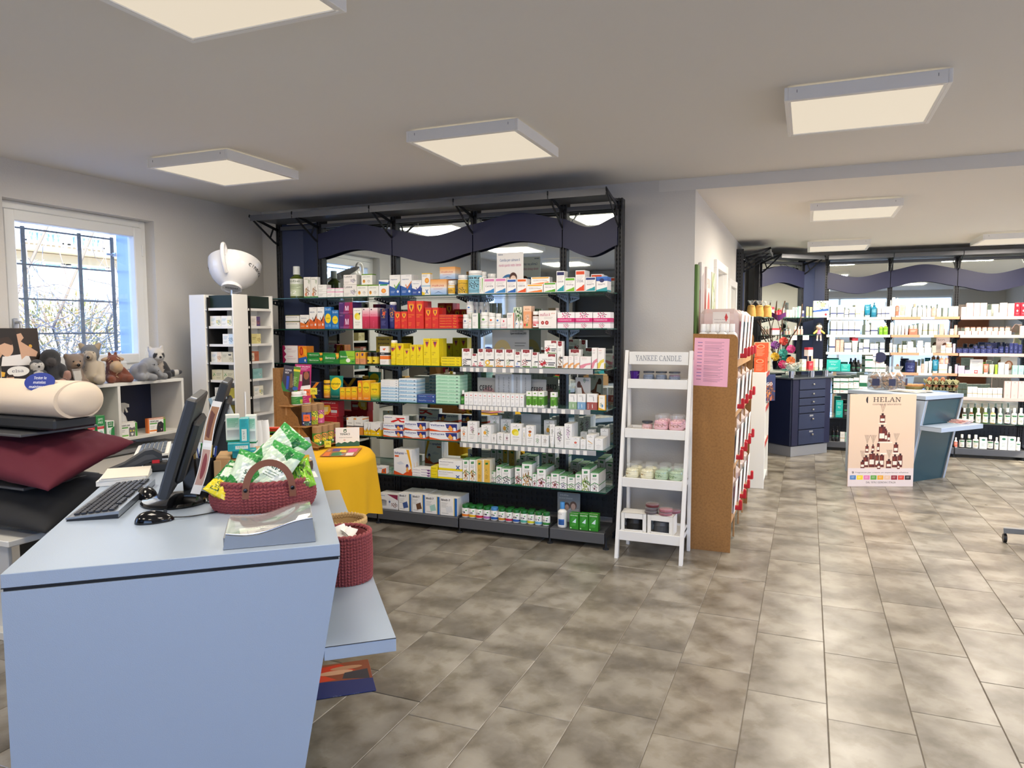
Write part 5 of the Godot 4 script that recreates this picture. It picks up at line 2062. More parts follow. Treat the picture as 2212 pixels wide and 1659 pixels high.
	for s in [-1.0,1.0]:
		lathe(st,[V2(0,0),V2(.006,.0),V2(.004,.005),V2(0,.006)],8,Transform3D(Basis(Vector3.RIGHT,PI/2),V3(s*.02,.18,.07)))
	done(st,"eye",mats.black_gloss,p)

# ------------------------------------------------------------------ on the counter: s metres from the customers' edge, t metres from the near end
func cw(s: float,t: float,y:=.0) -> Vector3:
	return COUNTER_AT+V3(.7632,0,-.6461)*-s+V3(-.6461,0,-.7632)*t+V3(0,.8703+y,0)

func keyboard(label: String,s: float,t: float,turn: float,w: float,body: Material,keys: Material) -> void:
	var o:=thing("keyboard",label,"keyboard",cw(s,t),turn)
	var d:=.155
	var st:=begin()
	prism(st,PackedVector2Array([V2(-d/2,.004),V2(d/2,.004),V2(d/2,.024),V2(-d/2+.01,.012),V2(-d/2,.010)]),w)
	var tilt:=Transform3D.IDENTITY
	done(st,"case",body,o)
	st=begin()
	prism(st,PackedVector2Array([V2(-d/2+.002,.0),V2(d/2-.002,.0),V2(d/2-.002,.014),V2(-d/2+.004,.006)]),w+.004)
	done(st,"underside",mats.black_plastic,o)
	st=begin()
	for e in [-1.0,1.0]:
		box(st,V3(d/2-.012,.002,e*w*.42),V3(.02,.012,.03),.002)
	done(st,"foot",mats.black_plastic,o)
	var slope:=atan2(.012,d-.01)
	var key:=part_mesh("key",func(k): box(k,V3(0,.003,0),V3(.0165,.007,.0165),.002))
	var wide:=part_mesh("wide key",func(k): box(k,V3(0,.003,0),V3(.0165,.007,.10),.002))
	for r in 6:
		var x:=d/2-.025-r*.0205
		var n:=int((w-.03)/.0205)
		for c in n:
			var z:=-w/2+.022+c*(w-.044)/(n-1)
			if r==0 and c % 5==4:
				continue
			if r==5 and c>n-12 and c<n-6:
				if c==n-9:
					var sp:=put("key",wide,keys,o,V3(x,.0125+(x+d/2)*tan(slope),z))
					sp.rotation.z=slope
				continue
			var k:=put("key",key,keys,o,V3(x,.0125+(x+d/2)*tan(slope),z))
			k.rotation.z=slope

func monitor(label: String,s: float,t: float,wide: float) -> Node3D:
	var o:=thing("monitor",label,"monitor",cw(s,t),COUNTER_TURN)
	var tilt:=Transform3D(Basis(Vector3.BACK,-.30),V3(-.005,.06,0))
	var st:=begin()
	box(st,V3(0,.165,0),V3(.034,.345,wide),.006,tilt)
	box(st,V3(.026,.15,0),V3(.03,.22,wide*.7),.012,tilt)
	done(st,"housing",mats.dark_plastic,o)
	st=begin()
	box(st,V3(-.0175,.175,0),V3(.002,.29,wide-.035),.0,tilt)
	done(st,"screen",mats.black_gloss,o)
	st=begin()
	bar(st,V3(.06,.012,0),V3(.055,.16,0),.075,.04)
	done(st,"stand_neck",mats.black_gloss,o)
	st=begin()
	lathe(st,[V2(0,0),V2(.118,0),V2(.122,.006),V2(.116,.014),V2(.06,.024),V2(.0,.026)],40,Transform3D(Basis.IDENTITY,V3(.01,0,0)),.95,1.05)
	done(st,"round_base",mats.black_gloss,o)
	st=begin()
	box(st,V3(.0,.3385,wide*.36),V3(.02,.002,.03),.0,tilt)
	done(st,"sticker",mats.alu,o)
	return o

func rope_basket(called: String,label: String,at: Vector3,turn: float,rx: float,rz: float,high: float,rows: int,per: int,bulge: float) -> Node3D:
	var o:=thing(called,label,"basket",at,turn)
	var st:=begin()
	var nu:=per*8
	var nv:=rows*8
	sheet(st,func(u,v):
		var a: float=TAU*u
		var col: float=u*per
		var row: float=v*rows
		var fx:=fposmod(col,1.0)-.5
		var lean:=absf(fx)*1.1
		var fy:=fposmod(row-lean,1.0)
		var arm:=1.0-pow(absf(absf(fx)*4.0-1.0),2.0)
		var fat:=sqrt(maxf(.0,arm))*sqrt(maxf(.0,1.0-pow(fy*2.0-1.0,2.0)))
		var r: float=1.0+bulge*sin(PI*(.15+.75*v))-bulge*.6
		var lip:=smoothstep(.90,1.0,v)
		var depth:=.0085*fat
		return V3(sin(a)*(rx*r+depth),v*high+.004*lip,cos(a)*(rz*r+depth)),nu,nv,Vector3.ZERO,3,true)
	done(st,"stitched_wall",mats.yarn,o)
	st=begin()
	sheet(st,func(u,v):
		var a: float=TAU*u
		var r: float=1.0-bulge*.3
		return V3(sin(a)*(rx*r-.012-.006*v),.006+(1.0-v)*(high-.006),cos(a)*(rz*r-.012-.006*v)),60,6,Vector3.ZERO,3,true)
	lathe(st,[V2(0,.004),V2(1.0,.004)],40,Transform3D.IDENTITY,rx*.95,rz*.95)
	done(st,"inside",mats.yarn,o)
	st=begin()
	for k in 2:
		var pts:=[]
		for i in 161:
			var a:=TAU*i/160.0
			var w:=a*per*.5+PI*k
			var r:=1.0-bulge*.12
			pts.append(V3(sin(a)*(rx*r-.002+.005*cos(w)),high+.004+.004*sin(w),cos(a)*(rz*r-.002+.005*cos(w))))
		tube(st,pts,.0055,6)
	done(st,"braided_rim",mats.yarn,o)
	return o

func snack_bag(at: Vector3,turn: Vector3,w: float,h: float,design: String,label: String,group: String,sd: int) -> void:
	var o:=thing("sweet_bag",label,"bag",at,.0,group)
	o.rotation=turn
	var st:=begin()
	var n:=FastNoiseLite.new()
	n.seed=sd
	n.frequency=9.0
	for side in [1.0,-1.0]:
		sheet(st,func(u,v):
			var a: float=u*2.0-1.0
			var b: float=v*2.0-1.0
			var e:=pow(maxf(.0,1.0-a*a),.45)*pow(maxf(.0,1.0-pow(absf(b),5.0)),.7)
			var crease: float=n.get_noise_2d(a*.6+3.0*side,b*.6)*.014
			return V3(a*w/2*(1.0-.05*(1.0-b*b)),b*h/2,side*(.0006+e*(.024+crease))),26,26,V3(0,0,side),2)
	st.generate_normals()
	put("film",in_cell(st.commit(),cell(design),"bag %s %d" % [design,sd]),mats.print_gloss,o)

func counter_things() -> void:
	keyboard("silver grey keyboard with dark keys at the near staff side of the counter",.725,.775,COUNTER_TURN-.06,.52,mat("silver_keys",rgb("8e959e"),.3,.4),mat("key_dark",rgb("2a2e38"),.35))
	keyboard("pale keyboard with blue grey keys at the far staff side of the counter",.765,1.86,COUNTER_TURN+.10,.40,mats.white_card,mat("key_grey",rgb("5c6672"),.35))
	var T:=COUNTER_TURN
	var o:=thing("computer_mouse","glossy black computer mouse with a cable near the front keyboard","mouse",cw(.545,.425),T+.2)
	var st:=begin()
	st.set_smooth_group(1)
	sheet(st,func(u,v):
		var a: float=TAU*u
		var e:=sin(PI*.5*v)
		var x: float=.058*cos(a)*(1.0 if cos(a)<0 else 1.0)
		var z: float=.032*sin(a)*(1.0-.12*cos(a))
		var y: float=.036*sqrt(maxf(.0,1.0-e*e))*(1.0-.25*cos(a)*e)
		return V3(x*e,y+.001,z*e),36,12,Vector3.UP,1,true)
	done(st,"shell",mats.black_gloss,o)
	st=begin()
	lathe(st,[V2(0,0),V2(.006,0),V2(.006,.005),V2(0,.005)],12,Transform3D(Basis(Vector3.RIGHT,PI/2),V3(.032,.030,-.003)))
	done(st,"wheel",mats.dark_plastic,o)
	st=begin()
	tube(st,smoothed([V3(.055,.008,0),V3(.11,.004,.0),V3(.20,.004,-.03),V3(.23,.004,-.10),V3(.17,.004,-.18),V3(.10,.012,-.26),V3(.06,.030,-.30)],6),.0022,6)
	done(st,"cable",mats.black_plastic,o)
	o=thing("computer_mouse","second black mouse behind the near keyboard under the monitor edge","mouse",cw(.625,.80),T-1.2)
	st=begin()
	sheet(st,func(u,v):
		var a: float=TAU*u
		var e:=sin(PI*.5*v)
		return V3(.06*cos(a)*e,.04*sqrt(maxf(.0,1.0-e*e))+.001,.034*sin(a)*e),30,10,Vector3.UP,1,true)
	done(st,"shell",mats.black_gloss,o)
	var m1:=monitor("near black tilted monitor seen from its edge with a sheet taped on its side",.525,.70,.41)
	monitor("far black tilted monitor behind the taped one on the counter",.475,1.45,.40)
	st=begin()
	for f in [1.0,-1.0]:
		sheet(st,func(u,v): return V3(-.015+.03*u+.055*(1.0-v)*-.35+.006*sin(v*6.0),.03+.325*v,.001*f),3,16,V3(0,0,f),2)
	var sh:=done(st,"taped_sheet",own_print("sheet_print","b e9e6e0|r 10 6 80 36 a5754e|p 6a3a2a 20 10 70 14 60 40 24 38|r 10 52 80 38 c09a8a|e 50 70 24 14 8a3a3a|r 10 45 80 4 f4f2ee",64,256),self)
	sh.transform=Transform3D(Basis(Vector3.UP,T)*Basis(Vector3.BACK,-.20),cw(.425,.56,.02))
	tag(sh,"long photo sheet taped to the side of the near monitor","sheet")
	for i in 3:
		st=begin()
		box(st,V3(0,.0,0),V3(.165,[.02,.008,.003][i],.225),.0005)
		single("paper_stack",["white paper block on the counter edge","loose white sheets on the paper block","buff envelope on top of the loose sheets"][i]+" behind the near keyboard","paper",st,[mats.paper,mats.paper,mat("buff",rgb("e8dfd0"),.8)][i],cw(.765-.004*i,1.175,[.0105,.025,.031][i]),T+[.0,.06,.10][i])
	o=thing("card_terminal","angular black hand scanner with a red light resting in its cradle","scanner",cw(.735,1.34),T+.15)
	st=begin()
	prism(st,PackedVector2Array([V2(-.13,.0),V2(-.10,.0),V2(.0,.028),V2(.05,.05),V2(.085,.045),V2(.085,.075),V2(.05,.098),V2(.02,.095),V2(-.06,.045),V2(-.13,.018)]),.07)
	done(st,"body",mats.dark_plastic,o)
	st=begin()
	prism(st,PackedVector2Array([V2(-.12,.012),V2(-.06,.034),V2(.02,.078),V2(.05,.078),V2(.07,.062),V2(.02,.055),V2(-.05,.022)]),.076)
	done(st,"grip",mat("grey_rubber",rgb("3c3f44"),.6),o)
	st=begin()
	box(st,V3(.06,.045,.036),V3(.03,.016,.004),.002)
	done(st,"red_trim",mat("tap_red",rgb("b5121e"),.3),o)
	st=begin()
	box(st,V3(.06,.020,0),V3(.10,.04,.085),.008)
	done(st,"cradle",mats.black_plastic,o)
	o=thing("leaflet_box","silver grey leaflet box with a clear wavy lid at the near end of the counter","leaflet box",cw(.19,.155),T)
	var wave:=func(u: float) -> float: return .040+.012*sin(PI*1.6*(u-.62))+.014*u
	var face:=PackedVector2Array([V2(-.125,.0),V2(.125,.0)])
	for i in 21:
		var u:=1.0-i/20.0
		face.append(V2(-.118+.236*u,wave.call(u)))
	st=begin()
	prism(st,face,.012,Transform3D(Basis(Vector3.RIGHT,-.15),V3(0,0,.112)))
	prism(st,face,.010,Transform3D(Basis(Vector3.RIGHT,.12),V3(0,0,-.112)))
	for x in [-.12,.12]:
		box(st,V3(x,.016,0),V3(.008,.032,.22),.001)
	box(st,V3(0,.003,0),V3(.24,.006,.22),.001)
	done(st,"tray",mats.grey_plastic,o)
	st=begin()
	for f in [1.0,-1.0]:
		sheet(st,func(u,v): return V3(-.118+.236*u,wave.call(u)+.003+.0012*f+.01*sin(PI*v)*u,.105-.215*v),20,8,V3(0,f,0),2)
	done(st,"clear_lid",mats.clear_plastic,o)
	st=begin()
	tube(st,range(21).map(func(i): return V3(-.118+.236*i/20.0,wave.call(i/20.0)+.003,.107)),.0025,6)
	done(st,"lid_rim",mats.chrome,o)
	for i in 2:
		st=begin()
		box(st,V3(0,.0,0),V3(.15,.004,.10),.0005)
		single("leaflet",["white leaflet with dark script inside the clear wavy box","second leaflet with a red corner under it in the wavy box"][i],"leaflet",st,own_print("leaflet_script_%d" % i,["b ece8e2|V 4 10 10 80 3a3a3a antifaccia|p 2a2a2a 24 60 34 40 38 70 34 64|p 2a2a2a 46 50 58 36 56 74 50 70|l 30 86 50 1 6 8a8a8a|r 80 0 20 40 d88a94","b e4dcd4|r 60 0 40 60 b0406a|l 10 20 40 5 10 8a8a8a"][i],160,110),cw([.20,.15][i],[.145,.165][i],[.016,.010][i]),T+[.1,-.1][i])
	o=rope_basket("rope_basket","wide low red rope basket with a leather handle, full of green sweet bags",cw(.215,.535),T,.160,.105,.092,9,44,.16)
	for e in [-1.0,1.0]:
		st=begin()
		var pts:=[]
		for i in 21:
			var a:=PI*i/20.0
			pts.append(V3(.02+.075*cos(a),.055+.115*pow(sin(a),.75),e*(.112-.006*sin(a))))
		for i in 20:
			bar_flat(st,pts[i],pts[i+1],.022,.003,V3(0,0,e))
		var hd:=done(st,"handle",mats.leather,o)
		st=begin()
		for x in [-.0545,.0945]:
			lathe(st,[V2(0,.003),V2(.006,.002),V2(.007,.0),V2(0,0)],12,Transform3D(Basis(Vector3.RIGHT,PI/2*e),V3(x,.082,e*.1145)))
		done(st,"stud",mats.black_gloss,hd)
	var bags:="green sweet bags in the red basket"
	snack_bag(cw(.175,.50,.135),V3(-.55,T-.2,-.5),.125,.18,"sweet_green","large green and white sweet bag in the middle of the red basket behind the handle",bags,1)
	snack_bag(cw(.265,.525,.115),V3(-.45,T+.2,-.45),.115,.16,"sweet_green","green and white sweet bag at the left of the middle one in the red basket",bags,2)
	snack_bag(cw(.16,.585,.175),V3(-.35,T-.1,-.75),.13,.19,"sweet_green","topmost green and white sweet bag leaning over the back of the red basket",bags,3)
	snack_bag(cw(.24,.60,.125),V3(-.5,T+.1,-.9),.10,.16,"sweet_green","half hidden green sweet bag at the back of the red basket",bags,4)
	snack_bag(cw(.335,.52,.095),V3(-.9,T+.5,-.9),.085,.15,"sweet_yellow","narrow green bag with a yellow end hanging over the left of the red basket",bags,5)
	snack_bag(cw(.325,.57,.100),V3(-.8,T+.4,-.8),.08,.14,"sweet_yellow","second narrow green bag with a yellow end at the left of the red basket",bags,6)
	snack_bag(cw(.09,.52,.105),V3(-.7,T-.3,.4),.08,.12,"sweet_lime","lime green bag at the right end of the red basket",bags,7)
	o=thing("kraft_crate","open brown kraft box with folded flaps behind the red basket","box",cw(.305,1.03),T-.03)
	st=begin()
	for e in [[V3(0,.05,.095),V3(.19,.10,.006)],[V3(0,.05,-.095),V3(.19,.10,.006)],[V3(.092,.05,0),V3(.006,.10,.184)],[V3(-.092,.05,0),V3(.006,.10,.184)],[V3(0,.003,0),V3(.18,.006,.184)]]:
		box(st,e[0],e[1],.001)
	done(st,"crate_walls",mats.crate_wood,o)
	st=begin()
	box(st,V3(-.065,.105,.01),V3(.055,.012,.16),.002)
	box(st,V3(.07,.112,.0),V3(.055,.02,.17),.003)
	box(st,V3(-.086,.05,.098),V3(.026,.099,.008),.001)
	done(st,"folded_flap",mat("crate_light",rgb("c49f70"),.7),o)
	for t in [["teal_pack",.295,.985,.103,.088,.029,.07,.0,"lowest turquoise packet lying on the kraft box"],["teal_pack",.315,.975,.133,.082,.030,.08,.04,"second turquoise packet lying on the kraft box"],["teal_upright",.292,.985,.164,.033,.095,.06,-.05,"upright turquoise packet on the lying ones"],["pack_pale",.338,1.01,.164,.052,.108,.045,.1,"left pale green printed packet standing behind the turquoise ones"],["pack_pale",.268,1.03,.150,.040,.115,.045,-.1,"right pale green printed packet standing behind the turquoise ones"]]:
		place("carton",t[0],cw(t[1],t[2],t[3]),V3(t[4],t[5],t[6]),T+t[7],t[8],"box","packets on the kraft box")
	for i in 2:
		place("carton","leaning_leaflet",cw(.40-.03*i,1.36+.05*i,.20+.02*i),V3(.035,.12,.008),T,["blue leaflet stack","white leaflet stack"][i]+" leaning in the holder beyond the kraft box","leaflet").rotation.z=.35
	st=begin()
	box(st,V3(0,.10,0),V3(.10,.20,.05),.003)
	single("leaflet_holder","dark leaflet holder block standing beyond the kraft box","holder",st,mats.dark_plastic,cw(.385,1.40),T)
	for i in 3:
		st=begin()
		for f in [1.0,-1.0]:
			sheet(st,func(u,v): return V3((u-.5)*.035+.006*sin(v*3.0),.175*v,.01*sin(PI*u)+.0008*f),6,8,V3(0,0,f),2)
		single("paper_roll",["left","middle","right"][i]+" curled white sheet standing behind the turquoise packets","paper",st,mats.paper,cw(.275-.025*i,1.42,.02),T+.2*i,"curled white sheets")
	o=thing("pen_tray","slanted black tray full of marker pens near the far end of the counter","tray",cw(.17,1.70),T)
	st=begin()
	prism(st,PackedVector2Array([V2(-.07,.0),V2(.075,.0),V2(.075,.03),V2(.04,.075),V2(-.07,.085)]),.006,Transform3D(Basis.IDENTITY,V3(0,0,.175)))
	prism(st,PackedVector2Array([V2(-.07,.0),V2(.075,.0),V2(.075,.03),V2(.04,.075),V2(-.07,.085)]),.006,Transform3D(Basis.IDENTITY,V3(0,0,-.175)))
	box(st,V3(-.068,.042,0),V3(.006,.084,.35))
	box(st,V3(.073,.015,0),V3(.006,.03,.35))
	box(st,V3(0,.025,0),V3(.14,.05,.34))
	done(st,"tray",mats.black_plastic,o)
	st=begin()
	for f in [1.0,-1.0]:
		sheet(st,func(u,v): return V3(.045+.03*v+.001*f,.09-.06*v,(u-.5)*.33),2,2,V3(f,f,0))
	done(st,"price_sheet",mats.paper,o)
	var pens:=[["e2431f",0],["e2431f",1],["4fb03a",2],["151515",3],["e8d03a",4],["151515",5],["4fb03a",6],["151515",7]]
	for p in pens:
		var i: int=p[1]
		var pen:=thing("marker_pen","%s marker pen lying %s in the black tray" % [{"e2431f": "orange red","4fb03a": "green","151515": "black","e8d03a": "yellow"}[p[0]],["uppermost","second","third","fourth","fifth","sixth","seventh","lowest"][i]],"pen",cw(.19+.01*(i % 3),1.57+.012*(i % 4),.135-.010*i),T-.25+.12*(i % 4),"marker pens")
		st=begin()
		lathe(st,[V2(0,-.05),V2(.007,-.05),V2(.007,.05),V2(0,.05)],10,Transform3D(Basis(Vector3.BACK,PI/2),Vector3.ZERO))
		done(st,"barrel",colour_mat(p[0]),pen)
		st=begin()
		lathe(st,[V2(0,.0),V2(.0078,.0),V2(.0078,.042),V2(0,.042)],10,Transform3D(Basis(Vector3.BACK,PI/2),V3(-.032,0,0)))
		done(st,"cap",mats.black_plastic,pen)
	o=thing("pen_cup","black mesh pen cup with pens behind the near monitor","cup",cw(.44,.985),T)
	st=begin()
	lathe(st,[V2(0,0),V2(.038,0),V2(.042,.11),V2(.039,.11),V2(.036,.006),V2(0,.006)],24)
	done(st,"cup",mats.black_plastic,o)
	for i in 7:
		st=begin()
		var a:=TAU*i/7.0
		tube(st,[V3(.02*cos(a),.01,.02*sin(a)),V3(.040*cos(a),.15+.01*(i % 3),.040*sin(a))],.0045,7)
		done(st,"pen",colour_mat(["2a4aa0","d8b02a","2f8a3a","f0f0ee","2a4aa0","c02a2a","202020"][i]),o)
	for i in 2:
		st=begin()
		box(st,V3(0,.004,0),V3(.05,.008,.08),.001)
		tube(st,[V3(0,.005,0),V3(0,[.33,.15][i],0)],.004,8)
		single("sign_rod",["tall thin white sign rod standing beyond the leaflets","short thin white sign rod before the black pen tray"][i],"sign stand",st,mats.white_paint,cw([.305,.16][i],[1.40,1.36][i]),T)
	for i in 2:
		st=begin()
		box(st,V3(0,.001,0),V3([.10,.06][i],.0015,[.035,.13][i]))
		single("card",["narrow printed strip beyond the log slice","white card with a blue corner at the right edge beside the basket"][i],"card",st,own_print("small_card_%d" % i,["b e8e2d4|l 6 20 88 4 18 a8a090","b eceae6|r 0 70 40 30 2f5a9a|l 20 20 60 2 10 9a9a9a"][i],96,64),cw([.068,.045][i],[1.45,1.04][i]),T+.05)
	o=thing("log_slice","small slice of log holding visiting cards at the right counter edge","card holder",cw(.062,1.16),T+.3)
	st=begin()
	lathe(st,[V2(0,0),V2(.034,0),V2(.036,.02),V2(.034,.038),V2(0,.038)],14,Transform3D.IDENTITY,1.15,.8)
	done(st,"bark",mat("bark_dark",rgb("4a382a"),.9),o)
	st=begin()
	lathe(st,[V2(.031,.0385),V2(.0,.0395)],14,Transform3D.IDENTITY,1.15,.8)
	done(st,"cut_face",mats.crate_wood,o)
	st=begin()
	box(st,V3(.0,.05,0),V3(.05,.03,.002))
	done(st,"cards",mat("card_yellow",rgb("d8b02a"),.6),o)
	o=rope_basket("rope_basket","tall red rope basket of white sachets on the low bag shelf",cw(-.058,.575,-.30),T,.094,.094,.168,15,28,.04)
	rng.seed=91
	for i in 9:
		st=begin()
		var n:=FastNoiseLite.new()
		n.seed=i
		for f in [1.0,-1.0]:
			sheet(st,func(u,v): return V3((u-.5)*.075,(v-.5)*.09,f*(.001+.006*sin(PI*u)*sin(PI*v))+.01*n.get_noise_2d(u*60,v*60)),8,8,V3(0,0,f),2)
		var sa:=single("sachet","%s white paper sachet in the tall red basket" % ["first","second","third","fourth","fifth","sixth","seventh","eighth","ninth"][i],"sachet",st,mats.paper,cw(-.058+rng.randf_range(-.04,.04),.575+rng.randf_range(-.04,.04),-.15+rng.randf_range(-.015,.012)),.0,"white sachets in the tall basket")
		sa.rotation=V3(rng.randf_range(-1.2,-.3),rng.randf()*6.0,rng.randf_range(-.5,.5))
	o=thing("jute_basket","straw coloured rope basket just behind the tall red one on the bag shelf","basket",cw(-.075,.80,-.30),T)
	st=begin()
	lathe(st,[V2(.0,.0),V2(.08,.0),V2(.088,.15),V2(.08,.15),V2(.074,.01),V2(.0,.01)],28)
	for k in 3:
		tube(st,range(41).map(func(i): return V3(.085*cos(TAU*i/40.0),.155+.008*sin(i*2.4+k*2.1),.085*sin(TAU*i/40.0))),.008,6)
	done(st,"coil",mat("jute",rgb("b99a6a"),.9),o)
	st=begin()
	box(st,V3(0,.003,0),V3(.20,.006,.29),.001)
	single("magazine","white magazine turned upside down on the bag shelf behind the baskets","magazine",st,own_print("magazine_cover","b ebe8e0|T 4 84 92 12 2a3a34 NEW GENI|t 10 4 80 9 5a5a5a salute|r 12 18 76 56 d8cfc0|p 8a5a3a 20 24 70 20 80 60 30 68|p e8e2da 14 40 50 36 60 70 20 72|l 20 78 50 1 6 8a8a8a",192,256),cw(-.055,1.27,-.30),T+PI-.12)
	st=begin()
	box(st,V3(0,.003,0),V3(.62,.005,.29),.001)
	single("floor_poster","blue floor board with a family photo lying under the bag shelf","poster",st,own_print("floor_poster","b 26336e|p 8a4a34 0 0 62 0 40 100 0 100|p d0432a 18 40 52 24 58 50 40 92 20 96|p c83a24 4 20 30 10 38 40 16 60|e 30 24 7 12 d0a080|e 18 16 6 11 b88a6a|p 5aa0c8 34 80 52 66 56 84 44 98|p 3a3a44 30 2 62 2 52 20 34 18|V 70 40 9 46 dfe4ee Per te.|V 84 48 6 38 c4cbe0 Per la vita.",420,200),V3(-1.715,0,-2.555)-V3(.7632,0,-.6461)*.31+V3(.02,0,.02),T)

func bar_flat(st: SurfaceTool,a: Vector3,b: Vector3,w: float,th: float,out: Vector3) -> void:
	var z:=(b-a).normalized()
	var x:=z.cross(out).normalized()
	box(st,Vector3.ZERO,V3(th,w,(b-a).length()*1.15),.0,Transform3D(Basis(out,x,z) if out.cross(x).dot(z)>0 else Basis(out,-x,z),(a+b)*.5))

func table_things() -> void:
	var at:=V3(-2.93,.7105,-3.87)
	var o:=thing("stepped_display","stepped brown kraft display holding powder tubs and tubes on the yellow table","display stand",at)
	var st:=begin()
	var prof:=PackedVector2Array([V2(-.30,.0),V2(.05,.0),V2(.05,.03),V2(-.005,.055),V2(-.06,.11),V2(-.10,.16),V2(-.11,.20),V2(-.16,.25),V2(-.19,.33),V2(-.215,.345),V2(-.235,.40),V2(-.245,.52),V2(-.30,.52)])
	prism(st,prof,.004,Transform3D(Basis.IDENTITY,V3(0,0,.12)))
	done(st,"side_board",mats.kraft,o)
	st=begin()
	prism(st,prof,.004,Transform3D(Basis.IDENTITY,V3(0,0,-.13)))
	done(st,"side_board",mats.kraft,o)
	st=begin()
	box(st,V3(-.285,.26,0),V3(.004,.52,.25))
	done(st,"back_board",mats.kraft,o)
	for e in [[.0,.020,.115],[-.085,.145,.11],[-.185,.275,.11]]:
		st=begin()
		box(st,V3(e[0],e[1],.0),V3(e[2],.004,.30))
		done(st,"step",mats.kraft,o)
		st=begin()
		box(st,V3(e[0]-.012,e[1]-.03,.1235),V3(.012,.06,.004))
		done(st,"tab",mats.crate_wood,o)
	var names:=["nearest","second","third","farthest"]
	for i in 4:
		kraft_tube(at+V3(.012,.0225,.085-.066*i),.030,.125,["sun_green","sun_green","sun_green","sun_pink"][i],names[i]+" cardboard tube on the bottom step of the kraft display")
	for i in 3:
		kraft_tube(at+V3(-.075,.1475,.075-.068*i),.030,.135,["night_navy","palm_yellow","sun_pink"][i],names[i]+" cardboard tube on the middle step of the kraft display")
	for i in 2:
		place("jar",["tub_green","tub_pink"][i],at+V3(-.165,.2775,.055-.085*i),V3(.072,.088,.072),PI/5,["white tub with a green label","white tub with a magenta label"][i]+" on the top step of the kraft display","tub","","f2f1ec","f4f4f0","powder_tub")
	for i in 4:
		var t: Array=[[-.035,.205,.125,"f0703a","33%"],[-.135,.355,-.012,"f0703a","33%"],[.068,.03,.05,"e8dc3a","20%"],[.068,.03,-.10,"e8dc3a","20%"]][i]
		st=begin()
		box(st,Vector3.ZERO,V3(.042,.042,.0012))
		single("discount_note",["orange note on the nearest middle tube","orange note between the two tubs","nearer yellow note on the front edge","farther yellow note on the front edge"][i]+" of the kraft display","note",st,own_print("note_%s_%s" % [t[3],t[4]],"b %s|t 16 30 68 36 4a3a1a %s" % [t[3],t[4]],64,64),at+V3(t[0],t[1],t[2]),.5 if i<2 else .75)
	st=begin()
	box(st,Vector3.ZERO,V3(.045,.045,.0012))
	single("discount_note","yellow note on the right tub at the top of the kraft display","note",st,mats["note_e8dc3a_20%"],at+V3(-.115,.36,-.055),.5)
	for i in 2:
		st=begin()
		box(st,V3(0,.085,0),V3(.105,.17,.004))
		var c:=single("recipe_book",["dark green recipe leaflet tilted at the top left of the kraft display","magenta leaflet with a woman at the top of the kraft display"][i],"leaflet",st,own_print("recipe_%d" % i,["b 3a3440|T 10 14 40 8 f0f0ee SUPER|T 10 24 26 8 f0f0ee MIX|p 5a8a2a 58 0 100 0 100 100 80 100|r 60 10 40 8 e8d02a|p 2f7a34 0 60 30 90 60 100 0 100|p 2a4ab0 24 40 40 40 44 90 30 92|p 7a5a3a 44 30 54 26 70 80 50 84|e 84 84 16 8 2a5aa0|l 64 40 24 6 6 d8e8b0","b b8206a|T 8 6 84 7 f4e4ec BODY BALANCE|l 10 16 70 2 5 f0c8dc|p 3a1a1a 50 30 90 26 96 90 44 96|e 70 44 16 16 a0603a|p f0ece8 40 86 96 80 100 100 36 100|r 14 40 14 26 e8d8c8|r 32 40 12 26 e8d8c8"][i],150,220),at+V3([-.20,-.185][i],[.365,.37][i],[.09,-.03][i]),.62)
		c.rotation.z=[-.16,-.05][i]
	st=begin()
	box(st,V3(0,.062,0),V3(.155,.124,.003))
	var sg:=single("brand_card","white standing card with a green hill edge at the back of the yellow table","card",st,own_print("tenaci","b ece9e4|p 2a5a3a 34 10 46 8 44 26 34 24|e 40 20 7 8 2a5a3a|e 40 20 4 5 ece9e4|T 18 30 44 12 2a3a34 TENACI|S 16 50 54 7 5a5a5a Prodotti per il benessere|r 34 64 6 6 c83a3a|r 36 65 2 4 f0f0f0|p 2a5a44 0 86 12 78 24 84 38 76 50 82 62 74 76 80 88 72 100 78 100 100 0 100",256,200),V3(-2.80,.7105,-3.95),.55)
	sg.rotation.x=-.12
	st=begin()
	box(st,V3(0,.002,0),V3(.21,.002,.30))
	single("recipe_sheet","colourful printed sheet lying on the yellow table before the kraft display","leaflet",st,own_print("recipe_sheet","b a8643a|p d84a8a 10 10 50 6 60 30 14 34|p 3a7a4a 50 50 96 40 100 70 60 74|p e8c83a 30 40 56 36 50 56 28 60|p 5a4a8a 6 60 40 58 44 80 10 84|p e8ddd0 60 10 94 8 96 28 64 32|p e0743a 50 80 96 76 98 94 54 96|p 6aa0b0 66 30 90 40 80 50|l 14 90 30 2 4 f4e8d8",200,280),V3(-2.69,.7125,-3.73),.45)

func kraft_tube(at: Vector3,r: float,h: float,design: String,label: String) -> void:
	var o:=thing("kraft_tube",label,"tube",at,PI/5,"cardboard tubes on the kraft display")
	put("body",part_mesh("kt %.3f" % h,func(st): lathe(st,[V2(0,0),V2(r-.001,0),V2(r-.001,h*.70),V2(0,h*.70)],28)),mats.kraft_tube,o)
	put("label",part_mesh("kt label %.3f " % h+design,func(st): sleeve(st,r,r,.003,h*.66,cell(design))),mats.print,o)
	put("lid",part_mesh("kt lid %.3f" % h,func(st): lathe(st,[V2(r,h*.665),V2(r,h-.001),V2(r-.002,h),V2(r-.004,h-.003),V2(0,h-.003)],28)),mats.kraft_tube,o)

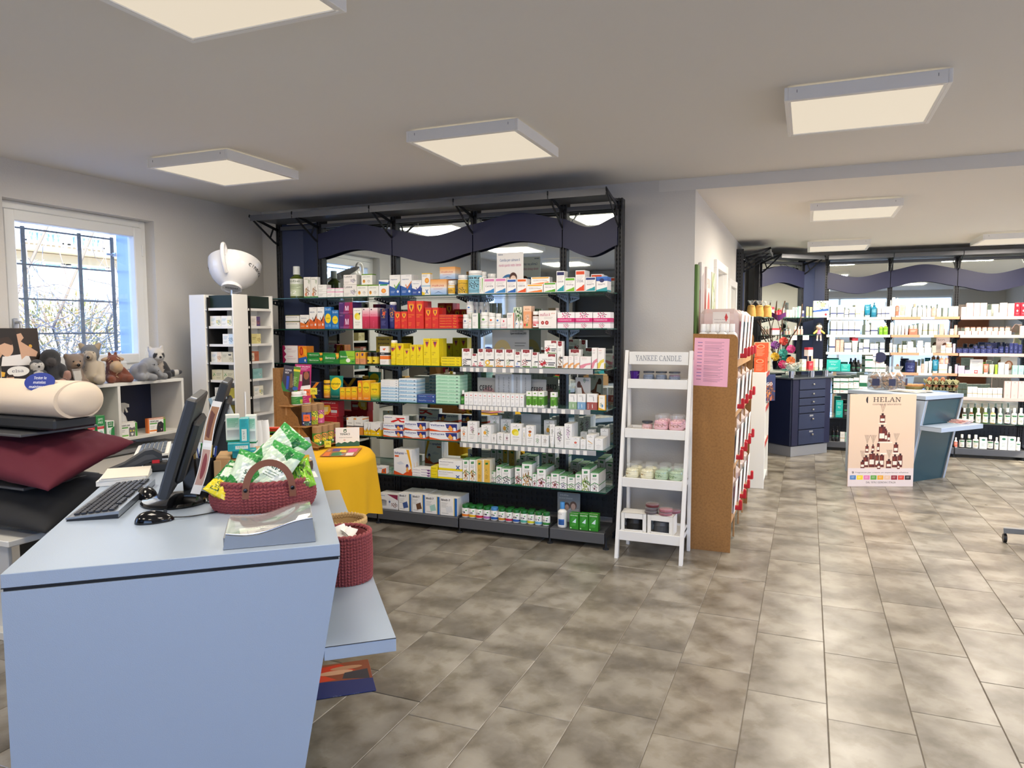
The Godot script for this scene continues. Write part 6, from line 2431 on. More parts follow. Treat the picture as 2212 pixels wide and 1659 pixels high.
# ------------------------------------------------------------------ plush animals on the cabinet under the window; they sit facing into the room
func plush(called: String,label: String,at: Vector3,turn: float,bones: Array,eyes: Array,nose: Array,dark:=true) -> Node3D:
	var o:=thing(called,label,"plush toy",at,turn,"plush animals under the window")
	var st:=begin()
	blob(st,bones,.0072,.014)
	done(st,"body",mats.plush,o)
	for e in eyes:
		st=begin()
		blob_ball(st,e[0],e[1])
		done(st,"eye",mats.black_gloss,o)
	if nose:
		st=begin()
		blob_ball(st,nose[0],nose[1])
		done(st,"nose",mats.black_gloss,o)
	return o

func blob_ball(st: SurfaceTool,c: Vector3,r: float) -> void:
	var prof:=[]
	for i in 7:
		prof.append(V2(r*sin(PI*i/6.0),-r*cos(PI*i/6.0)))
	prof[0].x=.0
	prof[6].x=.0
	lathe(st,prof,12,Transform3D(Basis.IDENTITY,c))

func plush_toys() -> void:
	var y:=1.1355
	var black:=Color(.030,.030,.034)
	var pinky:=Color(.50,.28,.22)
	var X:=-4.27
	var T:=PI/2
	plush("plush_gorilla","black plush gorilla with pink paws beside the elbow of the cabinet card",V3(X,y,-2.985),T-.55,[
		[V3(0,.05,0),V3(0,.11,-.005),.062,.055,black],[V3(0,.17,.005),V3(0,.178,.01),.056,.054,black],[V3(0,.155,.045),V3(0,.155,.062),.032,.024,Color(.055,.05,.05)],
		[V3(-.055,.115,.01),V3(-.075,.05,.05),.026,.022,black],[V3(.055,.115,.01),V3(.08,.06,.055),.026,.022,black],[V3(.08,.06,.062),V3(.082,.085,.072),.019,.017,pinky],[V3(-.075,.05,.058),V3(-.076,.045,.062),.018,.018,pinky],
		[V3(-.04,.03,.03),V3(-.05,.026,.09),.030,.026,black],[V3(.04,.03,.03),V3(.05,.026,.09),.030,.026,black],[V3(.05,.026,.102),V3(.05,.03,.108),.022,.022,pinky],[V3(-.05,.026,.102),V3(-.05,.03,.108),.022,.022,pinky]],
		[[V3(-.018,.182,.058),.005],[V3(.018,.182,.058),.005]],[])
	var br:=Color(.22,.155,.11)
	plush("plush_hedgehog","brown plush hedgehog between the black gorilla and the grey wolf",V3(X+.03,y,-3.115),T-.35,[
		[V3(0,.045,0),V3(0,.08,-.005),.055,.05,br],[V3(0,.145,.01),V3(0,.15,.01),.05,.05,Color(.25,.19,.15)],[V3(0,.132,.045),V3(0,.128,.072),.03,.016,Color(.30,.20,.13)],
		[V3(-.04,.18,.0),V3(-.043,.186,.0),.017,.015,br],[V3(.04,.18,.0),V3(.043,.186,.0),.017,.015,br],[V3(-.035,.025,.03),V3(-.04,.022,.07),.024,.022,br],[V3(.035,.025,.03),V3(.04,.022,.07),.024,.022,br]],
		[[V3(-.018,.152,.058),.0055],[V3(.018,.152,.058),.0055]],[V3(0,.130,.088),.010])
	var gr:=Color(.17,.18,.19)
	var cr:=Color(.52,.44,.33)
	plush("plush_wolf","large grey and cream plush wolf sitting tallest in the row",V3(X,y,-3.25),T-.75,[
		[V3(0,.055,0),V3(0,.12,-.005),.062,.050,gr],[V3(0,.06,.025),V3(0,.12,.025),.050,.044,cr],[V3(0,.19,.0),V3(0,.205,.0),.054,.050,gr],[V3(0,.178,.03),V3(0,.172,.038),.040,.036,cr],[V3(0,.178,.05),V3(0,.172,.088),.026,.017,Color(.34,.27,.19)],
		[V3(-.04,.235,-.005),V3(-.052,.252,-.008),.022,.015,Color(.40,.31,.20)],[V3(.04,.235,-.005),V3(.052,.252,-.008),.022,.015,Color(.40,.31,.20)],
		[V3(-.055,.12,.01),V3(-.07,.04,.06),.025,.022,gr],[V3(.055,.12,.01),V3(.065,.05,.06),.025,.022,cr],[V3(-.045,.032,.03),V3(-.06,.030,.10),.034,.030,Color(.42,.33,.22)],[V3(.045,.032,.03),V3(.06,.030,.11),.034,.030,cr]],
		[[V3(-.022,.200,.050),.0055],[V3(.022,.200,.050),.0055]],[V3(0,.174,.106),.009])
	var rust:=Color(.20,.055,.03)
	var ivory:=Color(.55,.38,.22)
	var gz:=plush("plush_giraffe","russet plush giraffe with a cream muzzle and patched coat",V3(X+.02,y,-3.40),T-.25,[
		[V3(0,.045,0),V3(0,.08,0),.055,.045,rust],[V3(0,.10,.0),V3(0,.14,.0),.045,.042,rust],[V3(0,.105,.035),V3(0,.100,.055),.036,.034,ivory],[V3(-.018,.175,-.01),V3(-.02,.192,-.01),.008,.010,rust],[V3(.018,.175,-.01),V3(.02,.192,-.01),.008,.010,rust],[V3(-.045,.155,-.01),V3(-.065,.15,-.01),.014,.010,ivory],[V3(.045,.155,-.01),V3(.065,.15,-.01),.014,.010,ivory],
		[V3(-.04,.025,.03),V3(-.055,.024,.085),.027,.026,rust],[V3(.04,.025,.03),V3(.06,.024,.085),.027,.026,rust],[V3(.05,.08,.01),V3(.085,.03,.03),.022,.022,rust]],
		[[V3(-.024,.142,.038),.005],[V3(.024,.142,.038),.005]],[])
	var st:=begin()
	rng.seed=12
	for i in 34:
		var a:=rng.randf_range(-1.6,1.6)
		var yy:=rng.randf_range(.02,.165)
		var r:=.057 if yy<.085 else .047
		var c:=V3(sin(a)*r,yy,cos(a)*r)
		if yy>.075 and yy<.13 and absf(a)<.9:
			continue
		var n:=V3(sin(a),0,cos(a))
		bar_flat(st,c,c+V3(cos(a)*.012*(1 if i % 2 else -1),.010,-sin(a)*.012),.003,.002,n)
	done(st,"coat_lines",mat("coat_ivory",rgb("cbb08a"),.9),gz)
	var el:=Color(.28,.29,.30)
	plush("plush_elephant","pale grey plush elephant lying flat beside the white panda raccoon",V3(X+.04,y,-3.62),T+.35,[
		[V3(-.03,.06,-.02),V3(.03,.06,-.02),.060,.055,el],[V3(.0,.10,.03),V3(.0,.102,.036),.056,.054,el],[V3(.0,.075,.085),V3(.01,.03,.115),.022,.015,el],[V3(-.055,.09,.02),V3(-.075,.05,.03),.030,.022,Color(.20,.20,.215)],[V3(.055,.09,.02),V3(.075,.06,.03),.032,.024,Color(.20,.10,.105)],
		[V3(-.06,.03,.0),V3(-.10,.024,.05),.030,.026,el],[V3(.06,.03,.0),V3(.12,.024,.045),.030,.026,el],[V3(-.05,.03,.05),V3(-.06,.022,.10),.026,.024,el],[V3(.05,.03,.05),V3(.075,.022,.10),.026,.024,el]],
		[[V3(-.022,.108,.084),.005],[V3(.024,.108,.084),.005]],[])
	var wh:=Color(.60,.57,.52)
	var rc:=plush("plush_panda","white plush red panda with black eye patches at the right end of the cabinet",V3(X-.02,y,-3.775),T-.35,[
		[V3(0,.05,0),V3(0,.10,0),.055,.045,Color(.42,.37,.31)],[V3(0,.165,.01),V3(0,.172,.01),.052,.050,wh],[V3(0,.152,.045),V3(0,.150,.058),.024,.018,wh],[V3(-.021,.172,.046),V3(-.026,.160,.044),.014,.013,black],[V3(.021,.172,.046),V3(.026,.160,.044),.014,.013,black],
		[V3(-.036,.205,-.005),V3(-.044,.226,-.006),.019,.010,wh],[V3(.036,.205,-.005),V3(.044,.226,-.006),.019,.010,wh],[V3(-.04,.028,.02),V3(-.05,.025,.075),.028,.025,black],[V3(.04,.028,.02),V3(.05,.025,.075),.028,.025,black],[V3(-.045,.10,.01),V3(-.06,.05,.05),.022,.019,black],[V3(.045,.10,.01),V3(.06,.05,.05),.022,.019,black]],
		[[V3(-.022,.170,.060),.005],[V3(.022,.170,.060),.005]],[V3(0,.154,.077),.009])
	st=begin()
	blob(st,[[V3(.05,.03,-.02),V3(.085,.03,-.01),.022,.024,wh],[V3(.09,.03,-.008),V3(.112,.032,-.004),.025,.025,black],[V3(.118,.033,-.003),V3(.138,.036,.0),.024,.022,wh],[V3(.145,.037,.0),V3(.165,.040,.0),.021,.014,black]],.0075,.006)
	done(st,"ringed_tail",mats.plush,rc)
	var pg:=Color(.05,.055,.07)
	plush("plush_penguin","small dark plush penguin tucked between the cabinet card and the gorilla",V3(X+.02,y,-2.885),T-.3,[
		[V3(0,.045,0),V3(0,.09,0),.045,.038,pg],[V3(0,.05,.02),V3(0,.08,.02),.034,.028,Color(.6,.58,.54)],[V3(0,.135,.0),V3(0,.138,.0),.036,.035,pg],[V3(.012,.132,.02),V3(-.012,.132,.02),.022,.022,Color(.6,.58,.54)],[V3(-.04,.09,.0),V3(-.055,.05,.01),.015,.012,pg],[V3(.04,.09,.0),V3(.055,.05,.01),.015,.012,pg]],
		[[V3(-.014,.142,.036),.004],[V3(.014,.142,.036),.004]],[V3(0,.130,.044),.006])
	for t in [[-3.085,-4.155,.105,.11,.5,"clear sleeve with a grey label leaning before the gorilla"],[-3.46,-4.24,.11,.14,.1,"clear hang tag sleeve standing behind the giraffe"]]:
		st=begin()
		box(st,V3(0,t[3]/2,0),V3(t[2],t[3],.006),.001)
		var s:=single("label_sleeve",t[5],"label",st,mats.clear_plastic,V3(t[1],y,t[0]),T+t[4])
		s.rotation.x=-.15
		st=begin()
		box(st,V3(0,t[3]*.5,0),V3(t[2]*.85,t[3]*.75,.002))
		done(st,"insert",mat("label_grey",rgb("c9c6c0"),.7),s)
	var o:=thing("small_box","small round pale blue box with a clear base before the elephant","box",V3(-4.185,y,-3.575))
	st=begin()
	lathe(st,[V2(0,.014),V2(.034,.014),V2(.035,.05),V2(0,.05)],24)
	done(st,"box",mat("pale_blue",rgb("8fb4dc"),.5),o)
	st=begin()
	lathe(st,[V2(0,0),V2(.04,0),V2(.038,.013),V2(0,.013)],24)
	done(st,"base",mats.clear_plastic,o)
	st=begin()
	box(st,V3(0,.18,0),V3(.34,.36,.012),.001)
	var card:=single("sleep_card","large dark display card with a stretching man in a white shirt by the window","display card",st,own_print("sleep_card","b 1c1512|p 2c2018 60 0 100 0 100 60 80 60|e 84 30 3 3 d8a23a|e 90 40 2 3 d8a23a|p e6e2de 34 46 78 42 84 60 76 74 72 100 30 100 28 70|p cda386 62 10 70 8 74 16 68 22 96 40 92 48 74 46 66 52|p cda386 22 40 32 28 36 40 30 48|e 42 32 12 14 d4ab8e|p 33221a 30 28 34 16 48 14 54 22 52 28 40 24|p c89a3a 70 64 100 60 100 74 70 78|p 26226a 70 76 100 74 100 90 72 90|p e6e2de 40 84 100 84 100 100 36 100|p 1c1512 36 90 60 86 66 96 38 98",360,380),V3(-4.29,y,-2.78),PI/2)
	card.rotation.x=-.10
	st=begin()
	box(st,V3(0,.07,0),V3(.16,.15,.008),.001)
	single("sleep_card","small card with the same man standing in front of the large dark one","display card",st,own_print("sleep_card_small","b 1c1512|e 60 22 40 20 eceae4|S 36 14 46 14 5a5a64 elsa|p e6e2de 10 70 60 64 80 100 6 100|e 30 50 14 16 d4ab8e|p 33221a 18 44 24 34 40 34 44 44|p e6b03a 0 20 14 24 10 40 0 40|p cda386 60 70 80 80 84 100 66 100",160,150),V3(-4.19,y,-2.72),PI/2)
	st=begin()
	lathe(st,[V2(0,0),V2(.075,.0),V2(.075,.0015),V2(0,.0015)],36,Transform3D(Basis(Vector3.RIGHT,PI/2),Vector3.ZERO),1.0,.62)
	var disc:=single("round_sticker","round blue tag with white words on the rolled mattress","tag",st,mat("tag_blue",rgb("2d3f94"),.4),V3(-3.385,1.235,-2.31),.35)
	disc.rotation.x=-.35
	for i in 3:
		lettering(disc,["Tester le","matelas","maintenant!"][i],[.062,.060,.092][i],.014,V3(.0,.020-.022*i,.0022),Color(.93,.94,.97))

func posters() -> void:
	for k in 2:
		var turn:=Basis(Vector3.UP,PI/2*k)
		var at:=V3(-3.99,0,-4.205)+turn*V3(-.206+.072,1.49,.2015)
		var st:=begin()
		box(st,Vector3.ZERO,V3(.002,.002,.0002))
		var w:=single("tower_lettering",["dark upright lettering on the front board","dark upright lettering on the side board"][k]+" of the tea tower","lettering",st,mats.slot_black,at,.0)
		w.basis=turn
		lettering(w,"SIDROGA",.26,.052,V3(.006,.0,.0006),rgb("1d2226"),"Droid Sans",Basis(Vector3.BACK,PI/2))
		st=begin()
		for e in [[V2(-.033,-.092),V2(-.060,-.110)],[V2(-.034,-.115),V2(-.062,-.086)]]:
			var d: Vector2=(e[1]-e[0])
			var nn:=V2(-d.y,d.x)*.28
			prism(st,PackedVector2Array([e[0],e[0]+d*.5+nn,e[1],e[0]+d*.5-nn]),.0008,Transform3D(Basis.IDENTITY,V3(0,0,.0006)))
		done(st,"leaf_mark",mat("ink_leaf",rgb("1d2226"),.5),w)
	var holder:=begin()
	box(holder,Vector3.ZERO,V3(.001,.001,.001))
	var cup:=single("cup_lettering","dark lettering wrapped round the giant teacup","lettering",holder,mats.white_gloss,V3(-3.99,1.735,-4.205)+cup_frame*V3(0,.15,0))
	cup.transform=Transform3D(cup_frame.basis,V3(-3.99,1.735,-4.205)+cup_frame.origin)
	for set in [[1.15,"SIDROGA"],[4.29,"SIDROGA"]]:
		for i in 7:
			var a: float=set[0]+.155*(i-3)
			var out:=V3(sin(a),-.55,cos(a)).normalized()
			var side:=V3(cos(a),0,-sin(a))
			var up:=out.cross(side).normalized()
			lettering(cup,set[1][i],.021 if set[1][i] != "I" else .005,.036,V3(sin(a)*.170,.145,cos(a)*.170)+out*.0052,rgb("1d2226"),"Droid Sans",Basis(side,up,out))
	lettering(cup,"SIDROGA",.09,.018,V3(0,.0095,.0),rgb("3a4046"),"Droid Sans",Basis(V3(1,0,0),V3(0,0,1),V3(0,-1,0)))
	var st:=begin()
	box(st,Vector3.ZERO,V3(.222,.315,.001))
	var words:="b eeb0c4"
	for i in 12:
		words+="|l 10 %d 14 1 4 %s|l 30 %d 56 %d 2.6 7a5a6a" % [9+i*7,["5a4a9a","6a5a6a","c03a5a","5a4a9a","5a4a9a","6a5a6a"][i % 6],8+i*7,2+i % 2]
	single("pink_sheet","pink printed sheet stuck on the end of the cardboard refill stand","sheet",st,own_print("pink_sheet",words,256,360,.6),V3(-.583,1.262,-4.8592)).rotation.z=-.03
	st=begin()
	box(st,V3(0,.435,0),V3(.61,.87,.012),.001)
	var po:="b d9bfa6|r 0 80 100 20 dccfcb|S 34 3 44 6 2a2624 HELAN|t 34 9.5 44 2.6 5a4a44 cosmesi di laboratorio|e 27 6 3 3.6 2a2624|p d9bfa6 27 2 31 2 30 10 27 10"
	for b in [[50,30.5,8,8,1],[50,51,10,16,0],[56,51,4,12,0],[60.5,51,4,8,0],[28,63,5,7,1],[37,62,4,6,1],[45,62,4,9,0],[72,63,7,9,1],[27,79,8,11,0],[36,79,9,15,0],[44,79,6,13,0],[51,79,7,13,0],[22,80,6,7,1],[62,80,8,8,1],[71,79,8,12,0],[79,79,7,13,0],[77,81,4,6,0],[47,81,5,6,0]]:
		po+="|r %.1f %.1f %.1f %.1f 5a2016|r %.1f %.1f %.1f %.1f 7a3018|r %.1f %.1f %.1f %.1f 30100c" % [b[0]-b[2]/2.0,b[1]-b[3],b[2],b[3],b[0]-b[2]*.3,b[1]-b[3]*.9,b[2]*.3,b[3]*.8,b[0]-b[2]*.2,b[1]-b[3]-2.0,b[2]*.4,2.2]
		po+="|r %.1f %.1f %.1f %.1f e8dccb" % [b[0]-b[2]*.38,b[1]-b[3]*.55,b[2]*.76,b[3]*.34]
		if b[4]:
			for i in 5:
				po+="|p 3a2a22 %.1f %.1f %.1f %.1f %.1f %.1f" % [b[0],b[1]-b[3]-2.0,b[0]-4+2*i,b[1]-b[3]-12,b[0]-3.5+2*i,b[1]-b[3]-12]
	for r in [[44,31,12,.8],[44,51.5,22,1.0],[24,63.5,12,.8],[48,63.5,10,1.4],[67,63,10,1.4]]:
		po+="|r %.1f %.1f %.1f %.1f efe0d0" % r
	po+="|T 6 83.5 4 3 2a2624 9|t 11 84 82 2 4a4240 fragranze per creare un esperienza olfattiva"
	var cc:=["4a7ab0","e8cc2a","d87aa8","5a9a3a","e0a02a","dcb89a","8a1f2a","d0402a","221c1a"]
	for i in 9:
		po+="|r %.1f 88 9 4.6 %s|l %.1f 89.4 5 2 1.2 efe8e0" % [3.5+10.5*i,cc[i],5.5+10.5*i]
	po+="|t 28 94.5 46 2.6 4a4240 DAL 1976 I GENOVA I ITALIA"
	var pp:=single("perfume_poster","tall beige cardboard poster of amber scent bottles standing on the far floor","poster",st,own_print("perfume_poster",po,512,730,.4),V3(.665,.0,-7.475),.37)
	st=begin()
	bar(st,V3(0,.5,-.01),V3(0,.004,-.16),.12,.004)
	done(st,"back_strut",mats.kraft,pp)
	for t in [[-5.38,1.955,.17,1.0,"grey_poster","b cfccc8|p a8a0a0 10 10 80 6 90 40 20 44|r 20 40 60 20 b0605a|l 16 66 60 6 5 8a8888|r 10 60 70 14 ecebe8","pale grey framed poster nearest the passage corner"],[-5.72,1.945,.26,1.0,"red_poster","b e2d4cc|t 12 8 76 8 c05a4a PROMO|e 50 42 34 24 c4463a|l 30 36 40 3 5 f0e0d8|g 0 70 100 30 e2d4cc d06a4a","pale framed poster with a red disc on the passage wall"],[-6.02,1.93,.20,1.0,"green_poster","b d8dcc4|f 50 30 40 8aa05a|f 60 60 40 a8b880|l 20 80 60 3 4 6a7a4a","pale green leafy board leaning before the door casing"]]:
		st=begin()
		box(st,V3(0,-t[3]/2,0),V3(t[2],t[3],.02),.002)
		single("wall_poster",t[6],"poster",st,own_print(t[4],t[5],96,300),V3(-.722,t[1],t[0]),PI/2)
	st=begin()
	box(st,V3(0,-.55,0),V3(.10,1.1,.02),.002)
	single("green_board","narrow dark green board hung at the very corner of the passage","board",st,mat("moss_green",rgb("5a7a3c"),.7),V3(-.724,1.925,-5.165),PI/2)
	st=begin()
	box(st,Vector3.ZERO,V3(.13,.26,.004))
	single("shelf_poster","small dark poster of biscuits beyond the white gondola","poster",st,own_print("biscuit_poster","b 2a3560|f 50 74 46 b0522a|f 40 60 30 d8803a|T 20 30 60 14 e8e4dc GO",96,180),V3(-.335,.90,-7.50),PI/2-.9)
	var w:=thing("rolling_stand","grey wheeled stand foot cut off by the right edge of the photo","stand",V3(1.475,0,-5.77))
	st=begin()
	tube(st,[V3(.02,.16,0),V3(.02,1.0,0)],.016,12)
	done(st,"pole",mats.grey_plastic,w)
	st=begin()
	lathe(st,[V2(.0,.075),V2(.045,.075),V2(.05,.10),V2(.045,.15),V2(.02,.17),V2(0,.17)],20)
	for i in 4:
		var a:=TAU*i/4+.3
		bar(st,V3(0,.10,0),V3(.18*cos(a),.085,.18*sin(a)) if i else V3(-.01,.09,.12),.04,.035)
	done(st,"base",mats.grey_plastic,w)
	for i in 4:
		var a:=TAU*i/4+.3
		var c:=V3(.18*cos(a),.03,.18*sin(a)) if i else V3(-.01,.03,.12)
		st=begin()
		lathe(st,[V2(0,-.01),V2(.03,-.01),V2(.03,.01),V2(0,.01)],16,Transform3D(Basis(Vector3.BACK,PI/2),c))
		bar(st,c,c+V3(0,.05,0),.012,.02)
		done(st,"castor",mats.black_plastic,w)

func stock_main() -> void:
	stock([
		["bottle","mouthwash","green mouthwash bottle with a white collar","bottle","-3775 1730 -4635 105 251 105","clear 5c6b1e","dfe2dd"],
		["carton","herb_white","tall white carton printed with leaves and fruit","box","-3635 1730 -4635 65 160 36;-3567 1730 -4635 64 158 35"],
		["carton","flat_white","small flat white carton with a grey line","box","-3492 1730 -4635 80 44 60;-3491 1775 -4635 80 26 60;-3491 1801 -4635 80 26 60"],
		["carton","flat_pink","small flat white carton with a pink line","box","-3413 1730 -4635 72 43 60;-3412 1773 -4635 72 26 60;-3336 1730 -4635 73 41 60;-3335 1772 -4635 73 26 60"],
		["carton","lavender","cream carton with a lavender sprig","box","-3235 1730 -4635 118 91 65;-3234 1822 -4635 117 74 65"],
		["carton","sedative","small green topped cream carton","box","-3125 1730 -4635 96 88 53;-3028 1730 -4635 90 86 50;-3086 1818 -4640 95 80 52"],
		["carton","orange_blue","white carton with an orange under a blue stripe","box","-2936 1730 -4635 86 120 47"],
		["carton","check_green","white and blue carton with a green check","box","-2840 1730 -4635 90 153 49;-2840 1730 -4686 90 153 49"],
		["carton","check_orange","white and blue carton with an orange check","box","-2743 1730 -4635 91 152 50;-2743 1730 -4687 91 152 50"],
		["carton","check_purple","shorter white and blue carton with a purple check","box","-2656 1730 -4635 78 109 43;-2656 1730 -4680 78 109 43"],
		["carton","tall_orange_x","tall white carton with an orange and a blue X","box","-2578 1730 -4635 68 158 38"],
		["carton","makuva","wide orange to blue carton","box","-2477 1730 -4635 129 111 90;-2418 1841 -4665 125 89 90"],
		["jar","brown_yellow","small white jar with a yellow label","jar","-2382 1730 -4635 52 100 52","f2f1ec","f2f1ec"],
		["jar","yellow_jar","yellow labelled white jar","jar","-2296 1730 -4635 74 137 73"],
		["jar","blue_jar","large pale blue labelled white jar","jar","-2205 1730 -4635 100 166 100"],
		["jar","pill_grey","white jar behind the pale blue jar","jar","-2174 1730 -4725 53 162 53"],
		["jar","pill_grey","white jar behind the pink cartons","jar","-2112 1730 -4735 67 147 67"],
		["carton","thin_green","thin white carton with a green stroke","box","-2134 1730 -4635 34 117 35"],
		["carton","camilia","white carton with a pink band and blue arc","box","-2073 1730 -4635 83 106 45;-1987 1730 -4635 82 106 45"],
		["carton","cocculine","white carton with a blue band and blue arc","box","-1905 1730 -4635 71 97 39"],
		["carton","homeovox","white carton with an orange band and arc","box","-1829 1730 -4635 70 97 38;-1829 1730 -4675 70 97 38"],
		["carton","oscillo","wide white carton with a yellow orange band","box","-1733 1730 -4635 118 57 60;-1710 1789 -4680 136 49 60"],
		["carton","oscillo","hidden lower wide carton","box","-1744 1730 -4703 84 61 60"],
		["carton","pollen","white carton with a green band and arc","box","-1625 1730 -4635 88 66 48"],
		["carton","quiet","tall white carton with a navy band","box","-1549 1730 -4635 57 140 35;-1549 1730 -4672 57 140 35"],
		["carton","rhin","white carton with a lime band and lime arc","box","-1482 1730 -4635 70 95 39"],
		["carton","stodal","tall white carton with a red orange band","box","-1411 1730 -4635 65 141 36;-1411 1730 -4673 65 141 36;-1411 1730 -4710 65 141 36"],
		["carton","sedat","white carton with a navy band and teal arc","box","-1340 1730 -4635 71 95 39"],
		["carton","sedat_tray","white tray carton with a blue header","box","-1263 1730 -4635 74 95 100"],
		["carton","stodal","red banded carton behind the navy banded one","box","-1326 1730 -4735 79 120 44"],
		["stand","camilia_card","white display card with a mother and child drawing","card","-1966 1730 -4755 204 292 4"],
	],"on the top mirrored shelf")
	stock([
		["carton","flat_rainbow","flat white carton with a rainbow edge","box","-3788 1486 -4635 134 60 70;-3787 1547 -4635 134 48 70"],
		["carton","check_wide","short orange and white carton with a dark check","box","-3668 1486 -4635 85 110 47"],
		["carton","check_red","tall orange and white carton with a check","box","-3585 1486 -4635 72 168 39;-3512 1486 -4635 66 169 36"],
		["carton","strath","tall blue carton with a yellow disc","box","-3444 1486 -4635 64 169 35"],
		["carton","strath","shorter blue carton with a yellow disc","box","-3378 1486 -4635 63 144 35"],
		["carton","magenta_m","purple carton with a large letter M","box","-3279 1486 -4635 126 111 120;-3278 1599 -4635 126 90 120"],
		["carton","lemon_white","white carton with a lemon","box","-3172 1486 -4635 79 158 43"],
		["carton","red_blend","tall carton fading from white to crimson","box","-3098 1486 -4635 63 158 90;-3029 1486 -4635 69 157 90"],
		["carton","navy_flame","navy carton with an orange flame","box","-2938 1486 -4635 63 150 35"],
		["spray","spray_blue","navy spray can with a white cap","spray can","-2873 1486 -4635 54 199 54","23256a","efefec"],
		["carton","red_flame","short red carton with a yellow flame","box","-2821 1486 -4635 52 126 60;-2821 1486 -4697 52 126 60;-2765 1486 -4635 52 127 60;-2765 1486 -4697 52 127 60"],
		["carton","red_flame","tall red carton with a yellow flame","box","-2702 1486 -4635 65 203 60;-2702 1486 -4697 65 203 60;-2633 1486 -4635 65 202 60;-2633 1486 -4697 65 202 60"],
		["carton","red_flame","medium red carton with a yellow flame","box","-2562 1486 -4635 55 152 60;-2562 1486 -4697 55 152 60;-2505 1486 -4635 53 152 60;-2505 1486 -4697 53 152 60"],
		["carton","red_patch","flat red patch carton with yellow lettering","box","-2397 1486 -4635 159 27 100;-2399 1513 -4635 154 18 100;-2396 1531 -4635 159 18 100;-2399 1549 -4635 154 18 100;-2396 1568 -4635 159 18 100"],
		["jar","pill_grey","white pill jar","jar","-2265 1486 -4635 50 101 50;-2265 1486 -4687 50 101 50"],
		["jar","pill_green","white pill jar with a green mark","jar","-2122 1486 -4635 59 115 59;-2122 1486 -4696 59 115 59"],
		["jar","pill_orange","white pill jar with an orange mark","jar","-2063 1486 -4635 51 109 51"],
		["jar","pill_blue","white pill jar with a blue mark","jar","-2012 1486 -4635 42 105 42"],
		["jar","pill_blue","larger white jar in the second row","jar","-2269 1591 -4705 52 91 52"],
		["jar","pill_grey","white jar in the second row","jar","-2267 1486 -4700 52 103 52"],
		["jar","pill_grey","tall white jar at the back","jar","-2260 1486 -4795 40 194 40;-2216 1486 -4795 40 193 40;-2172 1486 -4795 38 192 38"],
		["carton","pill_orange","tiny white carton with an orange mark","box","-2225 1486 -4635 22 67 35"],
		["carton","carton_green_side","white carton with a green side","box","-2186 1486 -4635 49 109 35"],
		["carton","box_pinkgrey","small pink and grey carton","box","-1965 1486 -4635 44 73 35"],
		["carton","carton_orange_side","white carton with an orange side","box","-1913 1486 -4635 53 108 35"],
		["dropper","pill_blue","small white dropper bottle","bottle","-1868 1486 -4635 30 74 30"],
		["dropper","pill_orange","small white dropper bottle","bottle","-1836 1486 -4635 26 69 26"],
		["carton","leafy","leaf printed green carton in the second row","box","-1892 1486 -4715 64 149 35"],
		["carton","weleda","tall peach orange carton","box","-1789 1486 -4635 58 154 35;-1789 1486 -4672 58 154 35"],
		["jar","red_white_jar","amber jar with a red and white label","jar","-1732 1486 -4635 47 117 47","5a3a24","f2f1ec"],
		["carton","cherry","white carton with two cherries","box","-1641 1486 -4635 126 121 80"],
		["carton","femannose","white carton with a magenta band","box","-1509 1486 -4635 121 108 90;-1385 1486 -4635 120 107 90;-1262 1486 -4635 118 106 90"],
	],"on the second mirrored shelf")
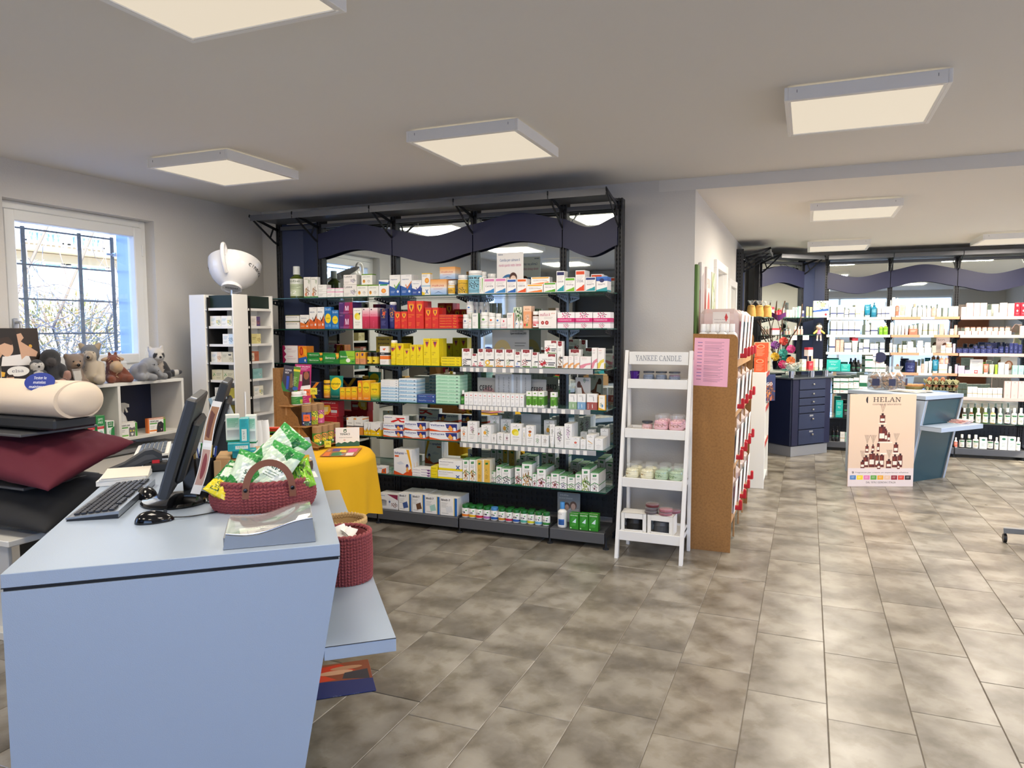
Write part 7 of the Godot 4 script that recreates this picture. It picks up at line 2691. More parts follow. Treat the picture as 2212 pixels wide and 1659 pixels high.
	stock([
		["carton","maroon_lace","white carton with a maroon lace edge","box","-3815 1216 -4635 151 138 80"],
		["carton","orange_blue_tall","orange carton with a blue foot","box","-3695 1216 -4635 81 134 44;-3695 1216 -4681 81 134 44"],
		["carton","berocca","flat green carton with an orange corner","box","-3577 1216 -4635 146 46 80;-3576 1262 -4635 146 38 80"],
		["carton","berocca","larger green carton with an orange corner","box","-3424 1216 -4635 149 83 80"],
		["carton","berocca_light","lime green carton with a pale disc","box","-3274 1216 -4635 141 100 80"],
		["carton","orange_small","small orange carton","box","-3181 1216 -4635 36 91 35;-3181 1216 -4672 36 91 35;-3134 1216 -4635 49 92 35;-3134 1216 -4672 49 92 35"],
		["jar","brown_jar_label","small brown jar with a yellow label","jar","-3080 1216 -4635 40 91 40;-3080 1216 -4677 40 91 40;-3030 1216 -4635 51 91 51;-3030 1216 -4688 51 91 51","3a2414","14100c"],
		["carton","white_orange_rod","white carton with an orange and black band","box","-2941 1216 -4635 75 139 41"],
		["spray","yellow_flame","yellow spray can with a white cap","spray can","-2867 1216 -4635 51 184 51","edd60f","efefec"],
		["carton","yellow_flame","medium yellow carton with a purple flame","box","-2806 1216 -4635 64 161 60;-2806 1216 -4697 64 161 60;-2692 1216 -4635 51 152 60;-2692 1216 -4697 51 152 60;-2637 1216 -4635 53 152 60;-2637 1216 -4697 53 152 60"],
		["carton","yellow_flame","short yellow carton with a purple flame","box","-2746 1216 -4635 50 122 60;-2746 1216 -4697 50 122 60"],
		["carton","yellow_flame","tall yellow carton with a purple flame","box","-2575 1216 -4635 60 198 60;-2575 1216 -4697 60 198 60;-2509 1216 -4635 65 198 60;-2509 1216 -4697 65 198 60"],
		["carton","yellow_patch","flat yellow patch carton","box","-2380 1216 -4635 158 25 90;-2382 1240 -4635 162 20 90;-2381 1260 -4635 160 20 90"],
		["stand","spice_card","olive display card with bold lettering","card","-3026 1216 -4775 151 210 4"],
		["carton","alp_seed","white carton with a dark red crest and black seeds","box","-2255 1216 -4635 72 128 39"],
		["carton","alp_red","short white carton with a dark red crest and pink ring","box","-2193 1216 -4635 41 92 35"],
		["carton","alp_red","white carton with a dark red crest and pink ring","box","-2143 1216 -4635 48 126 35;-2143 1216 -4672 48 126 35"],
		["carton","alp_ring","white carton with a dark red crest and golden ring","box","-2078 1216 -4635 74 126 41"],
		["carton","alp_amber","white carton with a dark red crest and amber fruit","box","-1998 1216 -4635 71 123 39"],
		["carton","alp_leaf","white carton with a dark red crest and green leaf","box","-1923 1216 -4635 69 124 38"],
		["carton","alp_blue","white carton with a dark red crest and blue disc","box","-1861 1216 -4635 45 108 35;-1861 1216 -4672 45 108 35"],
		["carton","alp_berry","white carton with a dark red crest and red berries","box","-1797 1216 -4635 73 124 40"],
		["carton","alp_white","white carton with a dark red crest and white flower","box","-1733 1216 -4635 46 106 35"],
		["carton","alp_cran","wide white carton with cranberries","box","-1643 1216 -4635 124 96 70;-1622 1313 -4645 88 90 50"],
		["carton","alp_grain","tall narrow white carton with grain","box","-1552 1216 -4635 40 183 40"],
		["carton","alp_red","red crested carton behind the peach ones","box","-1474 1216 -4725 86 126 47"],
		["carton","peach_wave","small white carton with a peach wave","box","-1511 1216 -4635 35 82 35;-1472 1216 -4635 36 83 35;-1431 1216 -4635 38 83 35"],
		["carton","pink_wave","wide white carton with a pink wave","box","-1371 1216 -4635 76 82 42"],
		["carton","pink_wave","tall white carton with a pink wave","box","-1309 1216 -4635 38 141 35"],
		["carton","yellow_wave","tall white carton with a yellow wave","box","-1265 1216 -4635 44 139 35"],
		["stand","longevity","grey display card with a gold sphere","card","-1985 1216 -4805 288 262 4"],
	],"on the third mirrored shelf")
	stock([
		["carton","biotin","white carton with a blue foot","box","-3774 940 -4635 92 131 50"],
		["carton","navy_x","wide navy carton with a golden X","box","-3624 940 -4635 201 128 90"],
		["jar","supra_bottle","amber bottle with an orange label and yellow cap","bottle","-3483 940 -4635 63 144 63","4a2c14","e8b01e"],
		["pouch","supra_pouch","teal pouch with a yellow badge","pouch","-3397 940 -4635 129 181 58"],
		["carton","supra_orange","small yellow and orange carton","box","-3324 940 -4635 48 94 35;-3271 940 -4635 50 96 35;-3216 940 -4635 53 101 35"],
		["carton","supra_orange","tall yellow and orange carton","box","-3106 940 -4635 72 152 39;-3106 940 -4676 72 152 39"],
		["carton","supra_side","tall carton turned to its orange side","box","-3164 940 -4635 38 150 35"],
		["carton","supra_teal","teal and yellow carton","box","-3031 940 -4635 72 134 39;-3031 940 -4676 72 134 39"],
		["carton","flector_blue","flat pale blue carton in the short pile","box","-2901 940 -4635 152 26 100;-2900 966 -4635 152 22 100;-2900 988 -4635 152 22 100;-2900 1010 -4635 152 22 100;-2899 1032 -4635 152 22 100"],
		["carton","flector_white","flat white carton on the short pile","box","-2899 1054 -4635 152 16 100;-2899 1070 -4635 151 16 100;-2898 1086 -4635 151 16 100"],
		["carton","flector_blue","flat pale blue carton in the tall pile","box","-2743 940 -4635 150 32 130;-2743 972 -4635 150 29 130;-2742 1001 -4635 150 29 130;-2742 1029 -4635 150 29 130;-2741 1058 -4635 150 28 130;-2741 1087 -4635 150 28 130"],
		["carton","flector_navy","flat dark blue carton","box","-2587 940 -4635 151 33 100;-2587 974 -4635 151 27 100"],
		["carton","flector_green","flat mint green carton","box","-2408 940 -4635 195 32 130;-2408 972 -4635 195 25 130;-2408 997 -4635 195 25 130;-2408 1023 -4635 195 25 130;-2407 1048 -4635 195 25 130;-2407 1073 -4635 195 25 130;-2407 1098 -4635 195 25 130;-2407 1123 -4635 195 25 130"],
		["bottle","green_bottle","small green labelled bottle with a white cap","bottle","-2291 940 -4635 34 102 34","2a1a10","f2f1ec"],
		["carton","ceres_box","small white carton with a red emblem","box","-2257 940 -4635 34 88 50;-2257 940 -4687 34 88 50;-2221 940 -4635 34 88 50;-2221 940 -4687 34 88 50;-2184 940 -4635 34 88 50;-2184 940 -4687 34 88 50;-2148 940 -4635 34 88 50;-2148 940 -4687 34 88 50;-2112 940 -4635 33 88 50;-2112 940 -4687 33 88 50;-2076 940 -4635 33 87 50;-2076 940 -4687 33 87 50;-2040 940 -4635 33 87 50;-2040 940 -4687 33 87 50;-2005 940 -4635 33 87 50;-2005 940 -4687 33 87 50;-1969 940 -4635 33 87 50;-1969 940 -4687 33 87 50;-1934 940 -4635 32 87 50;-1934 940 -4687 32 87 50;-1899 940 -4635 32 87 50;-1899 940 -4687 32 87 50;-1865 940 -4635 32 87 50;-1865 940 -4687 32 87 50;-1830 940 -4635 32 87 50;-1830 940 -4687 32 87 50"],
		["carton","green_leaf_box","white and green carton with a plant","box","-1776 940 -4635 41 111 35;-1732 940 -4635 39 112 35;-1687 940 -4635 44 112 35;-1687 940 -4672 44 112 35"],
		["carton","green_leaf_box","single white and green carton","box","-1598 940 -4635 42 110 35"],
		["stand","ceres_card","grey display card with a dark word, left","card","-2171 940 -4795 146 187 4"],
		["stand","leaflet_clear","clear leaflet holder with upright print","leaflet holder","-1949 940 -4765 278 218 4"],
		["stand","ceres_card","grey display card with a dark word, right","card","-1771 940 -4795 129 184 4"],
		["carton","tone_green","white and sage green carton","box","-1459 940 -4635 57 103 35"],
		["carton","tone_blue","white and sky blue carton","box","-1398 940 -4635 57 105 35"],
		["carton","tone_red","white and brick red carton","box","-1325 940 -4635 70 108 39"],
		["carton","drop_yellow","slim cream carton with a yellow edge","box","-1258 940 -4635 45 101 35"],
		["stand","mother_card","display card with a mother in brown","card","-1427 940 -4765 109 208 4"],
	],"on the fourth mirrored shelf")
	stock([
		["carton","thermacare_flat","wide red carton under the upright red one","box","-3489 670 -4675 154 126 90"],
		["carton","thermacare_flat","wide red carton at the left end","box","-3648 670 -4675 147 119 90"],
		["carton","thermacare","large red carton with a yellow belt picture","box","-3486 796 -4685 169 121 80"],
		["carton","ramend","white and orange carton","box","-3259 670 -4635 66 131 36;-3259 670 -4673 66 131 36;-3183 670 -4635 78 134 43;-3183 670 -4680 78 134 43"],
		["carton","check_yellow","yellow and white carton with a dark check","box","-3117 670 -4635 34 97 35;-3117 670 -4672 34 97 35;-3086 670 -4635 21 98 35;-3086 670 -4672 21 98 35;-3030 670 -4635 85 101 47;-3030 670 -4684 85 101 47"],
		["carton","voltaren","white and orange carton in the narrow pile","box","-2873 670 -4635 175 52 50;-2873 723 -4635 175 46 50"],
		["carton","red_man","white carton with a red reclining figure","box","-2862 771 -4640 193 61 50"],
		["carton","voltaren","white and orange carton in the middle pile","box","-2684 670 -4635 185 58 60;-2683 730 -4635 185 64 60"],
		["carton","voltaren","white and orange carton in the wide pile","box","-2449 670 -4635 228 61 60;-2448 733 -4635 228 63 60"],
		["carton","herb_ginger","white carton with ginger root","box","-2280 670 -4635 52 106 45"],
		["carton","herb_echinacea","tall white carton with pink coneflowers","box","-2213 670 -4635 76 150 45"],
		["carton","herb_chili","white carton with a red chili","box","-2177 670 -4655 45 103 45"],
		["carton","herb_pine","wide white carton with pineapple","box","-2104 670 -4635 76 128 45;-2104 670 -4682 76 128 45;-2104 670 -4729 76 128 45"],
		["carton","herb_seed","small white carton with dark seeds","box","-2044 670 -4635 39 66 45"],
		["carton","herb_leaf","small white carton with green leaves","box","-1995 670 -4635 47 79 45"],
		["carton","herb_rose","small white carton with a red rose","box","-1943 670 -4635 46 76 45"],
		["carton","herb_lemon","wide white carton with a lemon","box","-1873 670 -4635 85 150 45"],
		["carton","herb_curry","narrow white carton with yellow blossom","box","-1814 670 -4635 25 126 45"],
		["carton","herb_honey","white carton with honey and spoon","box","-1769 670 -4635 58 142 45"],
		["carton","herb_spin","small white carton with a green heap","box","-1712 670 -4635 49 80 45"],
		["carton","herb_nut","small white carton with brown nuts","box","-1658 670 -4635 52 80 45"],
		["carton","herb_thistle","white carton with dark thistles","box","-1554 670 -4635 64 145 45"],
		["carton","herb_thyme","tall white carton with mauve thyme","box","-1491 670 -4635 54 168 45;-1491 670 -4682 54 168 45;-1491 670 -4729 54 168 45"],
		["carton","herb_blood","small white carton with a blood orange","box","-1437 670 -4635 56 79 45"],
		["carton","herb_plain","plain small white carton","box","-1385 670 -4635 38 66 45"],
		["carton","herb_grain","white carton with a pale oat ear","box","-1335 670 -4635 52 100 45;-1335 670 -4682 52 100 45;-1335 670 -4729 52 100 45"],
		["carton","herb_mint","small white carton with pale tablets","box","-1276 670 -4635 56 80 45;-1276 670 -4682 56 80 45;-1276 670 -4729 56 80 45"],
		["tube","herb_olive","white tube with olives standing on its cap","tube","-1609 670 -4635 39 158 24"],
		["carton","herb_grain","white carton in the back row","box","-1425 670 -4785 49 95 50;-1372 670 -4785 45 114 50;-1278 670 -4785 56 126 50"],
		["carton","herb_pine","tall white carton in the back row","box","-2098 670 -4775 73 182 50;-2010 670 -4775 82 160 50;-1677 670 -4775 78 167 50"],
		["stand","gift_card","silver grey card at the back","card","-1837 670 -4835 153 197 4"],
	],"on the fifth mirrored shelf")
	stock([
		["carton","orange_flat","small flat white and orange carton","box","-3048 386 -4635 62 50 35;-2976 386 -4635 74 55 41"],
		["carton","voltaren_patch","large white and orange upright carton","box","-2793 386 -4635 155 195 35;-2793 386 -4675 155 195 35;-2793 386 -4715 155 195 35"],
		["carton","purple_flat","flat white and purple carton","box","-2637 386 -4635 152 18 120;-2636 403 -4635 152 21 120;-2636 424 -4635 152 21 120"],
		["carton","yellow_side","yellow carton turned to its end","box","-2527 386 -4635 55 38 100;-2527 425 -4635 55 47 100"],
		["carton","yellow_white_x","white and yellow carton with a blue X","box","-2396 386 -4635 198 62 100;-2392 449 -4635 191 78 100"],
		["carton","vogel_sun","tall white carton with an orange sunflower","box","-2267 386 -4635 49 159 45;-2267 386 -4682 49 159 45;-2213 386 -4635 49 164 45;-2213 386 -4682 49 164 45"],
		["carton","gold_flower","tall golden carton with a yellow flower","box","-2162 386 -4635 46 158 45;-2162 386 -4682 46 158 45;-2105 386 -4635 60 163 45;-2105 386 -4682 60 163 45"],
		["carton","vogel_white","small white carton with pale blossom","box","-2074 386 -4665 58 78 45"],
		["carton","vogel_dark","white carton with dark fruit","box","-2006 386 -4635 40 124 45;-2006 386 -4682 40 124 45;-2006 386 -4729 40 124 45"],
		["carton","vogel_dark","white carton with dark plums","box","-1950 386 -4635 66 116 45;-1950 386 -4682 66 116 45"],
		["carton","vogel_berry","white carton with red hawthorn berries","box","-1858 386 -4635 48 132 45"],
		["carton","vogel_fibre","tall white carton with tan fibre","box","-1792 386 -4635 74 162 45;-1792 386 -4682 74 162 45"],
		["carton","vogel_coneflower","small white carton with a pink coneflower","box","-1735 386 -4635 30 92 45"],
		["carton","vogel_coneflower","white carton with a pink coneflower","box","-1685 386 -4635 63 133 45;-1685 386 -4682 63 133 45;-1685 386 -4729 63 133 45;-1685 386 -4776 63 133 45"],
		["carton","vogel_lily","small white carton with a mauve flower","box","-1633 386 -4635 29 83 45"],
		["carton","vogel_coneflower","short white carton with a pink coneflower","box","-1585 386 -4635 57 107 45;-1585 386 -4682 57 107 45;-1585 386 -4729 57 107 45"],
		["carton","vogel_lily","short white carton with mauve flowers","box","-1526 386 -4635 52 95 45;-1526 386 -4682 52 95 45;-1526 386 -4729 52 95 45"],
		["carton","vogel_green","short white and green carton","box","-1468 386 -4635 52 90 45;-1468 386 -4682 52 90 45"],
		["carton","vogel_lily","white carton with a pale passion flower","box","-1417 386 -4635 40 116 45;-1417 386 -4682 40 116 45;-1417 386 -4729 40 116 45"],
		["carton","vogel_hop","tall white carton with green hops","box","-1365 386 -4635 56 156 45;-1365 386 -4682 56 156 45;-1365 386 -4729 56 156 45;-1365 386 -4776 56 156 45"],
		["carton","vogel_pollen","white carton with a pale bloom","box","-1303 386 -4635 56 132 45;-1303 386 -4682 56 132 45;-1303 386 -4729 56 132 45;-1303 386 -4776 56 132 45"],
	],"on the lowest glass shelf")
	stock([
		["carton","medisana","white carton picturing a blood pressure cuff","box","-2928 113 -4635 174 116 120"],
		["carton","medi_blue","white and blue carton with a blue pill box","box","-2778 113 -4635 108 134 100;-2778 113 -4737 108 134 100"],
		["carton","medi_brown","white and blue carton with a brown pill box","box","-2662 113 -4635 109 138 100;-2662 113 -4737 109 138 100"],
		["carton","medi_mint","white and blue carton with a mint pill box","box","-2544 113 -4635 120 134 100;-2544 113 -4737 120 134 100"],
		["carton","medi_white","white and blue carton with a white pill box","box","-2408 113 -4635 138 134 100;-2408 113 -4737 138 134 100"],
		["jar","salt_1","white jar with a orange label","jar","-2282 113 -4635 57 90 57","f2f1ec","1f6a2a"],
		["jar","salt_2","white jar with a yellow label","jar","-2225 113 -4635 57 90 57","f2f1ec","1f6a2a"],
		["jar","salt_3","white jar with a red label","jar","-2169 113 -4635 56 90 56","f2f1ec","1f6a2a"],
		["jar","salt_4","white jar with a violet label","jar","-2111 113 -4635 56 90 56","f2f1ec","1f6a2a"],
		["jar","salt_5","white jar with a navy label","jar","-2051 113 -4635 55 92 55","f2f1ec","4a8ac8"],
		["jar","salt_6","white jar with a tan label","jar","-1993 113 -4635 55 90 55","f2f1ec","1f6a2a"],
		["jar","salt_7","white jar with a crimson label","jar","-1937 113 -4635 54 90 54","f2f1ec","1f6a2a"],
		["jar","salt_8","white jar with a blue label","jar","-1881 113 -4635 54 91 54","f2f1ec","1f6a2a"],
		["jar","salt_9","white jar with a turquoise label","jar","-1823 113 -4635 54 91 54","f2f1ec","1f6a2a"],
		["jar","salt_10","white jar with a lemon label","jar","-1770 113 -4635 53 91 53","f2f1ec","1f6a2a"],
		["jar","salt_11","white jar with a sky blue label","jar","-1713 113 -4635 53 91 53","f2f1ec","1f6a2a"],
		["jar","salt_12","white jar with a green label","jar","-1655 113 -4635 52 92 52","f2f1ec","1f6a2a"],
		["jar","salt_12","white jar in the back row","jar","-2297 113 -4725 56 77 56;-2211 113 -4725 56 78 56;-2125 113 -4725 55 78 55;-2041 113 -4725 54 79 54;-1958 113 -4725 54 80 54;-1876 113 -4725 53 81 53;-1795 113 -4725 52 82 52;-1715 113 -4725 52 83 52","f2f1ec","1f6a2a"],
		["bottle","lotion_11","white lotion bottle with a blue cap","bottle","-1540 113 -4635 64 175 64","f2f1ec","4a90d0"],
		["carton","nicorette","green carton with a pale blue arrow","box","-1446 113 -4635 64 110 50;-1377 113 -4635 62 114 50;-1309 113 -4635 66 118 50"],
		["stand","family_card","grey display card with a family photo","card","-1536 113 -4795 168 211 4"],
	],"on the mirrored base shelf")

func stock_far() -> void:
	stock([
		["carton","f_white_blue","white carton with a navy band","box","280 1613 -9500 63 145 35;358 1613 -9500 70 144 38"],
		["bottle","f_white_blue","white bottle with a navy band","bottle","424 1613 -9500 44 134 44"],
		["carton","f_white_blue","short white carton with a navy band","box","483 1613 -9500 61 120 35"],
		["tube","f_cream","cream coloured tube","tube","547 1613 -9500 65 162 39"],
		["tube","f_white_gold","small white tube","tube","598 1613 -9500 29 132 18"],
		["tube","f_teal","wide teal tube","tube","649 1613 -9500 68 147 41"],
		["pump","f_teal","teal pump bottle","bottle","718 1613 -9500 59 172 59","1a7896","1a6a84"],
		["carton","f_white_blue","small white carton","box","772 1613 -9500 34 117 35;814 1613 -9500 40 121 35;858 1613 -9500 38 121 35"],
		["bottle","f_white_plain","slim white bottle","bottle","889 1613 -9500 21 194 21"],
		["spray","f_white_plain","tall white spray bottle","spray can","920 1613 -9500 37 227 37"],
		["bottle","f_coral","white bottle with a coral foot","bottle","959 1613 -9500 28 219 28"],
		["tube","f_beige","beige tube","tube","1013 1613 -9500 59 140 35"],
		["tube","f_white_plain","white tube","tube","1079 1613 -9500 65 144 39"],
		["bottle","f_white_plain","white bottle with a coral cap","bottle","1139 1613 -9500 41 153 41","f2f1ec","e0a084"],
		["pump","f_white_plain","white pump bottle","bottle","1192 1613 -9500 46 163 46"],
		["bottle","f_white_plain","pale bottle","bottle","1240 1613 -9500 37 145 37","d8dcd4","f2f1ec"],
		["bottle","f_white_plain","pale bottle","bottle","1284 1613 -9500 42 151 42"],
		["bottle","f_pink_tint","coral bottle","bottle","1333 1613 -9500 44 148 44","e09a86","f2f1ec"],
		["bottle","f_white_plain","plain white bottle","bottle","1383 1613 -9500 44 140 43"],
		["bottle","f_white_plain","tall plain white bottle","bottle","1448 1613 -9500 40 159 40"],
		["carton","f_white_plain","pale carton","box","1508 1613 -9500 41 115 35;1552 1613 -9500 39 115 35"],
		["carton","f_pink","small pink carton","box","1626 1613 -9500 47 105 35"],
		["carton","f_pink","tall pink carton","box","1685 1613 -9500 66 150 36;1752 1613 -9500 60 149 35;1817 1613 -9500 62 148 35"],
		["carton","f_grey_green","grey green carton","box","1872 1613 -9500 36 72 35"],
		["carton","f_white_plain","low white carton under a jar","box","1943 1613 -9500 57 39 35"],
		["jar","f_white_plain","white jar on a low carton","jar","1940 1653 -9500 46 43 46"],
		["carton","f_grey_green","grey green carton in the second row","box","1946 1613 -9600 68 137 37"],
		["carton","f_white_plain","tall white carton","box","2007 1613 -9500 66 147 36"],
		["carton","f_pink","pale pink carton","box","2076 1613 -9500 59 139 35"],
		["carton","f_red","crimson carton","box","2135 1613 -9500 52 146 35;2191 1613 -9500 50 146 35"],
	],"on the far top shelf")
	stock([
		["carton","f_white_blue","tall white carton with a navy band","box","285 1405 -9500 63 170 35;353 1405 -9500 60 170 35;419 1405 -9500 58 169 35;482 1405 -9500 58 169 35;546 1405 -9500 58 164 35"],
		["bottle","f_white_blue","white bottle with a navy band","bottle","657 1405 -9500 50 178 50"],
		["carton","f_white_blue","wide white carton with a navy band","box","726 1405 -9500 69 146 38"],
		["pump","f_green","lime green pump bottle","bottle","798 1405 -9500 39 131 39;846 1405 -9500 50 138 50","8ab83a","dfe6cf"],
		["carton","f_white_plain","narrow white carton","box","911 1405 -9500 33 141 35"],
		["tube","f_white_plain","white tube","tube","953 1405 -9500 38 113 23;992 1405 -9500 32 113 19;1028 1405 -9500 31 113 19;1064 1405 -9500 33 113 20"],
		["carton","f_coral","flat coral carton","box","1133 1405 -9500 82 69 45"],
		["jar","f_beige","small jar on the coral carton","jar","1113 1475 -9500 34 43 34;1152 1475 -9500 32 43 32"],
		["tube","f_white_plain","large white tube","tube","1203 1405 -9500 39 126 23;1462 1405 -9500 36 125 22"],
		["carton","f_white_gold","white carton with a gold line","box","1252 1405 -9500 40 136 35;1313 1405 -9500 40 136 35;1357 1405 -9500 39 135 35"],
		["carton","f_pink_tint","white and coral carton","box","1419 1405 -9500 42 125 35"],
		["jar","f_white_plain","low white jar","jar","1521 1405 -9500 39 68 39"],
		["jar","f_pink_tint","pink round box","jar","1557 1405 -9500 31 109 31","e2b4a6","d8a496"],
		["carton","f_pink","low pink carton","box","1613 1405 -9500 60 42 35;1678 1405 -9500 60 42 35;1743 1405 -9500 60 42 35;1807 1405 -9500 59 42 35;1871 1405 -9500 59 42 35;1934 1405 -9500 58 42 35;1998 1405 -9500 58 42 35;2061 1405 -9500 58 42 35"],
		["jar","f_beige","pink lidded jar on a low carton","jar","1671 1449 -9500 48 43 48;1727 1449 -9500 47 43 47;1783 1449 -9500 47 43 47;1838 1449 -9500 47 42 47;1893 1449 -9500 47 42 47;1948 1449 -9500 46 42 46;2003 1449 -9500 46 42 46;2057 1448 -9500 46 42 46","efe6e0","c8907e"],
		["carton","f_pink","tall pink carton","box","2195 1405 -9500 47 99 35"],
	],"on the far second shelf")
	stock([
		["carton","f_white_blue","tall white carton with a navy band","box","276 1198 -9500 63 178 35"],
		["carton","f_pink_tint","pale coral carton","box","337 1198 -9500 41 142 35;382 1198 -9500 39 143 35"],
		["carton","f_white_blue","low white carton with a navy band","box","449 1198 -9500 76 110 42"],
		["tube","f_red_white","white tube with a red disc","tube","525 1198 -9500 67 170 40"],
		["carton","f_white_blue","small white carton","box","590 1198 -9500 43 111 35;710 1198 -9500 39 101 35;754 1198 -9500 39 102 35;817 1198 -9500 45 113 35"],
		["carton","f_white_blue","medium white carton","box","648 1198 -9500 59 149 35"],
		["tube","f_white_gold","small white tube","tube","906 1198 -9500 29 108 17;944 1198 -9500 33 92 20"],
		["jar","f_beige","small white jar","jar","1006 1198 -9500 35 87 35"],
		["carton","f_white_gold","small pale carton","box","1052 1198 -9500 38 88 35"],
		["carton","f_white_plain","low white carton","box","1123 1198 -9500 94 59 52;1212 1198 -9500 67 59 37;1289 1198 -9500 70 60 38;1498 1198 -9500 61 62 35"],
		["jar","f_white_plain","white jar with an ivory label","jar","1110 1257 -9500 60 68 61;1210 1258 -9500 59 78 59;1287 1259 -9500 61 57 61"],
		["carton","f_grey_green","grey carton","box","1349 1198 -9500 39 84 35"],
		["carton","f_white_gold","white carton with a gold line","box","1441 1198 -9500 42 85 35"],
		["jar","f_pink_tint","peach jar with a white lid","jar","1499 1260 -9500 59 57 59","dca27e","f2f1ec"],
		["carton","f_lilac","narrow lilac carton","box","1549 1198 -9500 22 106 35"],
		["stand","f_rose_box","pink card with a portrait","card","1452 1198 -9620 137 174 4"],
		["carton","f_navy","small navy carton","box","1600 1198 -9500 54 50 35;1659 1198 -9500 54 51 35;1718 1198 -9500 54 51 35;1776 1198 -9500 53 52 35;1835 1198 -9500 53 52 35;1892 1198 -9500 53 53 35;1950 1198 -9500 52 53 35"],
		["jar","f_navy","navy jar on small cartons","jar","1758 1251 -9500 45 44 45;1824 1252 -9500 52 41 52;1888 1252 -9500 54 45 54","1c2040","0e1020"],
		["carton","f_navy","wide navy carton in the second row","box","1926 1198 -9600 103 117 57"],
		["bottle","f_navy","navy bottle","bottle","2005 1198 -9500 49 119 49;2057 1198 -9500 34 120 34","1c2040","0e1020"],
		["carton","f_navy","tall navy carton","box","2098 1198 -9500 36 115 35;2139 1198 -9500 36 115 35;2180 1198 -9500 36 100 35"],
	],"on the far third shelf")
	stock([
		["carton","f_teal_box","large turquoise carton","box","299 965 -9500 153 138 84"],
		["carton","f_teal_box","small turquoise carton","box","431 965 -9500 100 88 55"],
		["bottle","f_black","black bottle with a bow","bottle","517 965 -9500 42 138 43;569 965 -9500 44 139 44","15171a","0a0a0a"],
		["carton","f_green_band","white carton with a green band in the piles","box","698 965 -9500 108 92 60;809 965 -9500 106 94 58;696 1059 -9500 108 95 60;799 1060 -9500 90 68 50"],
		["jar","f_navy","large navy jar","jar","1119 965 -9500 100 144 100","26305c","20264a"],
		["carton","f_white_plain","small pale carton","box","1207 965 -9500 40 78 35"],
		["carton","f_pink_tint","narrow pale coral carton","box","1245 965 -9500 29 104 35"],
		["tube","f_white_plain","white tube","tube","1281 965 -9500 34 133 20;1319 965 -9500 35 139 21"],
		["tube","f_teal","teal tube","tube","1371 965 -9500 62 154 37"],
		["carton","f_white_gold","wide white carton","box","1448 965 -9500 82 105 45"],
		["pump","f_pink_tint","amber pump bottle","bottle","1433 1071 -9500 44 90 44;1480 1072 -9500 36 90 36","c8845e","f2f1ec"],
		["jar","f_white_plain","small white jar","jar","1520 965 -9500 30 80 30"],
		["carton","f_lilac","narrow lilac carton","box","1579 965 -9500 22 102 35"],
		["carton","f_lilac","lilac carton","box","1628 965 -9500 64 41 35;1627 1007 -9500 64 47 35;1693 965 -9500 58 42 35"],
		["jar","f_black","small black jar on a lilac carton","jar","1686 1009 -9500 47 45 47","1a1a22","0e0e12"],
		["stand","f_sign","white display card with a red emblem","card","1782 965 -9550 126 162 4"],
		["tube","f_coral","coral tube","tube","1869 965 -9500 50 112 30"],
		["tube","f_beige","beige tube","tube","1924 965 -9500 48 108 29"],
		["carton","f_lime","narrow lime carton","box","1965 965 -9500 21 108 35"],
		["carton","f_white_plain","tall white carton","box","2012 965 -9500 55 130 35;2064 965 -9500 36 115 35"],
		["carton","f_mint","mint carton","box","2143 965 -9500 49 101 35;2198 965 -9500 50 102 35"],
		["stand","f_woman","display card with a portrait of a woman","card","2111 965 -9640 158 186 4"],
	],"on the far fourth shelf")
	stock([
		["carton","f_green_band","white carton with a green band","box","340 700 -9500 69 98 38;424 700 -9500 90 100 50;499 700 -9500 52 102 35;556 700 -9500 56 104 35;339 799 -9500 69 78 38;422 801 -9500 90 77 50;496 803 -9500 50 79 35;554 805 -9500 57 86 35"],
		["carton","f_green_band","large white carton with a green band","box","631 700 -9500 87 221 48"],
		["carton","f_white_gold","small white cosmetic carton","box","1723 700 -9500 45 116 35;1771 700 -9500 45 117 35;1820 700 -9500 45 105 35;1868 700 -9500 44 106 35;1915 700 -9500 44 108 35;1963 700 -9500 44 109 35;2010 700 -9500 44 111 35"],
		["carton","f_pink","large pink carton","box","2081 700 -9500 60 189 35;2147 700 -9500 64 190 35;2212 700 -9500 59 192 35"],
	],"on the far fifth shelf")
	stock([
		["bottle","f_rausch","dark brown shampoo bottle","bottle","1682 406 -9500 42 164 42","2a2418","eeeeea"],
		["bottle","f_rausch_y","amber shampoo bottle","bottle","1750 406 -9500 45 166 45","6a3a12","eeeeea"],
		["bottle","f_rausch","cream shampoo bottle","bottle","1819 406 -9500 48 169 48","d8d8c8","eeeeea"],
		["bottle","f_rausch_y","green shampoo bottle","bottle","1888 406 -9500 49 172 49","6a8a3a","eeeeea"],
		["bottle","f_rausch","honey shampoo bottle","bottle","1960 406 -9500 50 175 50","d8b87a","eeeeea"],
		["bottle","f_rausch_y","pale blue shampoo bottle","bottle","2028 406 -9500 42 178 42","b8d0cc","eeeeea"],
		["bottle","f_rausch","black shampoo bottle","bottle","2098 406 -9500 53 180 53","2a2a30","eeeeea"],
		["bottle","f_rausch_y","white shampoo bottle","bottle","2162 406 -9500 52 183 52","e8e8e0","eeeeea"],
		["bottle","f_rausch","ivory shampoo bottle","bottle","2225 406 -9500 52 186 52","e8e8e0","eeeeea"],
		["carton","f_teal_box","grey carton with a turquoise window","box","377 406 -9500 78 206 43"],
		["carton","f_black","black and white carton","box","452 406 -9500 61 165 35"],
	],"on the far sixth shelf")
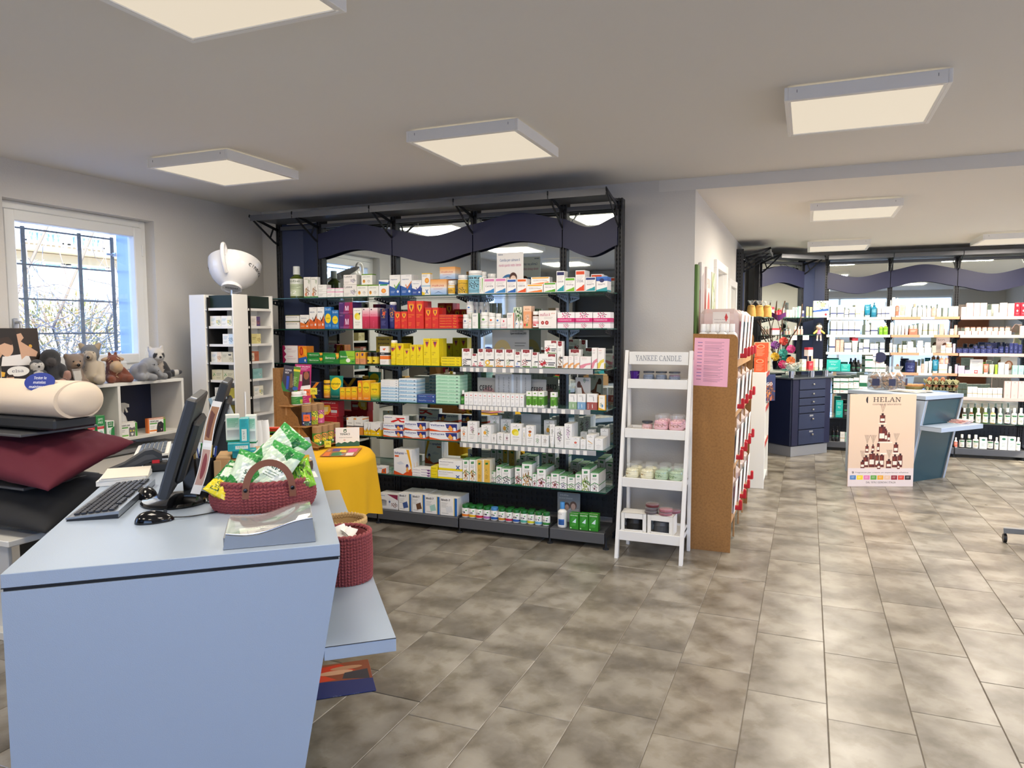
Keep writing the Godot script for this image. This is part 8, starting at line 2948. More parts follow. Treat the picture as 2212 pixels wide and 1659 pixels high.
	stock([
		["dropper","f_black","dark bottle with a dropper","bottle","319 113 -9500 33 182 33;363 113 -9500 40 185 39","1a1210","111111"],
		["carton","f_white_gold","white and amber carton","box","423 113 -9500 51 115 35"],
		["carton","f_mint","white and mint carton","box","474 113 -9500 38 113 35"],
		["bottle","f_coral","small coral bottle","bottle","1609 113 -9500 34 115 34"],
		["bottle","f_rausch","dark shampoo bottle","bottle","1670 113 -9500 50 153 50","1c1a1a","f2f1ec"],
		["bottle","f_rausch","green shampoo bottle","bottle","1740 113 -9500 50 153 50","1f3a2a","f2f1ec"],
		["bottle","f_rausch_y","white shampoo bottle","bottle","1806 113 -9500 58 154 58"],
		["carton","f_green_white","white carton with a green foot","box","1876 113 -9500 71 130 39"],
		["bottle","f_rausch","black shampoo bottle","bottle","1947 113 -9500 59 155 59","14151c","f2f1ec"],
		["bottle","f_green_white","small white bottle","bottle","2006 113 -9500 40 138 40"],
		["carton","f_green_white","large white carton with a green lid band","box","2070 113 -9500 71 155 39;2148 113 -9500 73 152 40"],
		["bottle","f_green_white","white and green bottle","bottle","2212 113 -9500 43 149 43"],
	],"on the far base shelf")

const PRINTS:={
	"mouthwash": "b cfd9b8|r 0 0 100 30 e9ece2|t 15 8 70 14 4a5a3c alobe|l 15 36 70 4 7 6c7d52|t 28 68 44 22 ffffff x2",
	"herb_white": "b f0efe8|t 10 8 60 5 6b7a55 HERBAL|f 78 22 12 3c7a2a|f 50 74 28 8a3b1c|f 40 66 14 d8a02a|e 30 84 16 9 d88a6a|r 0 94 100 6 3f8a3a",
	"flat_white": "b f3f2ee|r 0 30 100 8 d9dcd2|l 8 45 50 3 14 9a9a94",
	"flat_pink": "b f3f2ee|r 0 0 100 16 e8a9c4|l 8 40 60 3 15 a09a9a",
	"lavender": "b ece7e0|t 6 8 62 22 2a2a2e Lasea|f 72 62 20 6a5a94|l 6 70 40 3 8 b0aaa6|p 5f7a4a 80 30 86 60 82 60",
	"sedative": "b efeee4|r 0 0 100 10 6f9a2e|t 10 22 70 9 3a4a3a sollievo intenso|e 22 68 12 16 e0a030|e 22 62 6 9 b06a20|f 64 68 14 d8cfc0",
	"orange_blue": "b f2f2f0|p 1f5fb0 0 8 100 18 100 30 0 26|r 12 28 76 8 2f9a4e|e 48 68 24 14 e8892a|e 48 68 15 8 f4b04a|l 20 86 60 2 6 8a8a86",
	"check_green": "b f2f1ee|t 50 4 40 5 8a8f98 premium|T 10 20 66 6 20386a magnesium|p 245aa6 0 52 46 62 100 40 100 100 0 100|p 6aa62a 46 44 58 60 98 30 100 36 60 70 42 50|l 10 78 40 2 6 e8ecf4|e 78 80 10 6 e8ecf4",
	"check_orange": "b f2f1ee|t 50 4 40 5 8a8f98 premium|T 10 20 66 6 20386a magnesium|p 245aa6 0 52 46 62 100 40 100 100 0 100|p d8762a 46 44 58 60 98 30 100 36 60 70 42 50|l 10 78 40 2 6 e8ecf4|e 78 80 10 6 e8ecf4",
	"check_purple": "b f2f1ee|t 50 4 40 5 8a8f98 premium|T 10 20 66 6 20386a magnesium|p 22499a 0 52 46 62 100 40 100 100 0 100|p 4a3a8a 46 44 58 60 98 30 100 36 60 70 42 50|l 10 78 40 2 6 e8ecf4|e 78 80 10 6 e8ecf4",
	"check_red": "b f2f1ee|t 50 4 40 5 8a8f98 premium|T 10 20 66 6 20386a MULTI+|p d8622a 0 52 46 62 100 40 100 100 0 100|p 3a1a14 46 44 58 60 98 30 100 36 60 70 42 50|l 10 78 40 2 6 e8ecf4|e 78 80 10 6 e8ecf4",
	"check_wide": "b f2f1ee|t 50 4 40 5 8a8f98 premium|T 10 20 66 6 20386a Vitaminico|p e0722a 0 52 46 62 100 40 100 100 0 100|p 2a1a14 46 44 58 60 98 30 100 36 60 70 42 50|l 10 78 40 2 6 e8ecf4|e 78 80 10 6 e8ecf4",
	"check_yellow": "b f2f1ee|t 50 4 40 5 8a8f98 premium|T 10 20 66 6 20386a |p f0c400 0 52 46 62 100 40 100 100 0 100|p 5a1420 46 44 58 60 98 30 100 36 60 70 42 50|l 10 78 40 2 6 e8ecf4|e 78 80 10 6 e8ecf4",
	"tall_orange_x": "b f2f0ea|r 0 0 100 4 f0c22a|l 10 8 60 2 6 a0a09a|e 62 34 26 12 ee9222|e 62 34 15 7 f7bb50|r 0 56 100 5 9ac2dc|p f2cf2e 0 84 40 90 30 100 0 100|T 40 74 46 22 1f5fa8 X",
	"makuva": "b f2e6d8|g 0 0 100 55 f0a24e f5e4d4|g 0 55 100 45 dfe2ee 8fb6e0|t 8 32 80 17 c2402e makuva|l 20 58 60 2 6 d08a7a|p 3a5a8a 22 92 50 78 84 92 50 82",
	"yellow_jar": "b e3b52c|t 10 22 80 14 4a3a10 GELATINA|l 14 44 70 3 8 8a6a1a|f 50 82 26 8a7a22",
	"blue_jar": "b 8cc4d8|T 8 10 84 15 111111 BJGEA|t 10 28 80 8 20363e COLLAGENE|f 52 56 20 2a4a5a|l 20 82 60 3 6 2a4a5a",
	"brown_yellow": "b e8b830|r 10 10 80 22 f3ead0|f 50 66 20 5a2a14|l 14 84 70 2 6 6a4a14",
	"thin_green": "b f0f0ea|V 14 10 22 80 4a5a3a digest balance|p 6ab02a 60 4 80 10 66 90 56 70",
	"camilia": "b f4f1ee|r 6 5 88 15 d884b4|l 12 26 76 3 6 b8b4b4|t 12 44 76 14 4a3f58 Camilia|p 3a86c4 6 92 94 66 94 96 6 96|p f4f1ee 6 80 60 78 80 70 6 90",
	"cocculine": "b f4f1ee|r 6 5 88 15 2f5fb0|l 12 26 76 3 6 b8b4b4|t 12 44 76 14 4a3f58 COCCULINE|p 1f62b4 6 92 94 66 94 96 6 96|p f4f1ee 6 80 60 78 80 70 6 90",
	"homeovox": "b f4f1ee|r 6 5 88 15 e0641e|l 12 26 76 3 6 b8b4b4|t 12 44 76 14 4a3f58 HOMEOVOX|p e2541e 6 92 94 66 94 96 6 96|p f4f1ee 6 80 60 78 80 70 6 90",
	"oscillo": "b f4f1ee|r 6 5 88 15 f0b01e|l 12 26 76 3 6 b8b4b4|t 12 44 76 14 4a3f58 oscillococcinum|p ec7a1e 6 92 94 66 94 96 6 96|p f4f1ee 6 80 60 78 80 70 6 90",
	"pollen": "b f4f1ee|r 6 5 88 15 5aa62a|l 12 26 76 3 6 b8b4b4|t 12 44 76 14 4a3f58 Pollen comp. 15CH|p 5aaa2a 6 92 94 66 94 96 6 96|p f4f1ee 6 80 60 78 80 70 6 90",
	"quiet": "b f4f1ee|r 6 5 88 15 23265e|l 12 26 76 3 6 b8b4b4|t 12 44 76 14 4a3f58 Quietude|p 2a9aa6 6 92 94 66 94 96 6 96|p f4f1ee 6 80 60 78 80 70 6 90",
	"rhin": "b f4f1ee|r 6 5 88 15 6ab42a|l 12 26 76 3 6 b8b4b4|t 12 44 76 14 4a3f58 Rhinallergy|p 7aba2a 6 92 94 66 94 96 6 96|p f4f1ee 6 80 60 78 80 70 6 90",
	"stodal": "b f4f1ee|r 6 5 88 15 dc4a1e|l 12 26 76 3 6 b8b4b4|t 12 44 76 14 4a3f58 STODAL|p e0481e 6 92 94 66 94 96 6 96|p f4f1ee 6 80 60 78 80 70 6 90",
	"sedat": "b f4f1ee|r 6 5 88 15 2b3f7a|l 12 26 76 3 6 b8b4b4|t 12 44 76 14 4a3f58 Sedatif PC|p 2a9aa0 6 92 94 66 94 96 6 96|p f4f1ee 6 80 60 78 80 70 6 90",
	"sedat_tray": "b f4f1ee|g 0 0 100 30 3f7fd0 2f4fa0|e 50 26 22 14 23265e|t 14 46 70 14 4a3f58 Sedatif PC|p 2a9aa0 0 92 100 72 100 100 0 100",
	"camilia_card": "b efece8|T 6 3 18 4 3a4a6a boiron|t 12 15 76 9 4a5a86 Camilia per calmare il|t 8 27 84 9 b0587a mondo quando mette i dentini|e 46 82 36 30 2f6aa0|e 42 70 14 11 f0d8c4|e 62 60 14 12 4a2a1e|e 62 64 11 9 f2d6c0|e 36 74 12 10 6a2a2a|e 38 78 9 8 f2d6c0|e 54 88 16 12 f4f1ee|e 44 86 9 7 f0cdb8",
	"flat_rainbow": "b f4f3ef|g 0 0 100 10 2f8a5a d0622a|t 6 26 80 16 2a2a2a Magnesio Bicarbonato Cal Mg|r 0 92 100 8 c8ccd2",
	"strath": "b 1b6fb6|t 8 4 84 14 eaf2f6 Strath|e 50 52 42 22 f2d320|t 22 48 56 9 6a6a20 original|l 10 82 50 2 5 cfe0ee|e 76 84 10 7 5aa8e0",
	"magenta_m": "b 4a2368|p 8a1f5e 45 0 100 0 100 100 30 100|p a8203e 80 0 100 0 100 100 70 100|t 4 6 26 7 e8d8e8 metatonic|T 42 30 34 46 efdcec M|l 8 86 70 2 6 b890c0",
	"lemon_white": "b f1efe6|t 12 10 70 6 6a6a62 burgerstein|e 46 40 32 16 e8d22a|e 58 46 22 12 f2e870|p 1f4a22 60 26 82 22 74 34|t 20 66 60 6 6a6a62 Electrolytes|l 22 76 50 2 5 b4b2aa",
	"red_blend": "b c8294a|g 0 0 100 42 f4ece8 e0708a|g 0 42 100 58 d0305a b02440|p 3a3a4a 10 8 22 4 34 8 22 12|t 12 30 70 6 c83a5a Biotin|V 40 60 20 34 d8607a VITA",
	"navy_flame": "b 1a1c5c|f 50 22 26 f09a2a|e 50 24 18 9 e0502a|t 12 42 50 6 e8b83a GEL|l 12 62 60 4 6 7a7ab0",
	"red_flame": "b d92a1e|p f5b01e 18 12 82 12 78 26 50 40 22 26|p 8a1f4a 34 16 66 16 50 34|t 8 48 80 5 f5c21e PERSKINDOL|t 8 55 50 5 f5c21e GEL|l 10 78 40 3 5 f0a030|t 16 6 66 5 f5c21e PERSKINDOL",
	"red_patch": "b cf2219|t 6 30 60 40 f7d83a PERSKINDOL HOT PATCH|t 74 20 18 60 f7d83a 5x",
	"red_plain": "b b3231c|e 50 34 22 20 e8842a",
	"pill_blue": "b f3f2ee|e 50 24 10 10 2f7ac8|l 22 42 56 3 7 9a9aa0|r 0 78 100 5 c8d8ec|l 18 88 50 1 6 b0b0b4",
	"pill_green": "b f3f2ee|e 50 24 10 10 5aa63a|l 22 42 56 3 7 9a9aa0|r 0 78 100 5 cfe2c8|l 18 88 50 1 6 b0b0b4",
	"pill_orange": "b f3f2ee|e 50 24 10 10 e0622a|l 22 42 56 3 7 9a9aa0|r 0 78 100 5 f0d2c4|l 18 88 50 1 6 b0b0b4",
	"pill_grey": "b f3f2ee|e 50 24 10 10 7a8aa8|l 22 42 56 3 7 9a9aa0|r 0 78 100 5 d0d4dc|l 18 88 50 1 6 b0b0b4",
	"carton_green_side": "b f3f2ee|r 0 0 5 100 3f7a4a|l 18 12 60 2 7 5a6a7a|l 18 60 40 4 6 b0b0ac",
	"carton_orange_side": "b f3f0ec|r 88 0 12 100 d8683a|l 12 12 60 3 7 4a4a6a|l 14 76 40 3 6 b0aca8",
	"box_pinkgrey": "b f0e8e6|e 50 30 12 10 d83a5a|l 14 56 66 3 8 8a7a80|r 0 84 100 16 e8c8c8",
	"leafy": "b dfe8d6|f 50 40 46 3f7a34|f 30 76 26 5a9a44|r 20 80 60 12 f0f0ea",
	"weleda": "b e8a476|r 0 0 100 24 f0c8a8|t 20 12 60 7 8a4a2a WELEDA|f 50 56 22 f0d8c4|e 20 84 12 6 d03a3a|e 46 84 10 6 4a9a4a|l 40 40 40 4 6 f6e4d4",
	"red_white_jar": "b f3efec|t 16 12 66 10 6a3a3a VITAMO|g 0 42 100 26 f0c0c0 e07a80|e 40 78 9 9 c82a2a|e 54 80 7 8 d84a4a",
	"cherry": "b f1ece6|t 6 12 60 22 b03a5a exaflux A|t 70 12 24 10 d86a4a plus|l 30 38 50 2 6 b0a8a2|e 22 68 9 10 a01c20|e 46 68 10 11 a81e22|e 22 68 4 4 e0988a|e 46 68 4 5 e0988a|l 10 88 60 1 6 c0b8b2",
	"femannose": "b f2eeee|f 50 20 24 d8407a|r 0 36 100 26 cf1f6e|t 6 42 78 13 ffffff FEMANNOSE|r 0 62 100 8 b8b6ba|f 50 84 16 d8507a",
	"maroon_lace": "b f0e9e6|p a01850 0 0 14 0 20 18 10 30 24 50 10 66 22 82 12 100 0 100|t 30 18 30 6 c02a60 collagene|l 30 30 60 2 6 c8b0b4|t 30 60 40 6 c02a60 collagen|l 30 72 60 2 6 c8b0b4",
	"orange_blue_tall": "b ef8a1c|e 36 30 20 26 b8281e|e 36 30 10 17 e86a2a|p f7b02a 60 10 100 20 100 60 70 50|p 2f63b0 0 72 100 60 100 100 0 100|e 80 84 9 8 e8e0d0",
	"berocca": "b 1f7a34|p 2f9a44 0 20 100 0 100 34 0 60|p e8842a 78 0 100 0 100 40 86 60|T 14 34 62 26 f2f6ea Berocca|e 90 24 9 14 f2c43a|l 14 76 50 1 8 b8d8b4",
	"berocca_light": "b 62b03a|p 9ccc3a 40 0 100 0 100 60 60 70|p 2f8a34 0 0 40 0 50 60 0 70|T 6 36 50 16 f2f6ea Berocca|t 56 38 38 12 3a6a1a NERVA|e 56 72 14 16 f4f6ea|r 78 76 18 12 2f8a34",
	"orange_small": "b e6a72c|p 5a3a7a 28 10 70 8 60 30 36 32|r 0 52 100 48 d89468|l 12 60 66 3 8 9a6a3a",
	"brown_jar_label": "b ead038|l 12 16 70 2 7 7a6a1a|e 40 62 16 14 4a4a20|l 14 84 70 1 6 7a6a1a",
	"white_orange_rod": "b f1ede8|p e0662a 30 14 70 10 50 24|r 0 34 100 14 2a2a2e|T 12 37 40 8 f4f2ee RUS A|r 0 52 100 18 ee7a2a|l 14 80 60 3 5 a8a4a0",
	"yellow_flame": "b edd60f|t 14 5 72 6 8a2a5a PERSKINDOL|p d0502a 22 12 78 12 64 24 50 34 36 24|p 5a2a7a 36 12 64 12 50 26|t 12 50 44 5 7a4a2a CLASSIC|t 12 57 26 5 7a4a2a GEL|l 12 74 66 4 5 b8a02a",
	"yellow_patch": "b edd60f|t 6 30 64 40 3a3410 PERSKINDOL ACTIVE PATCH|t 78 20 16 60 6a4a2a 5x",
	"spice_card": "b 8f7d18|T 10 6 70 10 1c1a0c Scopri la|T 10 22 70 10 1c1a0c potenza|T 10 38 74 10 1c1a0c delle spezie|T 10 54 80 10 1c1a0c per le tue|T 10 70 50 10 1c1a0c difese",
	"alp_seed": "b f2f0ec|p 8a1a24 16 0 84 0 84 18 70 16 50 20 30 16 16 18|t 26 7 48 6 f2e4e2 alpinamed|l 24 28 52 2 6 8a8a88|r 46 58 54 7 3f444e|f 30 76 22 2a2420|r 10 92 80 6 3a3a34",
	"alp_red": "b f2f0ec|p 8a1a24 16 0 84 0 84 18 70 16 50 20 30 16 16 18|t 26 7 48 6 f2e4e2 alpinamed|l 24 28 52 2 6 8a8a88|r 46 58 54 7 3f444e|e 42 82 18 8 d8506a|e 42 82 9 4 f2f0ec|r 10 92 80 6 a82a3a",
	"alp_ring": "b f2f0ec|p 8a1a24 16 0 84 0 84 18 70 16 50 20 30 16 16 18|t 26 7 48 6 f2e4e2 alpinamed|l 24 28 52 2 6 8a8a88|r 46 58 54 7 3f444e|e 34 76 26 15 e8b83a|e 34 76 13 7 f2f0ec|r 10 92 80 6 d8b02a",
	"alp_amber": "b f2f0ec|p 8a1a24 16 0 84 0 84 18 70 16 50 20 30 16 16 18|t 26 7 48 6 f2e4e2 alpinamed|l 24 28 52 2 6 8a8a88|r 46 58 54 7 3f444e|f 36 74 26 c87a1a|r 10 92 80 6 ec8a1e",
	"alp_leaf": "b f2f0ec|p 8a1a24 16 0 84 0 84 18 70 16 50 20 30 16 16 18|t 26 7 48 6 f2e4e2 alpinamed|l 24 28 52 2 6 8a8a88|r 46 58 54 7 3f444e|f 36 74 22 8aa64a|r 10 92 80 6 ee8a3a",
	"alp_blue": "b f2f0ec|p 8a1a24 16 0 84 0 84 18 70 16 50 20 30 16 16 18|t 26 7 48 6 f2e4e2 alpinamed|l 24 28 52 2 6 8a8a88|r 46 58 54 7 3f444e|e 44 76 18 10 b8c8e4|r 10 92 80 6 3a4a8a",
	"alp_berry": "b f2f0ec|p 8a1a24 16 0 84 0 84 18 70 16 50 20 30 16 16 18|t 26 7 48 6 f2e4e2 alpinamed|l 24 28 52 2 6 8a8a88|r 46 58 54 7 3f444e|f 34 76 26 a01c2a|r 10 92 80 6 4a7a2a",
	"alp_white": "b f2f0ec|p 8a1a24 16 0 84 0 84 18 70 16 50 20 30 16 16 18|t 26 7 48 6 f2e4e2 alpinamed|l 24 28 52 2 6 8a8a88|r 46 58 54 7 3f444e|f 46 76 20 c8d0c0|r 10 92 80 6 4a8a3a",
	"alp_grain": "b f2f0ec|p 8a1a24 16 0 84 0 84 18 70 16 50 20 30 16 16 18|t 26 7 48 6 f2e4e2 alpinamed|l 24 28 52 2 6 8a8a88|r 46 58 54 7 3f444e|f 50 84 34 9a6a34|r 10 92 80 6 5a3a1a",
	"alp_cran": "b f2f0ec|p 8a1a24 56 0 96 0 96 20 76 16 56 20|t 60 6 32 7 f2e4e2 alpinamed|t 20 34 60 8 5a5a58 mirtillo rosso|f 26 68 24 a01c2a|e 20 74 9 10 c02a34|e 34 64 9 10 b8222c|r 56 60 40 7 3f444e|r 56 74 34 7 3f444e|r 20 92 76 6 4a7a2a",
	"peach_wave": "b f3eeea|t 14 8 50 7 c06a6a Sanddorn|l 14 20 50 2 6 c0b4b0|p e8a86a 0 74 40 60 100 50 100 66 60 72 30 96 0 98",
	"pink_wave": "b f3eeea|t 14 8 50 7 c06a6a Sanddorn|l 14 20 50 2 6 c0b4b0|p e08a9a 0 74 40 60 100 50 100 66 60 72 30 96 0 98",
	"yellow_wave": "b f3eeea|t 14 8 50 7 c06a6a Sanddorn|l 14 20 50 2 6 c0b4b0|p e8d05a 0 74 40 60 100 50 100 66 60 72 30 96 0 98",
	"longevity": "b b4b4b2|T 50 8 44 8 2a2a2e SpermidineLIFE|t 50 2 36 5 3a3a3e FOREVER YOUNG!|e 28 62 24 34 c8b27a|e 28 62 9 13 b4b4b2|t 8 56 26 11 4a4230 LONGE|T 34 56 22 11 2a2a2e VITY|e 76 84 8 10 bfb89a|e 90 80 5 7 c2bca4|l 62 36 30 2 7 6a6a6a",
	"biotin": "b eef0f2|T 10 8 40 6 3a4a7a Biotica|r 10 24 12 9 c83a4a|r 26 24 12 9 2f6ab0|r 42 24 12 9 2fa0b0|g 0 60 100 40 eef0f2 7aaad8",
	"navy_x": "b 14163a|p f0a81e 8 0 26 0 78 100 60 100|p e8861e 78 0 92 0 34 100 16 100|p f7d05a 14 2 22 0 50 50 44 54|t 56 46 40 12 f0f0f4 voltaren|t 60 60 26 8 d8d8e4 1.2%|l 60 74 30 1 6 a8a8c0",
	"supra_orange": "b f2b41e|e 50 34 40 26 f7d61e|e 50 38 28 17 f0a81e|e 50 34 26 16 f7d61e|T 14 30 72 12 3a4a1e supradyn|g 0 62 100 38 f2b41e ec7a1e|l 20 86 60 2 5 f4e8d0",
	"supra_teal": "b f0c81e|e 50 34 40 26 f7d61e|e 50 38 28 17 f0a81e|e 50 34 26 16 f7d61e|T 14 30 72 12 3a4a1e supradyn|g 0 62 100 38 f0c81e 0f6a62|l 20 86 60 2 5 f4e8d0",
	"supra_pouch": "b 1f8a7c|e 50 34 40 26 f7d61e|e 50 38 28 17 f0a81e|e 50 34 26 16 f7d61e|T 14 30 72 12 3a4a1e supradyn|g 0 62 100 38 1f8a7c 0c5a54|l 20 86 60 2 5 f4e8d0",
	"supra_bottle": "b e8a81e|e 50 34 40 26 f7d61e|e 50 38 28 17 f0a81e|e 50 34 26 16 f7d61e|T 14 30 72 12 3a4a1e supradyn|g 0 62 100 38 e8a81e b8622a|l 20 86 60 2 5 f4e8d0",
	"supra_side": "b ef8a2a|e 50 34 40 26 f7d61e|e 50 38 28 17 f0a81e|e 50 34 26 16 f7d61e|T 14 30 72 12 3a4a1e supradyn|g 0 62 100 38 ef8a2a f0a040|l 20 86 60 2 5 f4e8d0",
	"flector_blue": "b eef3f7|g 0 0 100 100 f4f6f8 8fc0e0|t 6 26 40 36 2a5aa0 Flector EP|t 52 28 22 30 6aa0c8 Tissugel|p 3a4a6a 82 50 88 36 94 50 88 64",
	"flector_white": "b f2f2f0|t 6 30 50 30 6a7a9a Flector|r 0 86 100 14 dfe3e6|p 3a4a6a 84 50 89 36 94 50 89 64",
	"flector_navy": "b 2f5296|t 8 28 44 36 eef2f8 FlectorPlus|t 56 32 26 28 d86a8a Tissugel|p e8ecf4 84 50 89 36 94 50 89 64",
	"flector_green": "b b8e2c6|g 0 0 100 100 c8ead2 9ad4b0|t 6 28 44 34 1f7a4a Olfenpatch|t 56 30 22 30 4a9a6a Patch|p 3a4a4a 82 50 88 36 94 50 88 64",
	"ceres_box": "b f3f2f0|e 50 22 18 4 d86a6a|l 26 40 48 1 7 8a8a8a|l 20 70 50 3 7 b4b2b0",
	"green_bottle": "b 3a8a2a|l 16 30 60 3 10 d8e8c8",
	"green_leaf_box": "b f2f2ec|r 0 30 100 56 5a9a2a|e 50 12 20 4 7aa64a|l 20 38 60 2 6 e8f2d8|f 40 70 20 2f5a1a|e 78 86 12 6 f2f2ec",
	"ceres_card": "b b8b6b2|T 10 30 74 24 3a3638 CERES|e 62 62 34 26 c89a9a|r 6 58 90 2 4a4648|l 30 70 50 1 5 8a8688|T 10 30 74 24 3a3638 CERES",
	"leaflet_clear": "b c2c6ca|V 8 6 6 88 5a5e62 istruzioni per uso omeopatico|V 22 10 5 84 6a6e72 compresse e granuli|V 36 6 5 88 6a6e72 consultare|r 46 0 6 100 dce8f4|V 58 8 6 84 5a5e62 medicamento omeopatico|r 70 0 5 100 e4eef6|V 82 8 5 84 6a6e72 farmacista",
	"tone_green": "b f0efec|l 20 10 50 2 6 8a8a88|r 0 52 100 48 94b48a|V 8 60 14 34 e4e8e4 NEO|p f0efec 50 70 56 60 60 84 54 92|p 9a9a9a 60 20 66 14 70 44 64 46",
	"tone_blue": "b f0efec|l 20 10 50 2 6 8a8a88|r 0 52 100 48 7ea6c8|V 8 60 14 34 e4e8e4 NEO|p f0efec 50 70 56 60 60 84 54 92|p 9a9a9a 60 20 66 14 70 44 64 46",
	"tone_red": "b f0efec|l 20 10 50 2 6 8a8a88|r 0 52 100 48 a4544e|V 8 60 14 34 e4e8e4 NEO|p f0efec 50 70 56 60 60 84 54 92|p 9a9a9a 60 20 66 14 70 44 64 46",
	"drop_yellow": "b f4efe2|r 0 0 8 100 e8a82a|t 24 16 50 6 7a8a6a Olio|f 40 64 16 3f7a34|e 62 70 12 10 4a8ac0|p e8b02a 0 80 100 96 100 100 0 100",
	"mother_card": "b cfccc8|t 50 6 40 8 4a5a7a Himalaya|f 60 10 8 3f7a44|p 7a4630 10 100 20 40 40 24 60 50 90 60 96 100|e 24 26 13 13 4a2a20|p f0ece4 12 34 40 34 46 60 16 66|p b06a4a 40 60 90 70 86 92 36 88|r 76 62 12 26 e8e4dc|p e0b83a 72 92 96 90 96 100 72 100",
	"thermacare": "b b01424|T 6 6 80 13 f4e8e4 ThermaCare|p f0b02a 6 30 52 26 60 60 40 90 8 84|p f4dca0 16 42 44 38 40 70 16 74|e 20 82 12 12 f4c85a|r 58 58 34 18 c8c6c8|r 60 40 34 5 d87a6a|l 60 82 30 2 6 e8a0a0",
	"thermacare_flat": "b b01424|T 24 30 68 50 f4e8e4 ThermaCare",
	"ramend": "b efece6|e 14 8 14 6 e8a05a|t 20 28 60 9 4a4240 Rumalaya|r 0 48 100 6 3a3436|r 0 56 100 44 dd8a34|l 16 62 40 4 8 f4e0c4",
	"voltaren": "b eef0f4|p e0541e 0 70 40 92 100 80 100 100 0 100|p 24307a 58 8 100 0 100 78 72 82 62 50|T 4 14 52 26 1f2f78 Voltaren|t 58 24 14 10 c8cce0 Dolo|l 5 48 36 1 8 6a86c8|p f0a84a 66 60 76 20 86 64 78 90|e 74 28 4 7 e86a4a|e 90 52 5 9 e4e6ee|r 86 56 9 30 eceef2",
	"red_man": "b eceae8|T 4 14 36 16 2f3f7a Voltaren|p cf2424 34 78 40 60 62 40 52 24 92 20 96 36 70 38 80 60 96 56 92 80 74 74 66 56 44 84|e 38 74 5 9 cf2424|l 4 88 60 1 6 a8a8a8",
	"herb_ginger": "b f2f1ee|p 4a4a4a 48 8 58 5 52 11|l 24 14 52 1 5 7a7a78|f 46 40 22 d8902a|e 52 46 12 8 e8762a|t 20 60 60 6 6a6a66 Curcuma|l 26 72 46 3 5 b8b6b2",
	"herb_echinacea": "b f2f1ee|p 4a4a4a 48 8 58 5 52 11|l 24 14 52 1 5 7a7a78|f 48 38 18 c86a9a|f 56 46 12 4a6a34|t 20 60 60 6 6a6a66 Echinacea|l 26 72 46 3 5 b8b6b2",
	"herb_chili": "b f2f1ee|p 4a4a4a 48 8 58 5 52 11|l 24 14 52 1 5 7a7a78|p c8321e 20 50 60 34 84 40 50 54|f 70 36 8 3f7a2a|t 20 60 60 6 6a6a66 Red Chili|l 26 72 46 3 5 b8b6b2",
	"herb_pine": "b f2f1ee|p 4a4a4a 48 8 58 5 52 11|l 24 14 52 1 5 7a7a78|f 56 38 20 3f7a34|e 38 42 15 10 e8a83a|t 20 60 60 6 6a6a66 Bromelain|l 26 72 46 3 5 b8b6b2",
	"herb_seed": "b f2f1ee|p 4a4a4a 48 8 58 5 52 11|l 24 14 52 1 5 7a7a78|f 50 42 18 2f2620|t 20 60 60 6 6a6a66 Guarana|l 26 72 46 3 5 b8b6b2",
	"herb_leaf": "b f2f1ee|p 4a4a4a 48 8 58 5 52 11|l 24 14 52 1 5 7a7a78|f 50 42 20 3a5a34|e 60 48 8 6 e8e0d8|t 20 60 60 6 6a6a66 Euphrasia|l 26 72 46 3 5 b8b6b2",
	"herb_rose": "b f2f1ee|p 4a4a4a 48 8 58 5 52 11|l 24 14 52 1 5 7a7a78|f 50 42 20 b0305a|e 50 42 8 6 3a1a20|t 20 60 60 6 6a6a66 Rosa canina|l 26 72 46 3 5 b8b6b2",
	"herb_lemon": "b f2f1ee|p 4a4a4a 48 8 58 5 52 11|l 24 14 52 1 5 7a7a78|e 42 40 30 15 e8d01e|e 52 46 22 10 f2e86a|p 3f7a2a 66 24 84 22 74 36|t 20 60 60 6 6a6a66 Electrolytes|l 26 72 46 3 5 b8b6b2",
	"herb_curry": "b f2f1ee|p 4a4a4a 48 8 58 5 52 11|l 24 14 52 1 5 7a7a78|f 50 40 16 d8b83a|f 60 48 10 6a8a3a|t 20 60 60 6 6a6a66 Zitrone|l 26 72 46 3 5 b8b6b2",
	"herb_honey": "b f2f1ee|p 4a4a4a 48 8 58 5 52 11|l 24 14 52 1 5 7a7a78|e 46 46 16 8 e8a02a|e 50 30 20 6 b05a1e|e 46 46 8 4 f4dca0|t 20 60 60 6 6a6a66 Multi Vit syrup|l 26 72 46 3 5 b8b6b2",
	"herb_spin": "b f2f1ee|p 4a4a4a 48 8 58 5 52 11|l 24 14 52 1 5 7a7a78|f 46 48 24 3f8a2a|t 20 60 60 6 6a6a66 Spirulina|l 26 72 46 3 5 b8b6b2",
	"herb_nut": "b f2f1ee|p 4a4a4a 48 8 58 5 52 11|l 24 14 52 1 5 7a7a78|f 50 46 20 7a5a3a|t 20 60 60 6 6a6a66 Reishi|l 26 72 46 3 5 b8b6b2",
	"herb_olive": "b f2f1ee|p 4a4a4a 48 8 58 5 52 11|l 24 14 52 1 5 7a7a78|f 52 40 18 3f4a2a|t 20 60 60 6 6a6a66 Plantago|l 26 72 46 3 5 b8b6b2",
	"herb_thistle": "b f2f1ee|p 4a4a4a 48 8 58 5 52 11|l 24 14 52 1 5 7a7a78|f 50 44 26 5a4a5a|f 60 32 10 6a8a4a|f 44 56 9 9a5aa0|t 20 60 60 6 6a6a66 Thymian|l 26 72 46 3 5 b8b6b2",
	"herb_thyme": "b f2f1ee|p 4a4a4a 48 8 58 5 52 11|l 24 14 52 1 5 7a7a78|f 48 36 22 b07ab0|t 20 60 60 6 6a6a66 Thymian Tonic|l 26 72 46 3 5 b8b6b2",
